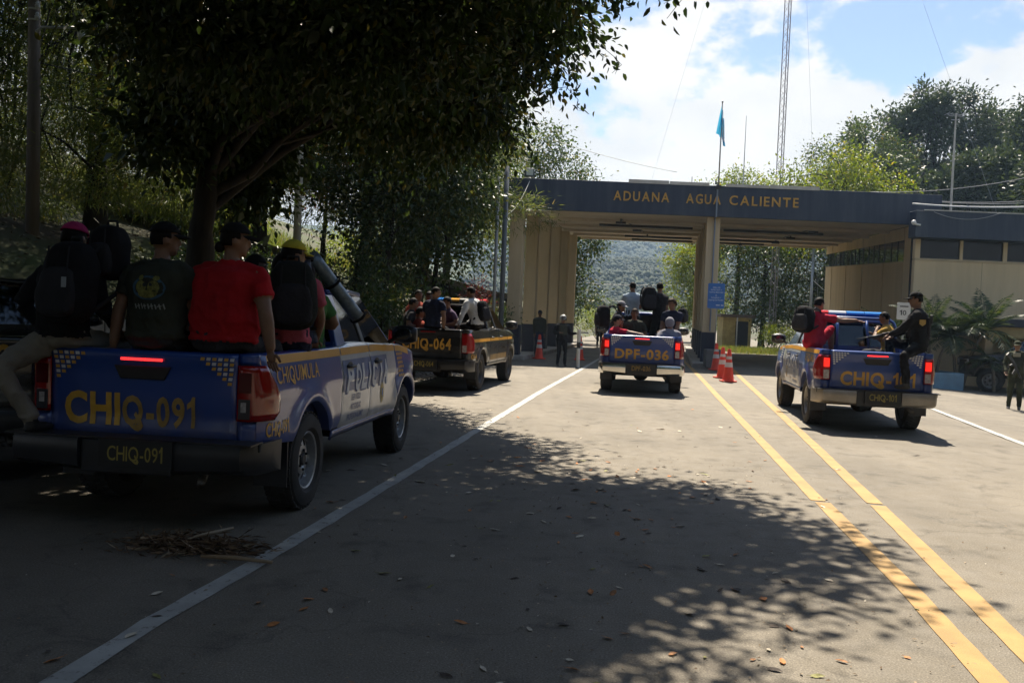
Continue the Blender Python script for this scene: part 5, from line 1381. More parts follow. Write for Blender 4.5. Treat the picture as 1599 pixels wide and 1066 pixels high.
    if checker:
        for s in (1, -1):
            mw, mg = MB(), MB()
            for r_ in range(6):
                for c_ in range(6):
                    if c_ + .9*r_ > 5.2: continue
                    x_, z_ = .662-.043*c_-.004*r_, 1.226-.034*r_
                    q = [Vector((s*(x_+u), tail_y(x_, z_)-.0045, z_+v)) for u, v in ((-.017, -.011), (.013, -.011), (.017, .011), (-.013, .011))]
                    (mg if (c_+r_) % 2 and checker != 'white' else mw).add(q, [(0, 1, 2, 3)])
            mw.build('chequer_decal', M_letw, tg, fix=False)
            if mg.v: mg.build('chequer_decal', M_gold2, tg, fix=False)
    # bumper with its number plate
    def bsweep(sec, xs_):
        rings = []
        for x in xs_:
            q = abs(x)/.93; yo = -1.215 + .035*q*q + (.30*clamp((q-.90)/.10)**1.4 if q > .90 else 0)
            rings.append([(x, yo+a, b) for a, b in sec(x)])
        return rings
    sec = lambda x: [(0.0, .655), (-.012, .63), (-.014, .56), (.0, .46 + .03*clamp((abs(x)-.3)/.5)), (.05, .43+.03*clamp((abs(x)-.3)/.5)), (.16, .43), (.17, .655)]
    for a, b in ((-.93, -.335), (.335, .93)):
        m = MB(); m.loft(bsweep(sec, np.linspace(a, b, 18))); bo_ = m.build('bumper_end', bump, T, smooth=True, angle=38)
    m = MB(); m.box(-.333, .333, -1.19, -1.04, .42, .65); bc = m.build('bumper_centre', M_bumpk, T, bevel=.012)
    m = MB(); m.box(-.90, .90, -1.045, -.98, .60, .66); m.build('bumper_bracket', M_under, T)
    m = MB(); m.box(-.90, .90, -1.195, -.99, .657, .668); m.build('bumper_step', M_bumpk, bc)
    m = MB(); m.box(plate_x-.265, plate_x+.265, -1.244, -1.192, .475, .665); pt = m.build('number_plate', mat('plate_black', (.012, .012, .012), .5), T)
    text('lettering', plate, .105, lambda u, v: Vector((plate_x+u, -1.2465, .575+v)), M_gold_pl if not chrome_strip else M_gold_old, pt, width=.40, bold=.006)
    # bed
    m = MB(); m.box(-.76, .76, -.91, .73, .77, .80); m.build('bed_floor', M_bumpk, T)
    for s in (1, -1):
        m = MB(); m.box(min(s*.77, s*.80), max(s*.77, s*.80), -.91, .73, .60, 1.262); m.build('bed_wall', body, T)
    m = MB(); m.box(-.79, .79, .735, .765, .60, 1.262); m.build('bed_front', body, T)
    # chassis
    m = MB(); m.box(-.50, .50, -.95, 3.95, .47, .74); m.box(-.86, .86, .62, 2.48, .49, .56); m.box(-.78, .78, 3.60, 3.98, .55, 1.0); m.box(-.80, .80, .74, .80, .56, 1.25)
    m.tube([(-.72, 0, .385), (.72, 0, .385)], .055, 10); m.ell((.0, 0, .385), (.17, .15, .16)); m.tube([(-.72, YF, .385), (.72, YF, .385)], .045, 8)
    m.build('chassis', M_under, T)
    m = MB(); m.tube([(.46, -.4, .44), (.47, -.95, .43), (.52, -1.12, .37)], .030, 10); m.build('exhaust_pipe', mat('exhaust', (.12, .11, .10), .5, metal=.6), T, smooth=True)
    m = MB(); m.ell((0, -.62, .50), (.33, .33, .13)); m.build('spare_wheel', M_rubber, T, smooth=True)
    # bonnet, grille, front bumper
    m = MB(); m.grid([[(x*(hw(y, 1.1)-.055)/.84*.98, y, 1.245 - .13*sstep(2.7, 3.9, y) - .05*sstep(3.8, 4.08, y) + .05*(1-(x/.84)**2) - .004) for x in np.linspace(-.84, .84, 13)] for y in np.linspace(2.62, 4.06, 13)])
    m.build('bonnet', body, T, smooth=True, solid=.02)
    m = MB(); m.box(-.52, .52, 3.99, 4.07, .82, 1.06); m.build('grille', M_black, T, bevel=.02)
    m = MB(); m.loft([[(x, 4.08-.30*(abs(x)/.80)**3+a, b) for a, b in ((0, .78), (.02, .62), (-.02, .48), (-.18, .48), (-.18, .78))] for x in np.linspace(-.78, .78, 15)]); m.build('front_bumper', body if not roofless else bump, T, smooth=True, angle=40)
    # greenhouse: roof, pillars, glass
    def roofz(x, y): return 1.775 + .035*(1-(x/.62)**2) - .03*((y-1.6)/.6)**2
    m = MB(); m.grid([[(x, y, roofz(x, y)) for x in np.linspace(-.62, .62, 13)] for y in np.linspace(.98, 2.14, 13)]); m.build('roof', body, T, smooth=True, solid=.045)
    def beam(mb_, a, b, wa, wb, th):          # flat tapered pillar
        a, b = Vector(a), Vector(b); ya, yb = Vector((0, wa/2, 0)), Vector((0, wb/2, 0)); xx = Vector((th, 0, 0))
        mb_.add([a-ya, a+ya, a+ya-xx, a-ya-xx, b-yb, b+yb, b+yb-xx, b-yb-xx], [(3, 2, 1, 0), (4, 5, 6, 7), (0, 1, 5, 4), (1, 2, 6, 5), (2, 3, 7, 6), (3, 0, 4, 7)])
    for s in (1, -1):
        for nm, a, b, wa, wb in (('pillar', (s*.815, 2.84, 1.19), (s*.60, 2.10, 1.755), .10, .10), ('pillar', (s*.825, 1.69, 1.25), (s*.635, 1.64, 1.77), .11, .10), ('pillar', (s*.835, .93, 1.255), (s*.635, 1.08, 1.765), .26, .20)):
            m = MB(); beam(m, a, b, wa, wb, s*.055); m.build(nm, body if nm == 'pillar' and a[1] != 1.69 else M_black, T, bevel=.012)
        m = MB(); m.tube([(s*.632, .99, 1.755), (s*.640, 1.6, 1.775), (s*.60, 2.12, 1.755)], .030, 8); m.build('roof_rail', body, T, smooth=True)
        for a, b, c, d in (((1.05, 1.255), (1.64, 1.255), (1.60, 1.735), (1.18, 1.735)), ((1.745, 1.25), (2.74, 1.20), (2.10, 1.735), (1.70, 1.735))):
            sx = lambda z: s*(lerp(.812, .622, (z-1.25)/.50))
            m = MB(); m.add([(sx(q[1]), q[0], q[1]) for q in (a, b, c, d)], [(0, 1, 2, 3)]); m.build('side_window', M_cabglass, T, solid=.004)
    m = MB(); m.add([(-.76, .885, 1.30), (.76, .885, 1.30), (.60, 1.035, 1.735), (-.60, 1.035, 1.735)], [(0, 1, 2, 3)]); m.build('rear_window', M_cabglass, T, solid=.004)
    m = MB(); m.add([(-.79, 2.82, 1.21), (.79, 2.82, 1.21), (.585, 2.13, 1.75), (-.585, 2.13, 1.75)], [(0, 1, 2, 3)]); m.build('windscreen', M_cabglass, T, solid=.004)
    m = MB(); m.box(-.79, .79, .80, .87, 1.2, 1.31); m.build('rear_window_sill', body, T)
    m = MB(); m.tube([(-.60, 1.02, 1.755), (.60, 1.02, 1.755)], .028, 8); m.build('rear_window_header', body, T)
    # seats with head rests and a wheel inside
    for x in (-.38, .38):
        m = MB(); m.box(x-.24, x+.24, 1.75, 1.88, .9, 1.32); m.cbox((x, 1.83, 1.42), (.26, .10, .17)); m.build('seat', M_int, T, bevel=.03)
    m = MB(); m.box(-.66, .66, 1.02, 1.14, .9, 1.30); m.cbox((-.38, 1.1, 1.38), (.26, .09, .15)); m.cbox((.38, 1.1, 1.38), (.26, .09, .15)); m.build('rear_seat', M_int, T, bevel=.03)
    m = MB(); m.box(-.76, .76, 2.45, 2.80, .9, 1.20); m.build('dashboard', M_int, T, bevel=.03)
    if rear_bars:
        for x in (-.27, .27):
            m = MB(); m.tube([(x, .78, 1.26), (x*.9, .93, 1.76)], .022, 8); m.build('window_bar', body, T, smooth=True)
        m = MB(); m.tube([(-.82, .70, 1.26), (-.68, .86, 1.74), (-.60, .88, 1.80), (.60, .88, 1.80), (.68, .86, 1.74), (.82, .70, 1.26)], .028, 8); m.build('roll_bar', body, T, smooth=True)
    if bar:
        m = MB(); m.box(-.62, .62, 1.42, 1.66, 1.815, 1.835); m.build('light_bar_base', M_dark, T, bevel=.008)
        n = len(bar); wd = 1.26/n
        for k, mm in enumerate(bar):
            x0 = -.63+wd*k
            m = MB(); m.loft([[(x, 1.54+.115*math.cos(a)*1.0, 1.885+.05*math.sin(a)) for a in np.linspace(0, 2*PI, 12, endpoint=False)] for x in (x0+.004, x0+.02, x0+wd-.02, x0+wd-.004)]); m.build('light_bar_lens', mm, T, smooth=True, angle=50)
    return T

TR = []
TR.append(truck('blue and white police pickup marked CHIQ-091 in the tree shade with men on its tailgate', (-2.48, 7.31), 6.9, M_blue, M_whitep, '', 'CHIQ-091', M_bumpk,
    stripe=True, bed_text=('CHIQUIMULA', .125, .90, -.30, 1.115), low_text='CHIQ-091', police=True, checker='gold', split=('CHI', 'Q-091', -.378, .425, .122, .545), lens_dark=True, plate_x=.10, main_h=.225, main_z=.735))
TR.append(truck('black police pickup marked CHIQ-064 with gold stripe and coloured light bar', (-1.50, 18.97), 10.8, M_blackp, M_blackp, 'CHIQ-064', 'CHIQ-064', M_bumpk,
    stripe=True, stripe_z=1.02, low_text='064', checker=False, main_w=1.02, main_h=.225, main_x=-.03, main_z=.86, bar=(M_lb, M_lb, M_la, M_dark, M_lr, M_lr), rim=M_rim_d, text_mat=M_gold2))
TR.append(truck('blue police pickup marked DPF-036 with chrome bumper driving under the gantry', (2.957, 20.39), 8.0, M_blue, M_whitep, 'DPF-036', 'DPF-036', M_chrome,
    lamps_on=True, chrome_strip=True, stripe=True, police=True, checker='white', main_w=1.16, main_h=.215, main_z=.765, text_mat=M_gold2))
TR.append(truck('blue and white police pickup marked CHIQ-101 with an officer on its tailgate corner', (5.875, 15.0), 8.7, M_blue, M_whitep, 'CHIQ-101', 'CHIQ-101', M_silver,
    lamps_on=True, stripe=True, bed_text=('CHIQUIMULA', .125, .90, -.30, 1.115), police=True, checker='white', main_w=1.12, main_h=.215, main_z=.735, main_x=.02, rear_bars=True, bar=(M_lr, M_lw, M_lb, M_lb), text_mat=M_gold2, plate_x=.05))
TR.append(truck('dark pickup with yellow number ending in 2 beside the front pickup', (-5.1, 8.31), -24.0, M_blackp, M_blackp, 'CHIQ-082', 'CHIQ-082', M_bumpk,
    checker=False, main_w=1.04, main_h=.22, main_x=-.02, main_z=.98, text_mat=M_gold2, low_text=None))
TR.append(truck('dark vehicle parked in the shade under the office canopy behind the soldier', (18.3, 27.6), -60, M_blackp, M_blackp, 'PNC', 'PNC', M_bumpk, checker=False, main_w=.4))
# gold lower door band on the black pickup
for s in (1, -1):
    m = MB(); m.grid([[(s*(hw(y, z)+.004), y, z) for z in (.60, .66, .72)] for y in np.linspace(.82, 2.55, 20)]); m.build('gold_band', mat('gold_band', (.40, .24, .07), .5, var=.3), TR[1], smooth=True)
tag(TR[5], group='parked vehicles by the office')
# ================================================================== PEOPLE
def skin(n, c): return mat('skin_'+n, c, .55, var=.10, vscale=9)
SK_D, SK_M, SK_L = skin('dark', (.11, .055, .032)), skin('brown', (.20, .105, .062)), skin('light', (.30, .17, .11))
def cloth(n, c, var=.14): return mat('cloth_'+n, c, .92, var=var, vscale=5, bump=.5, bscale=13, bdist=.03, spec=.2)
C_black = cloth('black', (.012, .012, .014)); C_char = cloth('charcoal', (.03, .03, .034)); C_olive = cloth('dark_olive', (.040, .043, .032)); C_red = cloth('red', (.36, .012, .016))
C_crim = cloth('crimson', (.48, .022, .05)); C_pink = cloth('pink', (.46, .10, .14)); C_navy = cloth('navy', (.016, .020, .042)); C_white = cloth('white', (.55, .55, .55)); C_grey = cloth('grey', (.22, .22, .25))
C_khaki = cloth('pale_khaki', (.22, .20, .165)); C_jean = cloth('denim', (.05, .075, .13)); C_yel = cloth('mustard', (.42, .25, .05)); C_blue = cloth('pale_blue', (.34, .42, .50)); C_green = cloth('green', (.05, .14, .04)); C_camo = cloth('camouflage', (.045, .050, .028), .5)
C_skin_red = cloth('rust', (.28, .05, .03))
M_hair = mat('black_hair', (.008, .006, .005), .7, spec=.15); M_hairb = mat('brown_hair', (.028, .016, .010), .7, spec=.15)
M_shoe = mat('dark_shoe', (.02, .02, .02), .5); M_eye = mat('eye_dark', (.015, .01, .01), .3); M_lip = mat('lip', (.16, .06, .045), .5)
M_capk = cloth('cap_black', (.010, .010, .011)); M_cappk = cloth('cap_magenta', (.40, .03, .12)); M_capy = cloth('cap_yellow', (.48, .42, .05)); M_capg = cloth('cap_green', (.05, .12, .03)); M_capn = cloth('cap_navy', (.02, .022, .035)); M_capl = cloth('cap_grey', (.25, .25, .27))

def frame_from(yaw, fwd, side):
    """forward, right, up of a body facing yaw (0 = local +Y, positive = to the right) and leaning"""
    f = Vector((math.sin(yaw), math.cos(yaw), 0)); r = Vector((math.cos(yaw), -math.sin(yaw), 0)); u = Vector((0, 0, 1))
    q = Matrix.Rotation(-fwd, 3, r) @ Matrix.Rotation(side, 3, f)
    return q @ f, q @ r, q @ u
def ik(a, t, l1, l2, hint):
    d = t-a; L = min(d.length, (l1+l2)*.995); d.normalize()
    x = (l1*l1 - l2*l2 + L*L)/(2*L); h = math.sqrt(max(0, l1*l1-x*x))
    n = hint - d*hint.dot(d)
    if n.length < 1e-4: n = d.orthogonal()
    n.normalize()
    return a + d*x + n*h, a + d*L

def person(label, M, pelvis, yaw=0, lean=(4, 0), head=(0, 0), hands=((-.2, .2, .2), (.2, .2, .2)), feet=None, shirt=C_black, sleeve='short', pants=C_jean, skin_=SK_M, hair='short', hair_m=None, cap=None, cap_back=False,
           size=1.0, bulk=1.0, group=None, twist=0, elbow=None, knee=None, vox=.02, shoes=None, hood=False, standing=False, beard=False, rel=True, shorts=False, fists=(False, False), helmet=None, vest=None, bare_feet=False):
    """pelvis: hip centre in the frame of M; hands, feet: targets relative to it (body axes when rel)"""
    S = size; yaw, tw = rad(yaw), rad(twist)
    f0, r0, u0 = frame_from(yaw, rad(lean[0])*.35, rad(lean[1])*.5)
    f1, r1, u1 = frame_from(yaw+tw, rad(lean[0]), rad(lean[1]))
    fz, rz, _ = frame_from(yaw, 0, 0)
    O = Vector((0, 0, 0))
    W = lambda p: (fz*p[1] + rz*p[0] + Vector((0, 0, p[2]))) if rel else Vector(p)
    pieces = []          # (verts, faces, label)
    def add(mb, lab): pieces.append((mb.v, mb.f, lab))
    B = bulk; AB = .72 + .32*B
    spine = [O - u0*.07*S, O + u0*.02*S, O + u0*.11*S + u1*.01*S, O + u0*.11*S + u1*.12*S, O + u0*.11*S + u1*.25*S, O + u0*.11*S + u1*.33*S, O + u0*.11*S + u1*.385*S, O + u0*.11*S + u1*.425*S]
    rx = [.150, .168, .152*(.55+.45*B), .158, .180, .182, .135, .062]; ry = [.105, .122, .112*B, .116*B, .124*B, .112*B, .085, .058]
    def ring(c, fx, rxx, a, b, n=18, sq=2.4):
        out = []
        for k in range(n):
            t = 2*PI*k/n; cx, sy = math.cos(t), math.sin(t)
            cx = math.copysign(abs(cx)**(2/sq), cx); sy = math.copysign(abs(sy)**(2/sq), sy)
            out.append(c + rxx*a*cx + fx*b*sy)
        return out
    # hips belong to the trousers, the rest to the shirt, whose hem hangs over them
    mb = MB(); mb.loft([ring(spine[0]-u0*.02, f0, r0, .11*S, .08*S), ring(spine[0], f0, r0, rx[0]*S*B, ry[0]*S), ring(spine[1], f0, r0, rx[1]*S*B, ry[1]*S), ring(spine[2], f0, r0, rx[1]*.9*S*B, ry[2]*S*.9)]); add(mb, 'pants')
    mb = MB(); mb.loft([ring(spine[1]-u0*.035*S, f0, r0, (rx[1]+.012)*S*B, (ry[1]+.012)*S)] + [ring(spine[i], f1 if i > 2 else f0, r1 if i > 2 else r0, rx[i]*S*(B if i < 6 else 1), ry[i]*S) for i in range(1, 8)]); add(mb, 'shirt')
    neck = spine[7]; shz = O + u0*.11*S + u1*.332*S
    shs = [shz - r1*.185*S*(.4+.6*B), shz + r1*.185*S*(.4+.6*B)]
    # neck and head
    hy, hp = rad(head[0]), rad(head[1])
    fh, rh, uh = frame_from(yaw+tw+hy, rad(lean[0])*.45 + hp, rad(lean[1])*.4)
    hc = neck + (u1*.55 + uh*.45)*.155*S + fh*.015*S
    mb = MB(); mb.tube([neck - u1*.05*S, neck + u1*.02*S, hc - uh*.07*S - fh*.01*S], [.062*S, .056*S, .054*S], 12); add(mb, 'skin')
    Mh = Matrix((rh, fh, uh)).transposed()
    mb = MB(); mb.ell(hc, (.076*S, .094*S, .104*S), Mh, 18, 12); add(mb, 'skin')
    mb = MB(); mb.ell(hc + fh*.030*S - uh*.060*S, (.056*S, .062*S, .060*S), Mh, 14, 9); add(mb, 'skin')
    mb = MB(); mb.ell(hc + fh*.062*S - uh*.100*S, (.026*S, .024*S, .022*S), Mh, 10, 7); add(mb, 'skin')
    mb = MB(); mb.ell(hc + fh*.097*S - uh*.026*S, (.015*S, .022*S, .028*S), Mh, 10, 7); add(mb, 'skin')
    mb = MB(); mb.ell(hc + fh*.080*S + uh*.022*S, (.052*S, .018*S, .014*S), Mh, 10, 6); add(mb, 'skin')
    for s in (-1, 1):
        mb = MB(); mb.ell(hc + rh*s*.079*S - uh*.018*S - fh*.005*S, (.012*S, .024*S, .032*S), Mh, 10, 7); add(mb, 'skin')
    # arms
    post = []          # finer islands added after the body has been fused
    for i, s in enumerate((-1, 1)):
        a = shs[i]; t = W(hands[i])
        hint = (r1*s*.5 - f1*.5 - Vector((0, 0, .6))) if elbow is None or elbow[i] is None else W(elbow[i])
        wrist_l, fore = .275*S, .25*S
        e, w = ik(a, t, wrist_l, fore, hint)
        mb = MB(); mb.ell(a, (.062*S, .064*S, .060*S), None, 12, 8); add(mb, 'shirt')
        mb = MB(); mb.tube([neck - u1*.035*S, (neck - u1*.035*S).lerp(a + u1*.02*S, .55), a + u1*.005*S - r1*s*.01*S], [.045*S, .056*S, .056*S], 10); add(mb, 'shirt')
        if sleeve != 'none':
            k = 1.0 if sleeve == 'long' else .62
            mb = MB(); p1 = a.lerp(e, k); mb.tube([a, a.lerp(e, k*.5), p1], [.063*S*AB, .064*S*AB, AB*(.062 if sleeve != 'long' else .050)*S], 12); add(mb, 'shirt')
        mb = MB(); mb.tube([a, a.lerp(e, .45), e], [.054*S*AB, .050*S*AB, .040*S*AB], 12); add(mb, 'shirt' if sleeve == 'long' else 'skin')
        mb = MB(); mb.tube([e, e.lerp(w, .3), w], [.042*S*AB, .043*S*AB, .029*S*AB], 12); add(mb, 'shirt' if sleeve == 'long' else 'skin')
        if sleeve == 'long': mb = MB(); mb.tube([e, e.lerp(w, .93)], [.050*S, .038*S], 12); add(mb, 'shirt')
        d = (w-e).normalized(); pn = d.cross(Vector((0, 0, 1)));
        if pn.length < .2: pn = r1.copy()
        pn.normalize()
        dd = (d + Vector((0, 0, -.35))).normalized() if not fists[i] else d
        side = pn*(-s) if True else pn
        up_ = side.cross(dd).normalized()
        pc = w + dd*.045*S
        Mp = Matrix((side, dd, up_)).transposed()
        mb = MB(); mb.ell(pc, (.040*S, .052*S, .018*S), Mp, 12, 8); add(mb, 'skin')
        for q, ln in enumerate((.066, .076, .070, .055)):
            b0 = pc + side*(-.030+.020*q)*S + dd*.035*S
            curl = .5 if not fists[i] else 1.5
            pts = [b0]; dv = dd.copy()
            for _ in range(3):
                dv = (dv - up_*curl*.42).normalized(); pts.append(pts[-1] + dv*ln*S/3)
            m = MB(); m.tube(pts, [.0092*S, .0088*S, .0080*S, .0062*S], 7); post.append((m.v, m.f, 'skin'))
        tb = pc - side*.030*S - dd*.015*S
        m = MB(); m.tube([tb, tb - side*.022*S + dd*.022*S - up_*.006*S, tb - side*.026*S + dd*.050*S - up_*.016*S], [.0125*S, .0105*S, .0078*S], 7); post.append((m.v, m.f, 'skin'))
    # legs
    if feet is None: feet = ((-.12, .42, -.50), (.12, .42, -.50))
    for i, s in enumerate((-1, 1)):
        a = O + r0*s*.088*S - u0*.03*S; t = W(feet[i])
        hint = (f0 + Vector((0, 0, .8)) + r0*s*.12) if knee is None or knee[i] is None else W(knee[i])
        k, an = ik(a, t, .42*S, .41*S, hint)
        mb = MB(); mb.tube([a, a.lerp(k, .5), k], [.092*S*(.5+.5*B), .080*S, .064*S], 12); add(mb, 'pants')
        lab = 'skin' if shorts else 'pants'
        mb = MB(); mb.ell(k, (.064*S, .064*S, .064*S), None, 10, 7); add(mb, 'pants')
        mb = MB(); mb.tube([k, k.lerp(an, .35), an], [.060*S, .060*S, (.042 if shorts else .050)*S], 12); add(mb, lab)
        ff = (an-k); ff.z = 0; ff = (f0*.8 + Vector((f0.x, f0.y, 0))*.3); ff.z = 0; ff.normalize()
        rr = Vector((ff.y, -ff.x, 0)); Mf = Matrix((rr, ff, Vector((0, 0, 1)))).transposed()
        mb = MB(); mb.ell(an + ff*.055*S - Vector((0, 0, .055*S)), (.044*S, .125*S, .040*S), Mf, 12, 8); add(mb, 'shoe')
        mb = MB(); mb.ell(an - Vector((0, 0, .035*S)), (.044*S, .055*S, .06*S), Mf, 10, 7); add(mb, 'shoe')
    # fuse into one continuous skin
    V, F = [], []; L = []
    for v, f, l in pieces:
        b = len(V); V += [tuple(x) for x in v]; F += [tuple(q+b for q in ff_) for ff_ in f]; L += [l]*len(v)
    me = bpy.data.meshes.new('person'); me.from_pydata(V, [], F)
    bm = bmesh.new(); bm.from_mesh(me); bmesh.ops.recalc_face_normals(bm, faces=bm.faces); bm.to_mesh(me); bm.free()
    tmp = bpy.data.objects.new('person_tmp', me); COL.objects.link(tmp)
    md = tmp.modifiers.new('fuse', 'REMESH'); md.mode = 'VOXEL'; md.voxel_size = vox; md.adaptivity = 0.0
    ms = tmp.modifiers.new('smooth', 'SMOOTH'); ms.factor = .5; ms.iterations = 3
    dg = bpy.context.evaluated_depsgraph_get(); dg.update()
    out = bpy.data.meshes.new_from_object(tmp.evaluated_get(dg)); bpy.data.objects.remove(tmp); bpy.data.meshes.remove(me)
    kd = kdtree.KDTree(len(V))
    # denser label samples along faces of the pieces
    SV, SL = [], []
    for v, f, l in pieces:
        for ff_ in f:
            if len(ff_) > 4: continue
            q = [Vector(v[j]) for j in ff_]
            if len(q) == 3: q.append(q[2])
            nu = max(1, min(6, int(max((q[1]-q[0]).length, (q[2]-q[3]).length)/.016))); nv_ = max(1, min(9, int(max((q[3]-q[0]).length, (q[2]-q[1]).length)/.016)))
            for a in range(nu):
                for b in range(nv_):
                    s_, t_ = (a+.5)/nu, (b+.5)/nv_
                    SV.append(q[0].lerp(q[1], s_).lerp(q[3].lerp(q[2], s_), t_)); SL.append(l)
    kd = kdtree.KDTree(len(SV))
    for i, v in enumerate(SV): kd.insert(v, i)
    kd.balance()
    labs = ['skin', 'shirt', 'pants', 'shoe', 'eye', 'lip']
    nv = len(out.vertices); pv = [v.co.copy() for v in out.vertices]; pn_ = [v.normal.copy() for v in out.vertices]
    fl = []
    for p in out.polygons:
        l = SL[kd.find(p.center)[1]]
        if vest and l == 'shirt' and False: pass
        fl.append(labs.index(l))
    em = {}
    for p in out.polygons:
        for e in p.edge_keys: em.setdefault(e, []).append(p.index)
    nb = [[] for _ in fl]
    for a_ in em.values():
        if len(a_) == 2: nb[a_[0]].append(a_[1]); nb[a_[1]].append(a_[0])
    for _ in range(6):
        f2 = list(fl)
        for i_, n_ in enumerate(nb):
            c_ = [fl[j] for j in n_]; m_ = max(set(c_), key=c_.count) if c_ else fl[i_]
            if c_.count(m_) >= 3 and m_ != fl[i_]: f2[i_] = m_
        fl = f2
    isl = [0]*nv
    for p, l in zip(out.polygons, fl):
        for vi in p.vertices:
            if labs[l] in ('shirt', 'pants'): isl[vi] += 1
            else: isl[vi] -= 2
    seed = sum(map(ord, label)) % 97
    for i in range(nv):                        # folds in the cloth
        if isl[i] > 0:
            p = pv[i]; n_ = mnoise.noise(Vector((p.x*7+seed, p.y*7, p.z*3.2)))*.6 + mnoise.noise(Vector((p.x*15, p.y*15+seed, p.z*9+p.x*8)))*.45
            w_ = mnoise.noise(Vector((p.x*5+p.z*9, p.y*6+seed, p.z*4-p.x*6)))
            pv[i] = p + pn_[i]*(.016*n_ + .016*(1-2*abs(w_))**3*.7 + .002)*S
    faces = [tuple(p.vertices) for p in out.polygons]
    bpy.data.meshes.remove(out)
    eyes = MB()
    for s in (-1, 1): eyes.ell(hc + fh*.0865*S + rh*s*.031*S + uh*.004*S, (.0125*S, .008*S, .0065*S), Mh, 8, 6)
    post.append((eyes.v, eyes.f, 'eye'))
    br = MB()
    for s in (-1, 1): br.tube([hc + fh*.094*S + rh*s*.014*S + uh*.024*S, hc + fh*.092*S + rh*s*.034*S + uh*.030*S, hc + fh*.079*S + rh*s*.052*S + uh*.022*S], [.004*S, .0055*S, .003*S], 5)
    post.append((br.v, br.f, 'eye'))
    lp_ = MB(); lp_.ell(hc + fh*.0865*S - uh*.070*S, (.022*S, .009*S, .007*S), Mh, 8, 6); post.append((lp_.v, lp_.f, 'lip'))
    for v, f, l in post:
        b = len(pv); pv += [Vector(x) for x in v]; faces += [tuple(q+b for q in ff_) for ff_ in f]; fl += [labs.index(l)]*len(f)
    me = bpy.data.meshes.new('person'); me.from_pydata([tuple(v) for v in pv], [], faces)
    for m_ in (skin_, shirt, pants, shoes or M_shoe, M_eye, M_lip): me.materials.append(m_)
    me.polygons.foreach_set('material_index', np.array(fl, np.int32)); me.shade_smooth()
    P = link('person', me); P.matrix_world = M @ Matrix.Translation(pelvis)
    tag(P, label, 'person', group)
    # hair, cap, hood
    def headpiece(name, mt, rr, keep, noise_=0.0, thick=0.0, cz=0.0):
        m = MB(); n, k = 22, 14; vs_ = []; ok = []
        for i in range(k+1):
            th = PI*i/k
            for j in range(n):
                ph = 2*PI*j/n; d = Vector((math.sin(th)*math.cos(ph), math.sin(th)*math.sin(ph), math.cos(th)))
                q = 1 + noise_*(mnoise.noise(d*5+Vector((seed, 0, 0))) + .6*mnoise.noise(d*11))
                loc = Vector((d.x*rr[0]*q, d.y*rr[1]*q, d.z*rr[2]*q+cz)); vs_.append(hc + Mh @ (loc*S)); ok.append(keep(d))
        fs_ = [(i*n+j, (i+1)*n+j, (i+1)*n+(j+1) % n, i*n+(j+1) % n) for i in range(k) for j in range(n)]
        m.add(vs_, [q for q in fs_ if all(ok[x] for x in q)]); return m.build(name, mt, P, smooth=True, solid=thick)
    hm = hair_m or M_hair
    if helmet:
        h_ = headpiece('helmet', helmet, (.115, .135, .135), lambda d: d.z > -.62 and not (d.y > .45 and d.z < .30), 0, .01, .015)
        headpiece('visor', mat('visor', (.10, .11, .11), .08, coat=.6), (.118, .142, .13), lambda d: d.y > .40 and -.45 < d.z < .33, 0, .004, .012)
    elif hood: headpiece('hood', shirt, (.098, .122, .125), lambda d: d.z > -.95 and not (d.y > .50 and d.z < .45), .03, .012, -.005)
    elif hair:
        nz = {'short': .035, 'curly': .16, 'crop': .01, 'bun': .05}[hair]; add_ = {'short': .006, 'curly': .018, 'crop': .002, 'bun': .006}[hair]
        headpiece('hair', hm, (.079+add_, .098+add_, .107+add_), lambda d: (d.z > .36 and d.y > .35) or (d.y <= .35 and d.z > -.02 - .45*(d.y < -.25)), nz, .006)
        if hair == 'bun':
            m = MB(); m.ell(hc - fh*.10*S - uh*.06*S, (.035*S, .035*S, .04*S), Mh); m.build('hair_bun', hm, P, smooth=True)
    if beard: headpiece('beard', hm, (.067, .098, .098), lambda d: d.y > .15 and -.93 < d.z < -.56, .02, .004)
    if cap:
        cp = headpiece('cap', cap, (.089, .108, .104), lambda d: d.z > .14, .01, .004, .018)
        fb = -fh if cap_back else fh
        m = MB(); PB = []
        for i in range(5):
            t = i/4; row = []
            for j in range(9):
                q = (j-4)/4; a = q*1.15
                rx_, ry_ = .086+.006*t, .104 + .078*t*math.cos(a*.95)
                row.append(hc + (rh*math.sin(a)*rx_ + fb*(math.cos(a)*.104 + .075*t*math.cos(a)))*S + uh*(.034 - .020*t - .010*q*q)*S)
            PB.append(row)
        m.grid(PB); m.build('cap_brim', cap, cp, smooth=True, solid=.004)
    return P

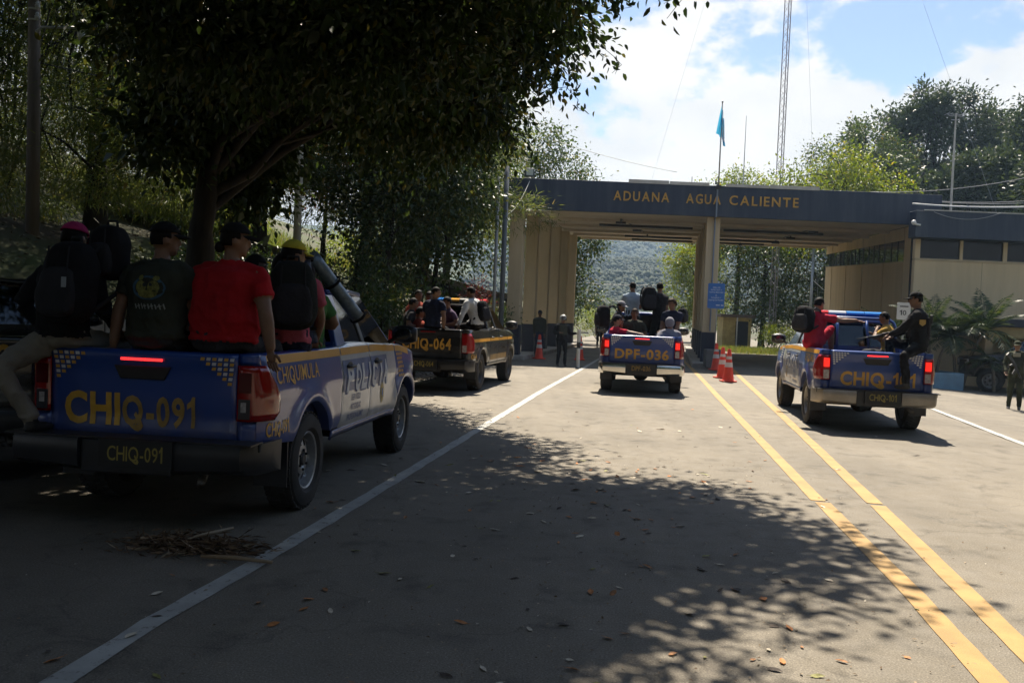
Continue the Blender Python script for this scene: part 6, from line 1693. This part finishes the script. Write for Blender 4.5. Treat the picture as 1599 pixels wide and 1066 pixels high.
def backpack(label, M, c, yaw, lean=0, w=.30, h=.46, d=.18, mt=None, mt2=None, group='backpacks carried by the passengers', straps=True, stripe=None):
    """yaw: direction the wearer faces; the pack lies behind"""
    mt = mt or C_black; mt2 = mt2 or C_char
    R_ = Matrix.Rotation(-rad(yaw), 4, 'Z') @ Matrix.Rotation(-rad(lean), 4, 'X')
    root = tag(empty('backpack'), label, 'backpack', group); root.matrix_world = M @ Matrix.Translation(c) @ R_
    def bag(sx, sy, sz, cy, cz, nz, pw=3.2):
        m = MB(); n, k = 26, 16; vs_ = []
        f = lambda a, e: math.copysign(abs(a)**(2/e), a)
        for i in range(k+1):
            th = PI*i/k
            for j in range(n):
                ph = 2*PI*j/n; x, y, z = f(math.sin(th), pw)*f(math.cos(ph), pw), f(math.sin(th), pw)*f(math.sin(ph), pw), f(math.cos(th), pw)
                q = 1 + nz*mnoise.noise(Vector((x*2.2+cz*9, y*2.2, z*2.2+cy*5)))
                vs_.append((x*sx*q*(1-.10*z), cy+y*sy*q, cz+z*sz))
        m.add(vs_, [(i*n+j, (i+1)*n+j, (i+1)*n+(j+1) % n, i*n+(j+1) % n) for i in range(k) for j in range(n)]); return m
    b = bag(w/2, d/2, h/2, 0, 0, .10).build('main_bag', mt, root, smooth=True)
    bag(w*.41, d*.22, h*.30, -d*.42, -h*.14, .12).build('front_pocket', mt2, root, smooth=True)
    m = MB(); m.tube([(-.05, .01, h/2-.02), (-.04, .01, h/2+.035), (.04, .01, h/2+.035), (.05, .01, h/2-.02)], .010, 6); m.build('grab_handle', mt2, root, smooth=True)
    for s in (-1, 1):
        m = MB(); z = h*.10-.01
        m.tube([(s*w*.22, -d*.5-.012, h*.40), (s*w*.25, -d*.5-.05*.3, 0), (s*w*.24, -d*.50, -h*.42)], .007, 5); m.build('compression_strap', mt2, root)
        if straps:
            m = MB(); m.tube([(s*.085, d*.35, h*.36), (s*.10, d*.62, h*.50), (s*.125, d*.5+.13, h*.44), (s*.14, d*.5+.21, h*.22), (s*.15, d*.5+.17, -.02), (s*.15, d*.42, -h*.30)], .017, 6); m.build('shoulder_strap', mt2, root, smooth=True)
    return root
for _o in TR: pass
bpy.context.view_layer.update()
TM = [o.matrix_world.copy() for o in TR]
A, Bk, Dp, E1 = TM[0], TM[1], TM[2], TM[3]
SEAT = 1.272 + .095           # hip joint height of someone sitting on the tailgate or the rail
g1, g2, g3, g4 = 'passengers of the front pickup in the shade', 'passengers of the black pickup', 'passengers of the pickup under the gantry', 'people riding on the right pickup'
# ---- CHIQ-091
person('man in dark clothes and magenta cap with a pale trouser leg over the tailgate', A, (-.66, -.93, SEAT-.02), yaw=14, lean=(10, -4), head=(-8, 8), hands=((-.26, .12, .02), (.22, .30, .05)),
       feet=((-.02, -.22, -.60), (.15, .40, -.50)), knee=((-.3, -.9, .3), None), shirt=C_black, sleeve='long', pants=C_khaki, cap=M_cappk, hair='crop', group=g1, vox=.013, bulk=1.15, size=1.04)
backpack('large black backpack worn by the man in the magenta cap', A, (-.50, -1.10, 1.72), 12, 8, .40, .58, .24)
m = MB(); m.box(-.016, .016, -.004, .004, -.035, .035); o = m.build('zip_tag', mat('tag_grey', (.30, .33, .36), .5)); o.matrix_world = A @ Matrix.Translation((-.43, -1.275, 1.72)); tag(o, 'small pale grey tag hanging on the large black backpack', 'tag')
backpack('black bundle stacked behind the neck of the man in the magenta cap', A, (-.38, -.82, 1.95), 12, 4, .28, .40, .22, straps=False)
p2 = person('stocky man in dark olive printed T-shirt and black cap sitting on the tailgate', A, (.03, -.88, SEAT), yaw=6, lean=(5, 0), head=(46, -2), hands=((-.31, -.05, -.075), (.20, .32, .03)), feet=((-.14, .42, -.50), (.14, .42, -.50)),
       shirt=C_olive, pants=C_char, cap=M_capk, hair='short', group=g1, vox=.013, bulk=1.24, size=1.02, skin_=SK_M)
p3 = person('big man in red T-shirt and black cap sitting on the right side of the tailgate', A, (.52, -.84, SEAT), yaw=10, lean=(6, 1), head=(50, -2), hands=((-.36, -.06, -.065), (.40, -.02, -.06)), feet=((-.14, .42, -.50), (.14, .42, -.50)),
       shirt=C_red, pants=C_char, cap=M_capk, hair='bun', group=g1, vox=.013, size=1.04, bulk=1.42, skin_=SK_M, beard=True)
p4 = person('man in yellow cap sitting on the right rail of the front pickup', A, (.70, -.05, SEAT-.02), yaw=-20, lean=(3, 0), head=(60, 4), hands=((-.15, .28, .02), (.22, .25, .0)), feet=((-.12, .40, -.50), (.10, .42, -.50)),
       shirt=C_pink, pants=C_navy, cap=M_capy, hair='short', group=g1, vox=.016)
backpack('bulky dark backpack on the man in the yellow cap', A, (.80, -.26, 1.70), -22, 4, .38, .54, .24, mt=cloth('dark_pack', (.022, .024, .022)))
person('dark haired man behind the yellow cap in the front pickup', A, (.46, .38, SEAT-.10), yaw=-30, lean=(4, 0), head=(20, 0), shirt=C_black, pants=C_char, hair='short', group=g1, vox=.02, skin_=SK_D)
person('person with dark hair sitting behind the olive T-shirt man in the front pickup', A, (-.22, .48, SEAT-.28), yaw=100, lean=(6, 0), head=(0, 0), shirt=C_char, pants=C_char, hair=None, cap=M_capg, group=g1, vox=.02, skin_=SK_D)
person('person in green patterned top squeezed behind the rolled mats', A, (.70, .42, SEAT-.10), yaw=-60, lean=(5, 0), head=(10, 10), shirt=C_green, pants=C_navy, hair='short', group=g1, vox=.02, size=.92)
person('dark haired passenger wedged between the red T-shirt man and the yellow cap', A, (.28, .05, SEAT-.10), yaw=40, lean=(6, 0), head=(30, 6), shirt=C_black, pants=C_char, hair='short', group=g1, vox=.02, skin_=SK_D, size=.96)
person('passenger in charcoal top hidden behind the large black backpack', A, (-.52, .20, SEAT-.20), yaw=70, lean=(8, 0), head=(0, 8), shirt=C_char, sleeve='long', pants=C_char, hair='short', group=g1, vox=.022, skin_=SK_D)
# rolled mats
def roll(label, M, a, b, r, mt, bands, name='rolled_mat'):
    a, b = Vector(a), Vector(b); root = tag(empty(name), label, 'rolled mat'); root.matrix_world = M @ Matrix.Translation((a+b)/2)
    c = (a+b)/2; d = (b-a).normalized(); L = (b-a).length; q = d.to_track_quat('Z', 'Y').to_matrix().to_4x4()
    m = MB(); n = 40; turns = 3.2; P = []
    for j in range(9):
        z = -L/2 + L*j/8; P.append([q @ Vector(((r*(.35+.65*k/n)+.004*math.sin(j*2+k*.3))*math.cos(turns*2*PI*k/n), (r*(.35+.65*k/n))*math.sin(turns*2*PI*k/n), z)) for k in range(n+1)])
    m.grid(P); m.build('mat', mt, root, smooth=True, solid=.008)
    for t in bands:
        m = MB(); m.lathe([(r+.006, -.014), (r+.012, 0), (r+.006, .014)], 24, q @ Matrix.Translation((0, 0, -L/2+L*t))); m.build('strap', C_black, root, smooth=True)
roll('dark blue rolled sleeping mat standing upright in the front pickup', A, (.80, .16, 1.32), (.69, .22, 2.04), .085, mat('mat_blue', (.035, .055, .12), .7, var=.2, bump=.3, bscale=30), (.15, .95))
roll('silvery rolled mat leaning diagonally over the right side of the front pickup', A, (.66, .55, 2.06), (.97, .98, 1.53), .070, mat('mat_silver', (.15, .20, .25), .38, metal=.3, var=.3, vscale=14, bump=.4, bscale=26), (.42, .97))
# printed emblem on the olive T-shirt: a plain round patch with wavy lines of ink
def decal_on(P, c, u, v, pts, mt, name='shirt_print', off=.008):
    """flat ink laid on the cloth: (a, b) points projected along -n on the body mesh"""
    n = u.cross(v).normalized(); me = P.data
    from mathutils.bvhtree import BVHTree
    bv = BVHTree.FromPolygons([x.co for x in me.vertices], [tuple(p.vertices) for p in me.polygons])
    m = MB()
    for poly in pts:
        q = []
        for a, b in poly:
            o_ = c + u*a + v*b + n*.5; h = bv.ray_cast(o_, -n); q.append((h[0] if h[0] else c + u*a + v*b) + n*off)
        cen = sum(q, Vector())/len(q); k = len(q)
        m.add(q + [cen], [(i, (i+1) % k, k) for i in range(k)])
    return m.build(name, mt, P, smooth=True, fix=False)
yw = rad(6); uu = Vector((math.cos(yw), -math.sin(yw), 0)); vv = Vector((0, 0, 1)); cc = Vector((0.02, 0, .34))
def circ(x, y, rx, ry, n=20, a0=0): return [(x+rx*math.cos(2*PI*k/n+a0), y+ry*math.sin(2*PI*k/n+a0)) for k in range(n)]
decal_on(p2, cc, uu, vv, [circ(0, 0, .125, .085, 28)], mat('print_blue', (.035, .085, .14), .8, var=.4, vscale=20), off=.007)
decal_on(p2, cc, uu, vv, [circ(-.05, .005, .040, .045, 14), circ(.045, .0, .045, .05, 14), circ(.0, -.045, .07, .028, 16), circ(-.055, .07, .022, .02, 10), circ(.06, .068, .026, .018, 10)], mat('print_olive', (.15, .15, .035), .8, var=.5, vscale=40), off=.010)
decal_on(p2, cc, uu, vv, [circ(-.02, .02, .016, .014, 10), circ(.03, .022, .014, .012, 10)], mat('print_dark', (.02, .03, .03), .8), off=.013)
scr = []
for k in range(9):
    x = -.105+.026*k; scr.append([(x, -.115), (x+.008, -.115+.004*(k % 3)), (x+.020, -.145-.006*(k % 2)), (x+.012, -.150)]); 
    if k % 2: scr.append([(x-.008, -.128), (x+.020, -.122), (x+.021, -.128), (x-.007, -.134)])
decal_on(p2, cc, uu, vv, scr, mat('print_pale', (.26, .27, .25), .8), off=.008)

# ---- CHIQ-064
person('young man with cropped hair in navy polo shirt sitting on the black tailgate', Bk, (.03, -.82, SEAT-.05), yaw=12, lean=(6, 0), head=(62, 2), hands=((-.2, .30, .0), (.28, -.04, -.05)), shirt=C_navy, pants=C_black, hair='crop', group=g2, skin_=SK_M, vox=.018)
person('man in white long sleeved top leaning on the right rail of the black pickup', Bk, (.80, -.22, SEAT+.02), yaw=-62, lean=(16, 0), head=(-8, 4), hands=((-.48, .10, -.11), (.06, .30, .0)), feet=((-.1, .42, -.50), (.1, .42, -.50)), shirt=C_white, sleeve='long', pants=C_black, hair='crop', group=g2, skin_=SK_M, vox=.018, elbow=((-.6, -.2, -.2), None))
backpack('black sling bag on the back of the man in white', Bk, (.93, -.18, 1.66), -62, 14, .30, .44, .15, group='bags carried in the black pickup')
person('man in dark jacket at the left rail of the black pickup', Bk, (-.62, -.40, SEAT-.28), yaw=70, lean=(8, 0), head=(-10, 2), shirt=C_char, pants=C_char, hair='crop', group=g2, skin_=SK_M, vox=.022)
person('bearded man standing tallest at the left front of the black pickup bed', Bk, (-.66, .30, SEAT-.10), yaw=120, lean=(4, 0), head=(10, 0), shirt=C_skin_red, pants=C_char, hair='crop', group=g2, skin_=SK_M, vox=.022, beard=True)
person('man with his head half hidden behind the tallest one in the black pickup', Bk, (-.48, .62, SEAT-.12), yaw=150, lean=(4, 0), head=(20, 0), shirt=C_black, pants=C_char, hair='short', group=g2, skin_=SK_D, vox=.025)
person('person in rust red top crouching low in the black pickup bed', Bk, (-.44, -.48, SEAT-.46), yaw=40, lean=(10, 0), head=(20, 0), shirt=C_skin_red, pants=C_char, hair='short', group=g2, skin_=SK_M, vox=.025, feet=((-.12, .40, -.06), (.12, .40, -.06)))
person('man in purple grey top behind the navy polo in the black pickup', Bk, (.10, .35, SEAT-.22), yaw=-130, lean=(8, 0), head=(0, 4), shirt=cloth('mauve', (.075, .05, .09)), pants=C_char, hair='short', group=g2, skin_=SK_M, vox=.025)
# ---- DPF-036
BED = .80
person('man in white T-shirt standing behind the cab of the pickup under the gantry', Dp, (-.26, .62, BED+.86+.05), yaw=-12, lean=(2, 0), head=(-18, 0), hands=((-.12, .36, .12), (.12, .34, .14)), feet=((-.12, .0, -.83), (.12, .02, -.83)), knee=((-.1, 1, 0), (.1, 1, 0)), shirt=C_blue, pants=C_char, hair='crop', group=g3, skin_=SK_M, size=.98)
person('man in black T-shirt standing with a big backpack in the pickup under the gantry', Dp, (.36, .34, BED+.86+.05), yaw=-42, lean=(3, 2), head=(30, 0), hands=((-.1, .30, .2), (.22, -.0, -.10)), feet=((-.12, .0, -.83), (.12, .04, -.83)), knee=((-.1, 1, 0), (.1, 1, 0)), shirt=C_black, pants=C_black, hair='crop', group=g3, skin_=SK_M, size=.99)
backpack('large black backpack worn by the standing man in black', Dp, (.12, .24, 2.10), -10, 4, .36, .56, .26)
person('curly haired man in navy T-shirt sitting on the right rail under the gantry', Dp, (.66, -.02, SEAT-.05), yaw=200, lean=(4, 0), head=(30, 4), hands=((-.1, .25, -.02), (.18, .22, -.02)), shirt=C_navy, pants=C_char, hair='curly', hair_m=M_hairb, group=g3, skin_=SK_M)
backpack('dark bag beside the curly haired man in navy', Dp, (.88, .12, 1.75), -60, 0, .26, .34, .18, straps=False)
person('man in red top and dark cap with his arm along the tailgate', Dp, (-.60, -.60, .80+.10), yaw=62, lean=(2, 0), head=(20, 4), hands=((.1, .3, .05), (.50, .44, .38)), feet=((-.12, .45, -.04), (.12, .45, -.04)), shirt=C_crim, pants=C_char, cap=M_capn, hair='short', group=g3, skin_=SK_L, elbow=(None, (.9, -.3, .3)))
person('woman in grey hooded top sitting low at the right tailgate corner', Dp, (.60, -.62, .80+.10), yaw=-10, lean=(4, 0), head=(-20, 8), hands=((-.24, .02, .44), (.1, .3, .1)), feet=((-.12, .45, -.04), (.12, .45, -.04)), shirt=C_grey, sleeve='long', pants=C_char, hair=None, hood=True, group=g3, skin_=SK_M)
person('man with headband sitting on the left rail under the gantry', Dp, (-.62, -.12, SEAT-.14), yaw=70, lean=(10, 0), head=(40, 6), hands=((-.1, .30, .0), (.2, .25, .0)), shirt=C_char, sleeve='none', pants=C_char, hair='short', group=g3, skin_=SK_M, cap=M_capl)
person('man facing back in the middle of the bed under the gantry', Dp, (-.20, -.25, SEAT-.30), yaw=172, lean=(4, 0), head=(0, 2), hands=((-.20, .28, .10), (.2, .25, .08)), feet=((-.12, .45, -.20), (.12, .45, -.20)), shirt=C_olive, pants=C_char, hair='short', hair_m=M_hairb, group=g3, skin_=SK_M)
backpack('big dark backpack hanging over the left rail under the gantry', Dp, (-.90, -.12, 1.66), 75, 0, .36, .50, .30)
# ---- CHIQ-101
person('young man in red T-shirt and shorts on the left rail of a pickup', E1, (-.78, .22, SEAT-.02), yaw=42, lean=(12, 0), head=(10, 2), hands=((-.02, -.02, -.06), (.86, .86, .38)), feet=((-.10, .44, -.34), (.06, .50, -.12)), shirt=C_crim, sleeve='short', pants=C_crim, hair='crop', group=g4, skin_=SK_L, shorts=True, elbow=((-.4, -.6, .2), (0, 0, -1)), vox=.016)
backpack('round black backpack of the young man in red', E1, (-.97, .06, 1.74), 42, 10, .36, .46, .24, mt2=cloth('pack_grey', (.05, .05, .055)))
person('boy in mustard shirt sitting beside the police officer', E1, (.46, .22, SEAT-.14), yaw=-72, lean=(8, 0), head=(6, 4), hands=((-.02, .20, .40), (.12, .24, .30)), feet=((-.10, .42, -.36), (.10, .42, -.36)), shirt=C_yel, pants=C_char, hair='crop', group=g4, skin_=SK_M, size=.88, elbow=((-.6, .4, -1), (.6, .4, -1)))
off = person('police officer in black uniform and cap on the right tailgate corner, one boot outside', E1, (.66, -.80, SEAT+.04), yaw=-72, lean=(6, 3), head=(-4, 2), hands=((-.44, .06, .14), (-.36, .22, .12)), feet=((-.27, -.40, -.60), (-.42, .22, -.42)), knee=((-.5, -.35, .55), (-.6, .2, .7)),
       elbow=((0, -.5, -.6), (.2, .5, -.6)), rel=False, shirt=C_black, sleeve='long', pants=C_black, cap=M_capk, hair='crop', group=g4, skin_=SK_M, bulk=1.2, size=1.04, shoes=M_black, vox=.016)
# tactical vest and pouches
def part_at(P, name, mt, c, d, yaw, bevel=.015):
    m = MB(); m.cbox((0, 0, 0), d); o = m.build(name, mt, P, bevel=bevel); o.matrix_local = Matrix.Translation(c) @ Matrix.Rotation(-rad(yaw), 4, 'Z'); return o
part_at(off, 'vest_front', C_char, (-.125, .045, .28), (.30, .07, .34), -72); part_at(off, 'vest_back', C_char, (.118, -.038, .27), (.27, .05, .32), -72, .024)
part_at(off, 'pouch', C_black, (-.185, -.01, .14), (.09, .06, .12), -72); part_at(off, 'pouch', C_black, (-.15, .12, .14), (.09, .06, .12), -72)
part_at(off, 'radio', M_black, (.12, -.13, .40), (.05, .05, .14), -72, .008)
m = MB(); m.add([Vector((-.045, 0, .045)), Vector((.045, 0, .045)), Vector((.045, 0, -.02)), Vector((0, 0, -.055)), Vector((-.045, 0, -.02))], [(0, 1, 2, 3, 4)])
o = m.build('shoulder_patch', mat('patch_gold', (.40, .27, .07), .6), off, solid=.004); o.matrix_local = Matrix.Translation((-.045, -.272, .345)) @ Matrix.Rotation(rad(-14), 4, 'Z')
# rifle across the officer's knees
def rifle(label, M):
    r = tag(empty('rifle'), label, 'rifle', 'rifles'); r.matrix_world = M
    m = MB(); m.box(-.17, .12, -.018, .018, -.03, .03); m.build('receiver', M_black, r, bevel=.004)
    m = MB(); m.tube([(.12, 0, .008), (.50, 0, .008)], .010, 8); m.build('barrel', M_dark, r, smooth=True)
    m = MB(); m.tube([(.12, 0, .0), (.33, 0, .0)], .022, 8); m.build('handguard', M_black, r, smooth=True)
    m = MB(); m.prism([(-.17, .02), (-.42, .0), (-.42, -.10), (-.30, -.06), (-.17, -.03)], -.014, .014, lambda u, v, w: Vector((u, w, v))); m.build('stock', M_black, r)
    m = MB(); m.prism([(.03, -.03), (.08, -.03), (.11, -.17), (.06, -.18)], -.010, .010, lambda u, v, w: Vector((u, w, v))); m.build('magazine', M_dark, r)
    m = MB(); m.prism([(-.12, -.03), (-.08, -.03), (-.11, -.13), (-.15, -.13)], -.012, .012, lambda u, v, w: Vector((u, w, v))); m.build('grip', M_black, r)
    return r
rifle('black rifle held across the lap of the police officer', E1 @ Matrix.Translation((.28, -.52, 1.56)) @ Matrix.Rotation(rad(170), 4, 'Z') @ Matrix.Rotation(rad(14), 4, 'Y'))
# ---- standing guards
I4 = Matrix.Identity(4)
def W4(x, y): return Matrix.Translation((x, y, hz(x, y)))
gd = person('helmeted guard in black uniform standing at the barrier post', W4(1.62, 29.2), (0, 0, .835+.045), yaw=165, lean=(2, 0), head=(-16, 0), hands=((-.46, .12, .20), (.16, .24, .22)), feet=((-.13, .0, -.80), (.13, .02, -.80)), knee=((0, 1, 0), (0, 1, 0)), shirt=C_black, sleeve='long', pants=C_black, hair=None, helmet=mat('helmet_white', (.42, .42, .40), .35), skin_=SK_M, size=.95, elbow=((-.3, -.2, -1), None), bulk=1.1)
part_at(gd, 'vest_front', C_olive, (.02, -.125, .30), (.28, .05, .32), 165)
sd = person('soldier in camouflage uniform and field cap standing at the right edge', W4(11.95, 21.2), (0, 0, .83+.045), yaw=-150, lean=(2, 0), head=(4, 4), hands=((-.22, .22, .10), (.20, .24, .02)), feet=((-.10, .02, -.80), (.12, .0, -.80)), knee=((0, 1, 0), (0, 1, 0)), shirt=C_camo, sleeve='long', pants=C_camo, cap=cloth('cap_olive', (.04, .045, .025)), hair='crop', skin_=SK_M, size=.94, shoes=M_black)
part_at(sd, 'chest_rig', C_olive, (-.06, -.10, .26), (.27, .05, .20), -150); part_at(sd, 'scarf', mat('scarf_pale', (.32, .30, .22), .9), (-.055, -.09, .42), (.16, .05, .10), -150)
rifle('black rifle slung in front of the soldier', W4(11.95, 21.2) @ Matrix.Translation((-.16, -.24, 1.02)) @ Matrix.Rotation(rad(25), 4, 'Z') @ Matrix.Rotation(rad(52), 4, 'Y'))
person('dim figure in dark clothes standing in the shade between the left columns', W4(1.02, 34.3), (0, 0, .87+.12), yaw=170, lean=(2, 0), hands=((-.2, .1, -.12), (.2, .1, -.12)), feet=((-.11, 0, -.83), (.11, 0, -.83)), knee=((0, 1, 0), (0, 1, 0)), shirt=C_olive, sleeve='long', pants=C_navy, hair='crop', cap=M_capn, skin_=SK_D, size=1.02, vox=.028)
for i, (lab, x, y, yw_, c) in enumerate((('dark clothed person walking left of a companion far beyond the gantry', 4.75, 49.0, 10, C_black), ('dark clothed companion walking right of the other far beyond the gantry', 5.25, 49.6, -20, C_navy))):
    person(lab, W4(x, y), (0, 0, .87), yaw=yw_, lean=(3, 0), hands=((-.22, .1, -.1), (.22, -.05, -.12)), feet=((-.10, .12, -.80), (.10, -.12, -.80)), knee=((0, 1, 0), (0, 1, 0)), shirt=c, pants=C_black, hair='short', group='people walking beyond the gantry', skin_=SK_D, vox=.03)
backpack('dark backpack on the person walking far beyond the gantry', W4(4.75, 49.0), (0, -.22, 1.28), 10, 0, .38, .55, .26)
# ================================================================== AIR
hzm = bpy.data.materials.new('haze'); hzm.use_nodes = True; nt = hzm.node_tree; nt.nodes.remove(nt.nodes['Principled BSDF'])
pv_ = nt.nodes.new('ShaderNodeVolumePrincipled'); pv_.inputs['Color'].default_value = (.52, .74, 1.0, 1); pv_.inputs['Density'].default_value = 0.00046; pv_.inputs['Anisotropy'].default_value = .1
nt.links.new(pv_.outputs[0], nt.nodes['Material Output'].inputs['Volume'])
mb = MB(); mb.box(-4300, 4300, -2300, 5300, -12, 92)
tag(mb.build('haze', hzm), kind='stuff')
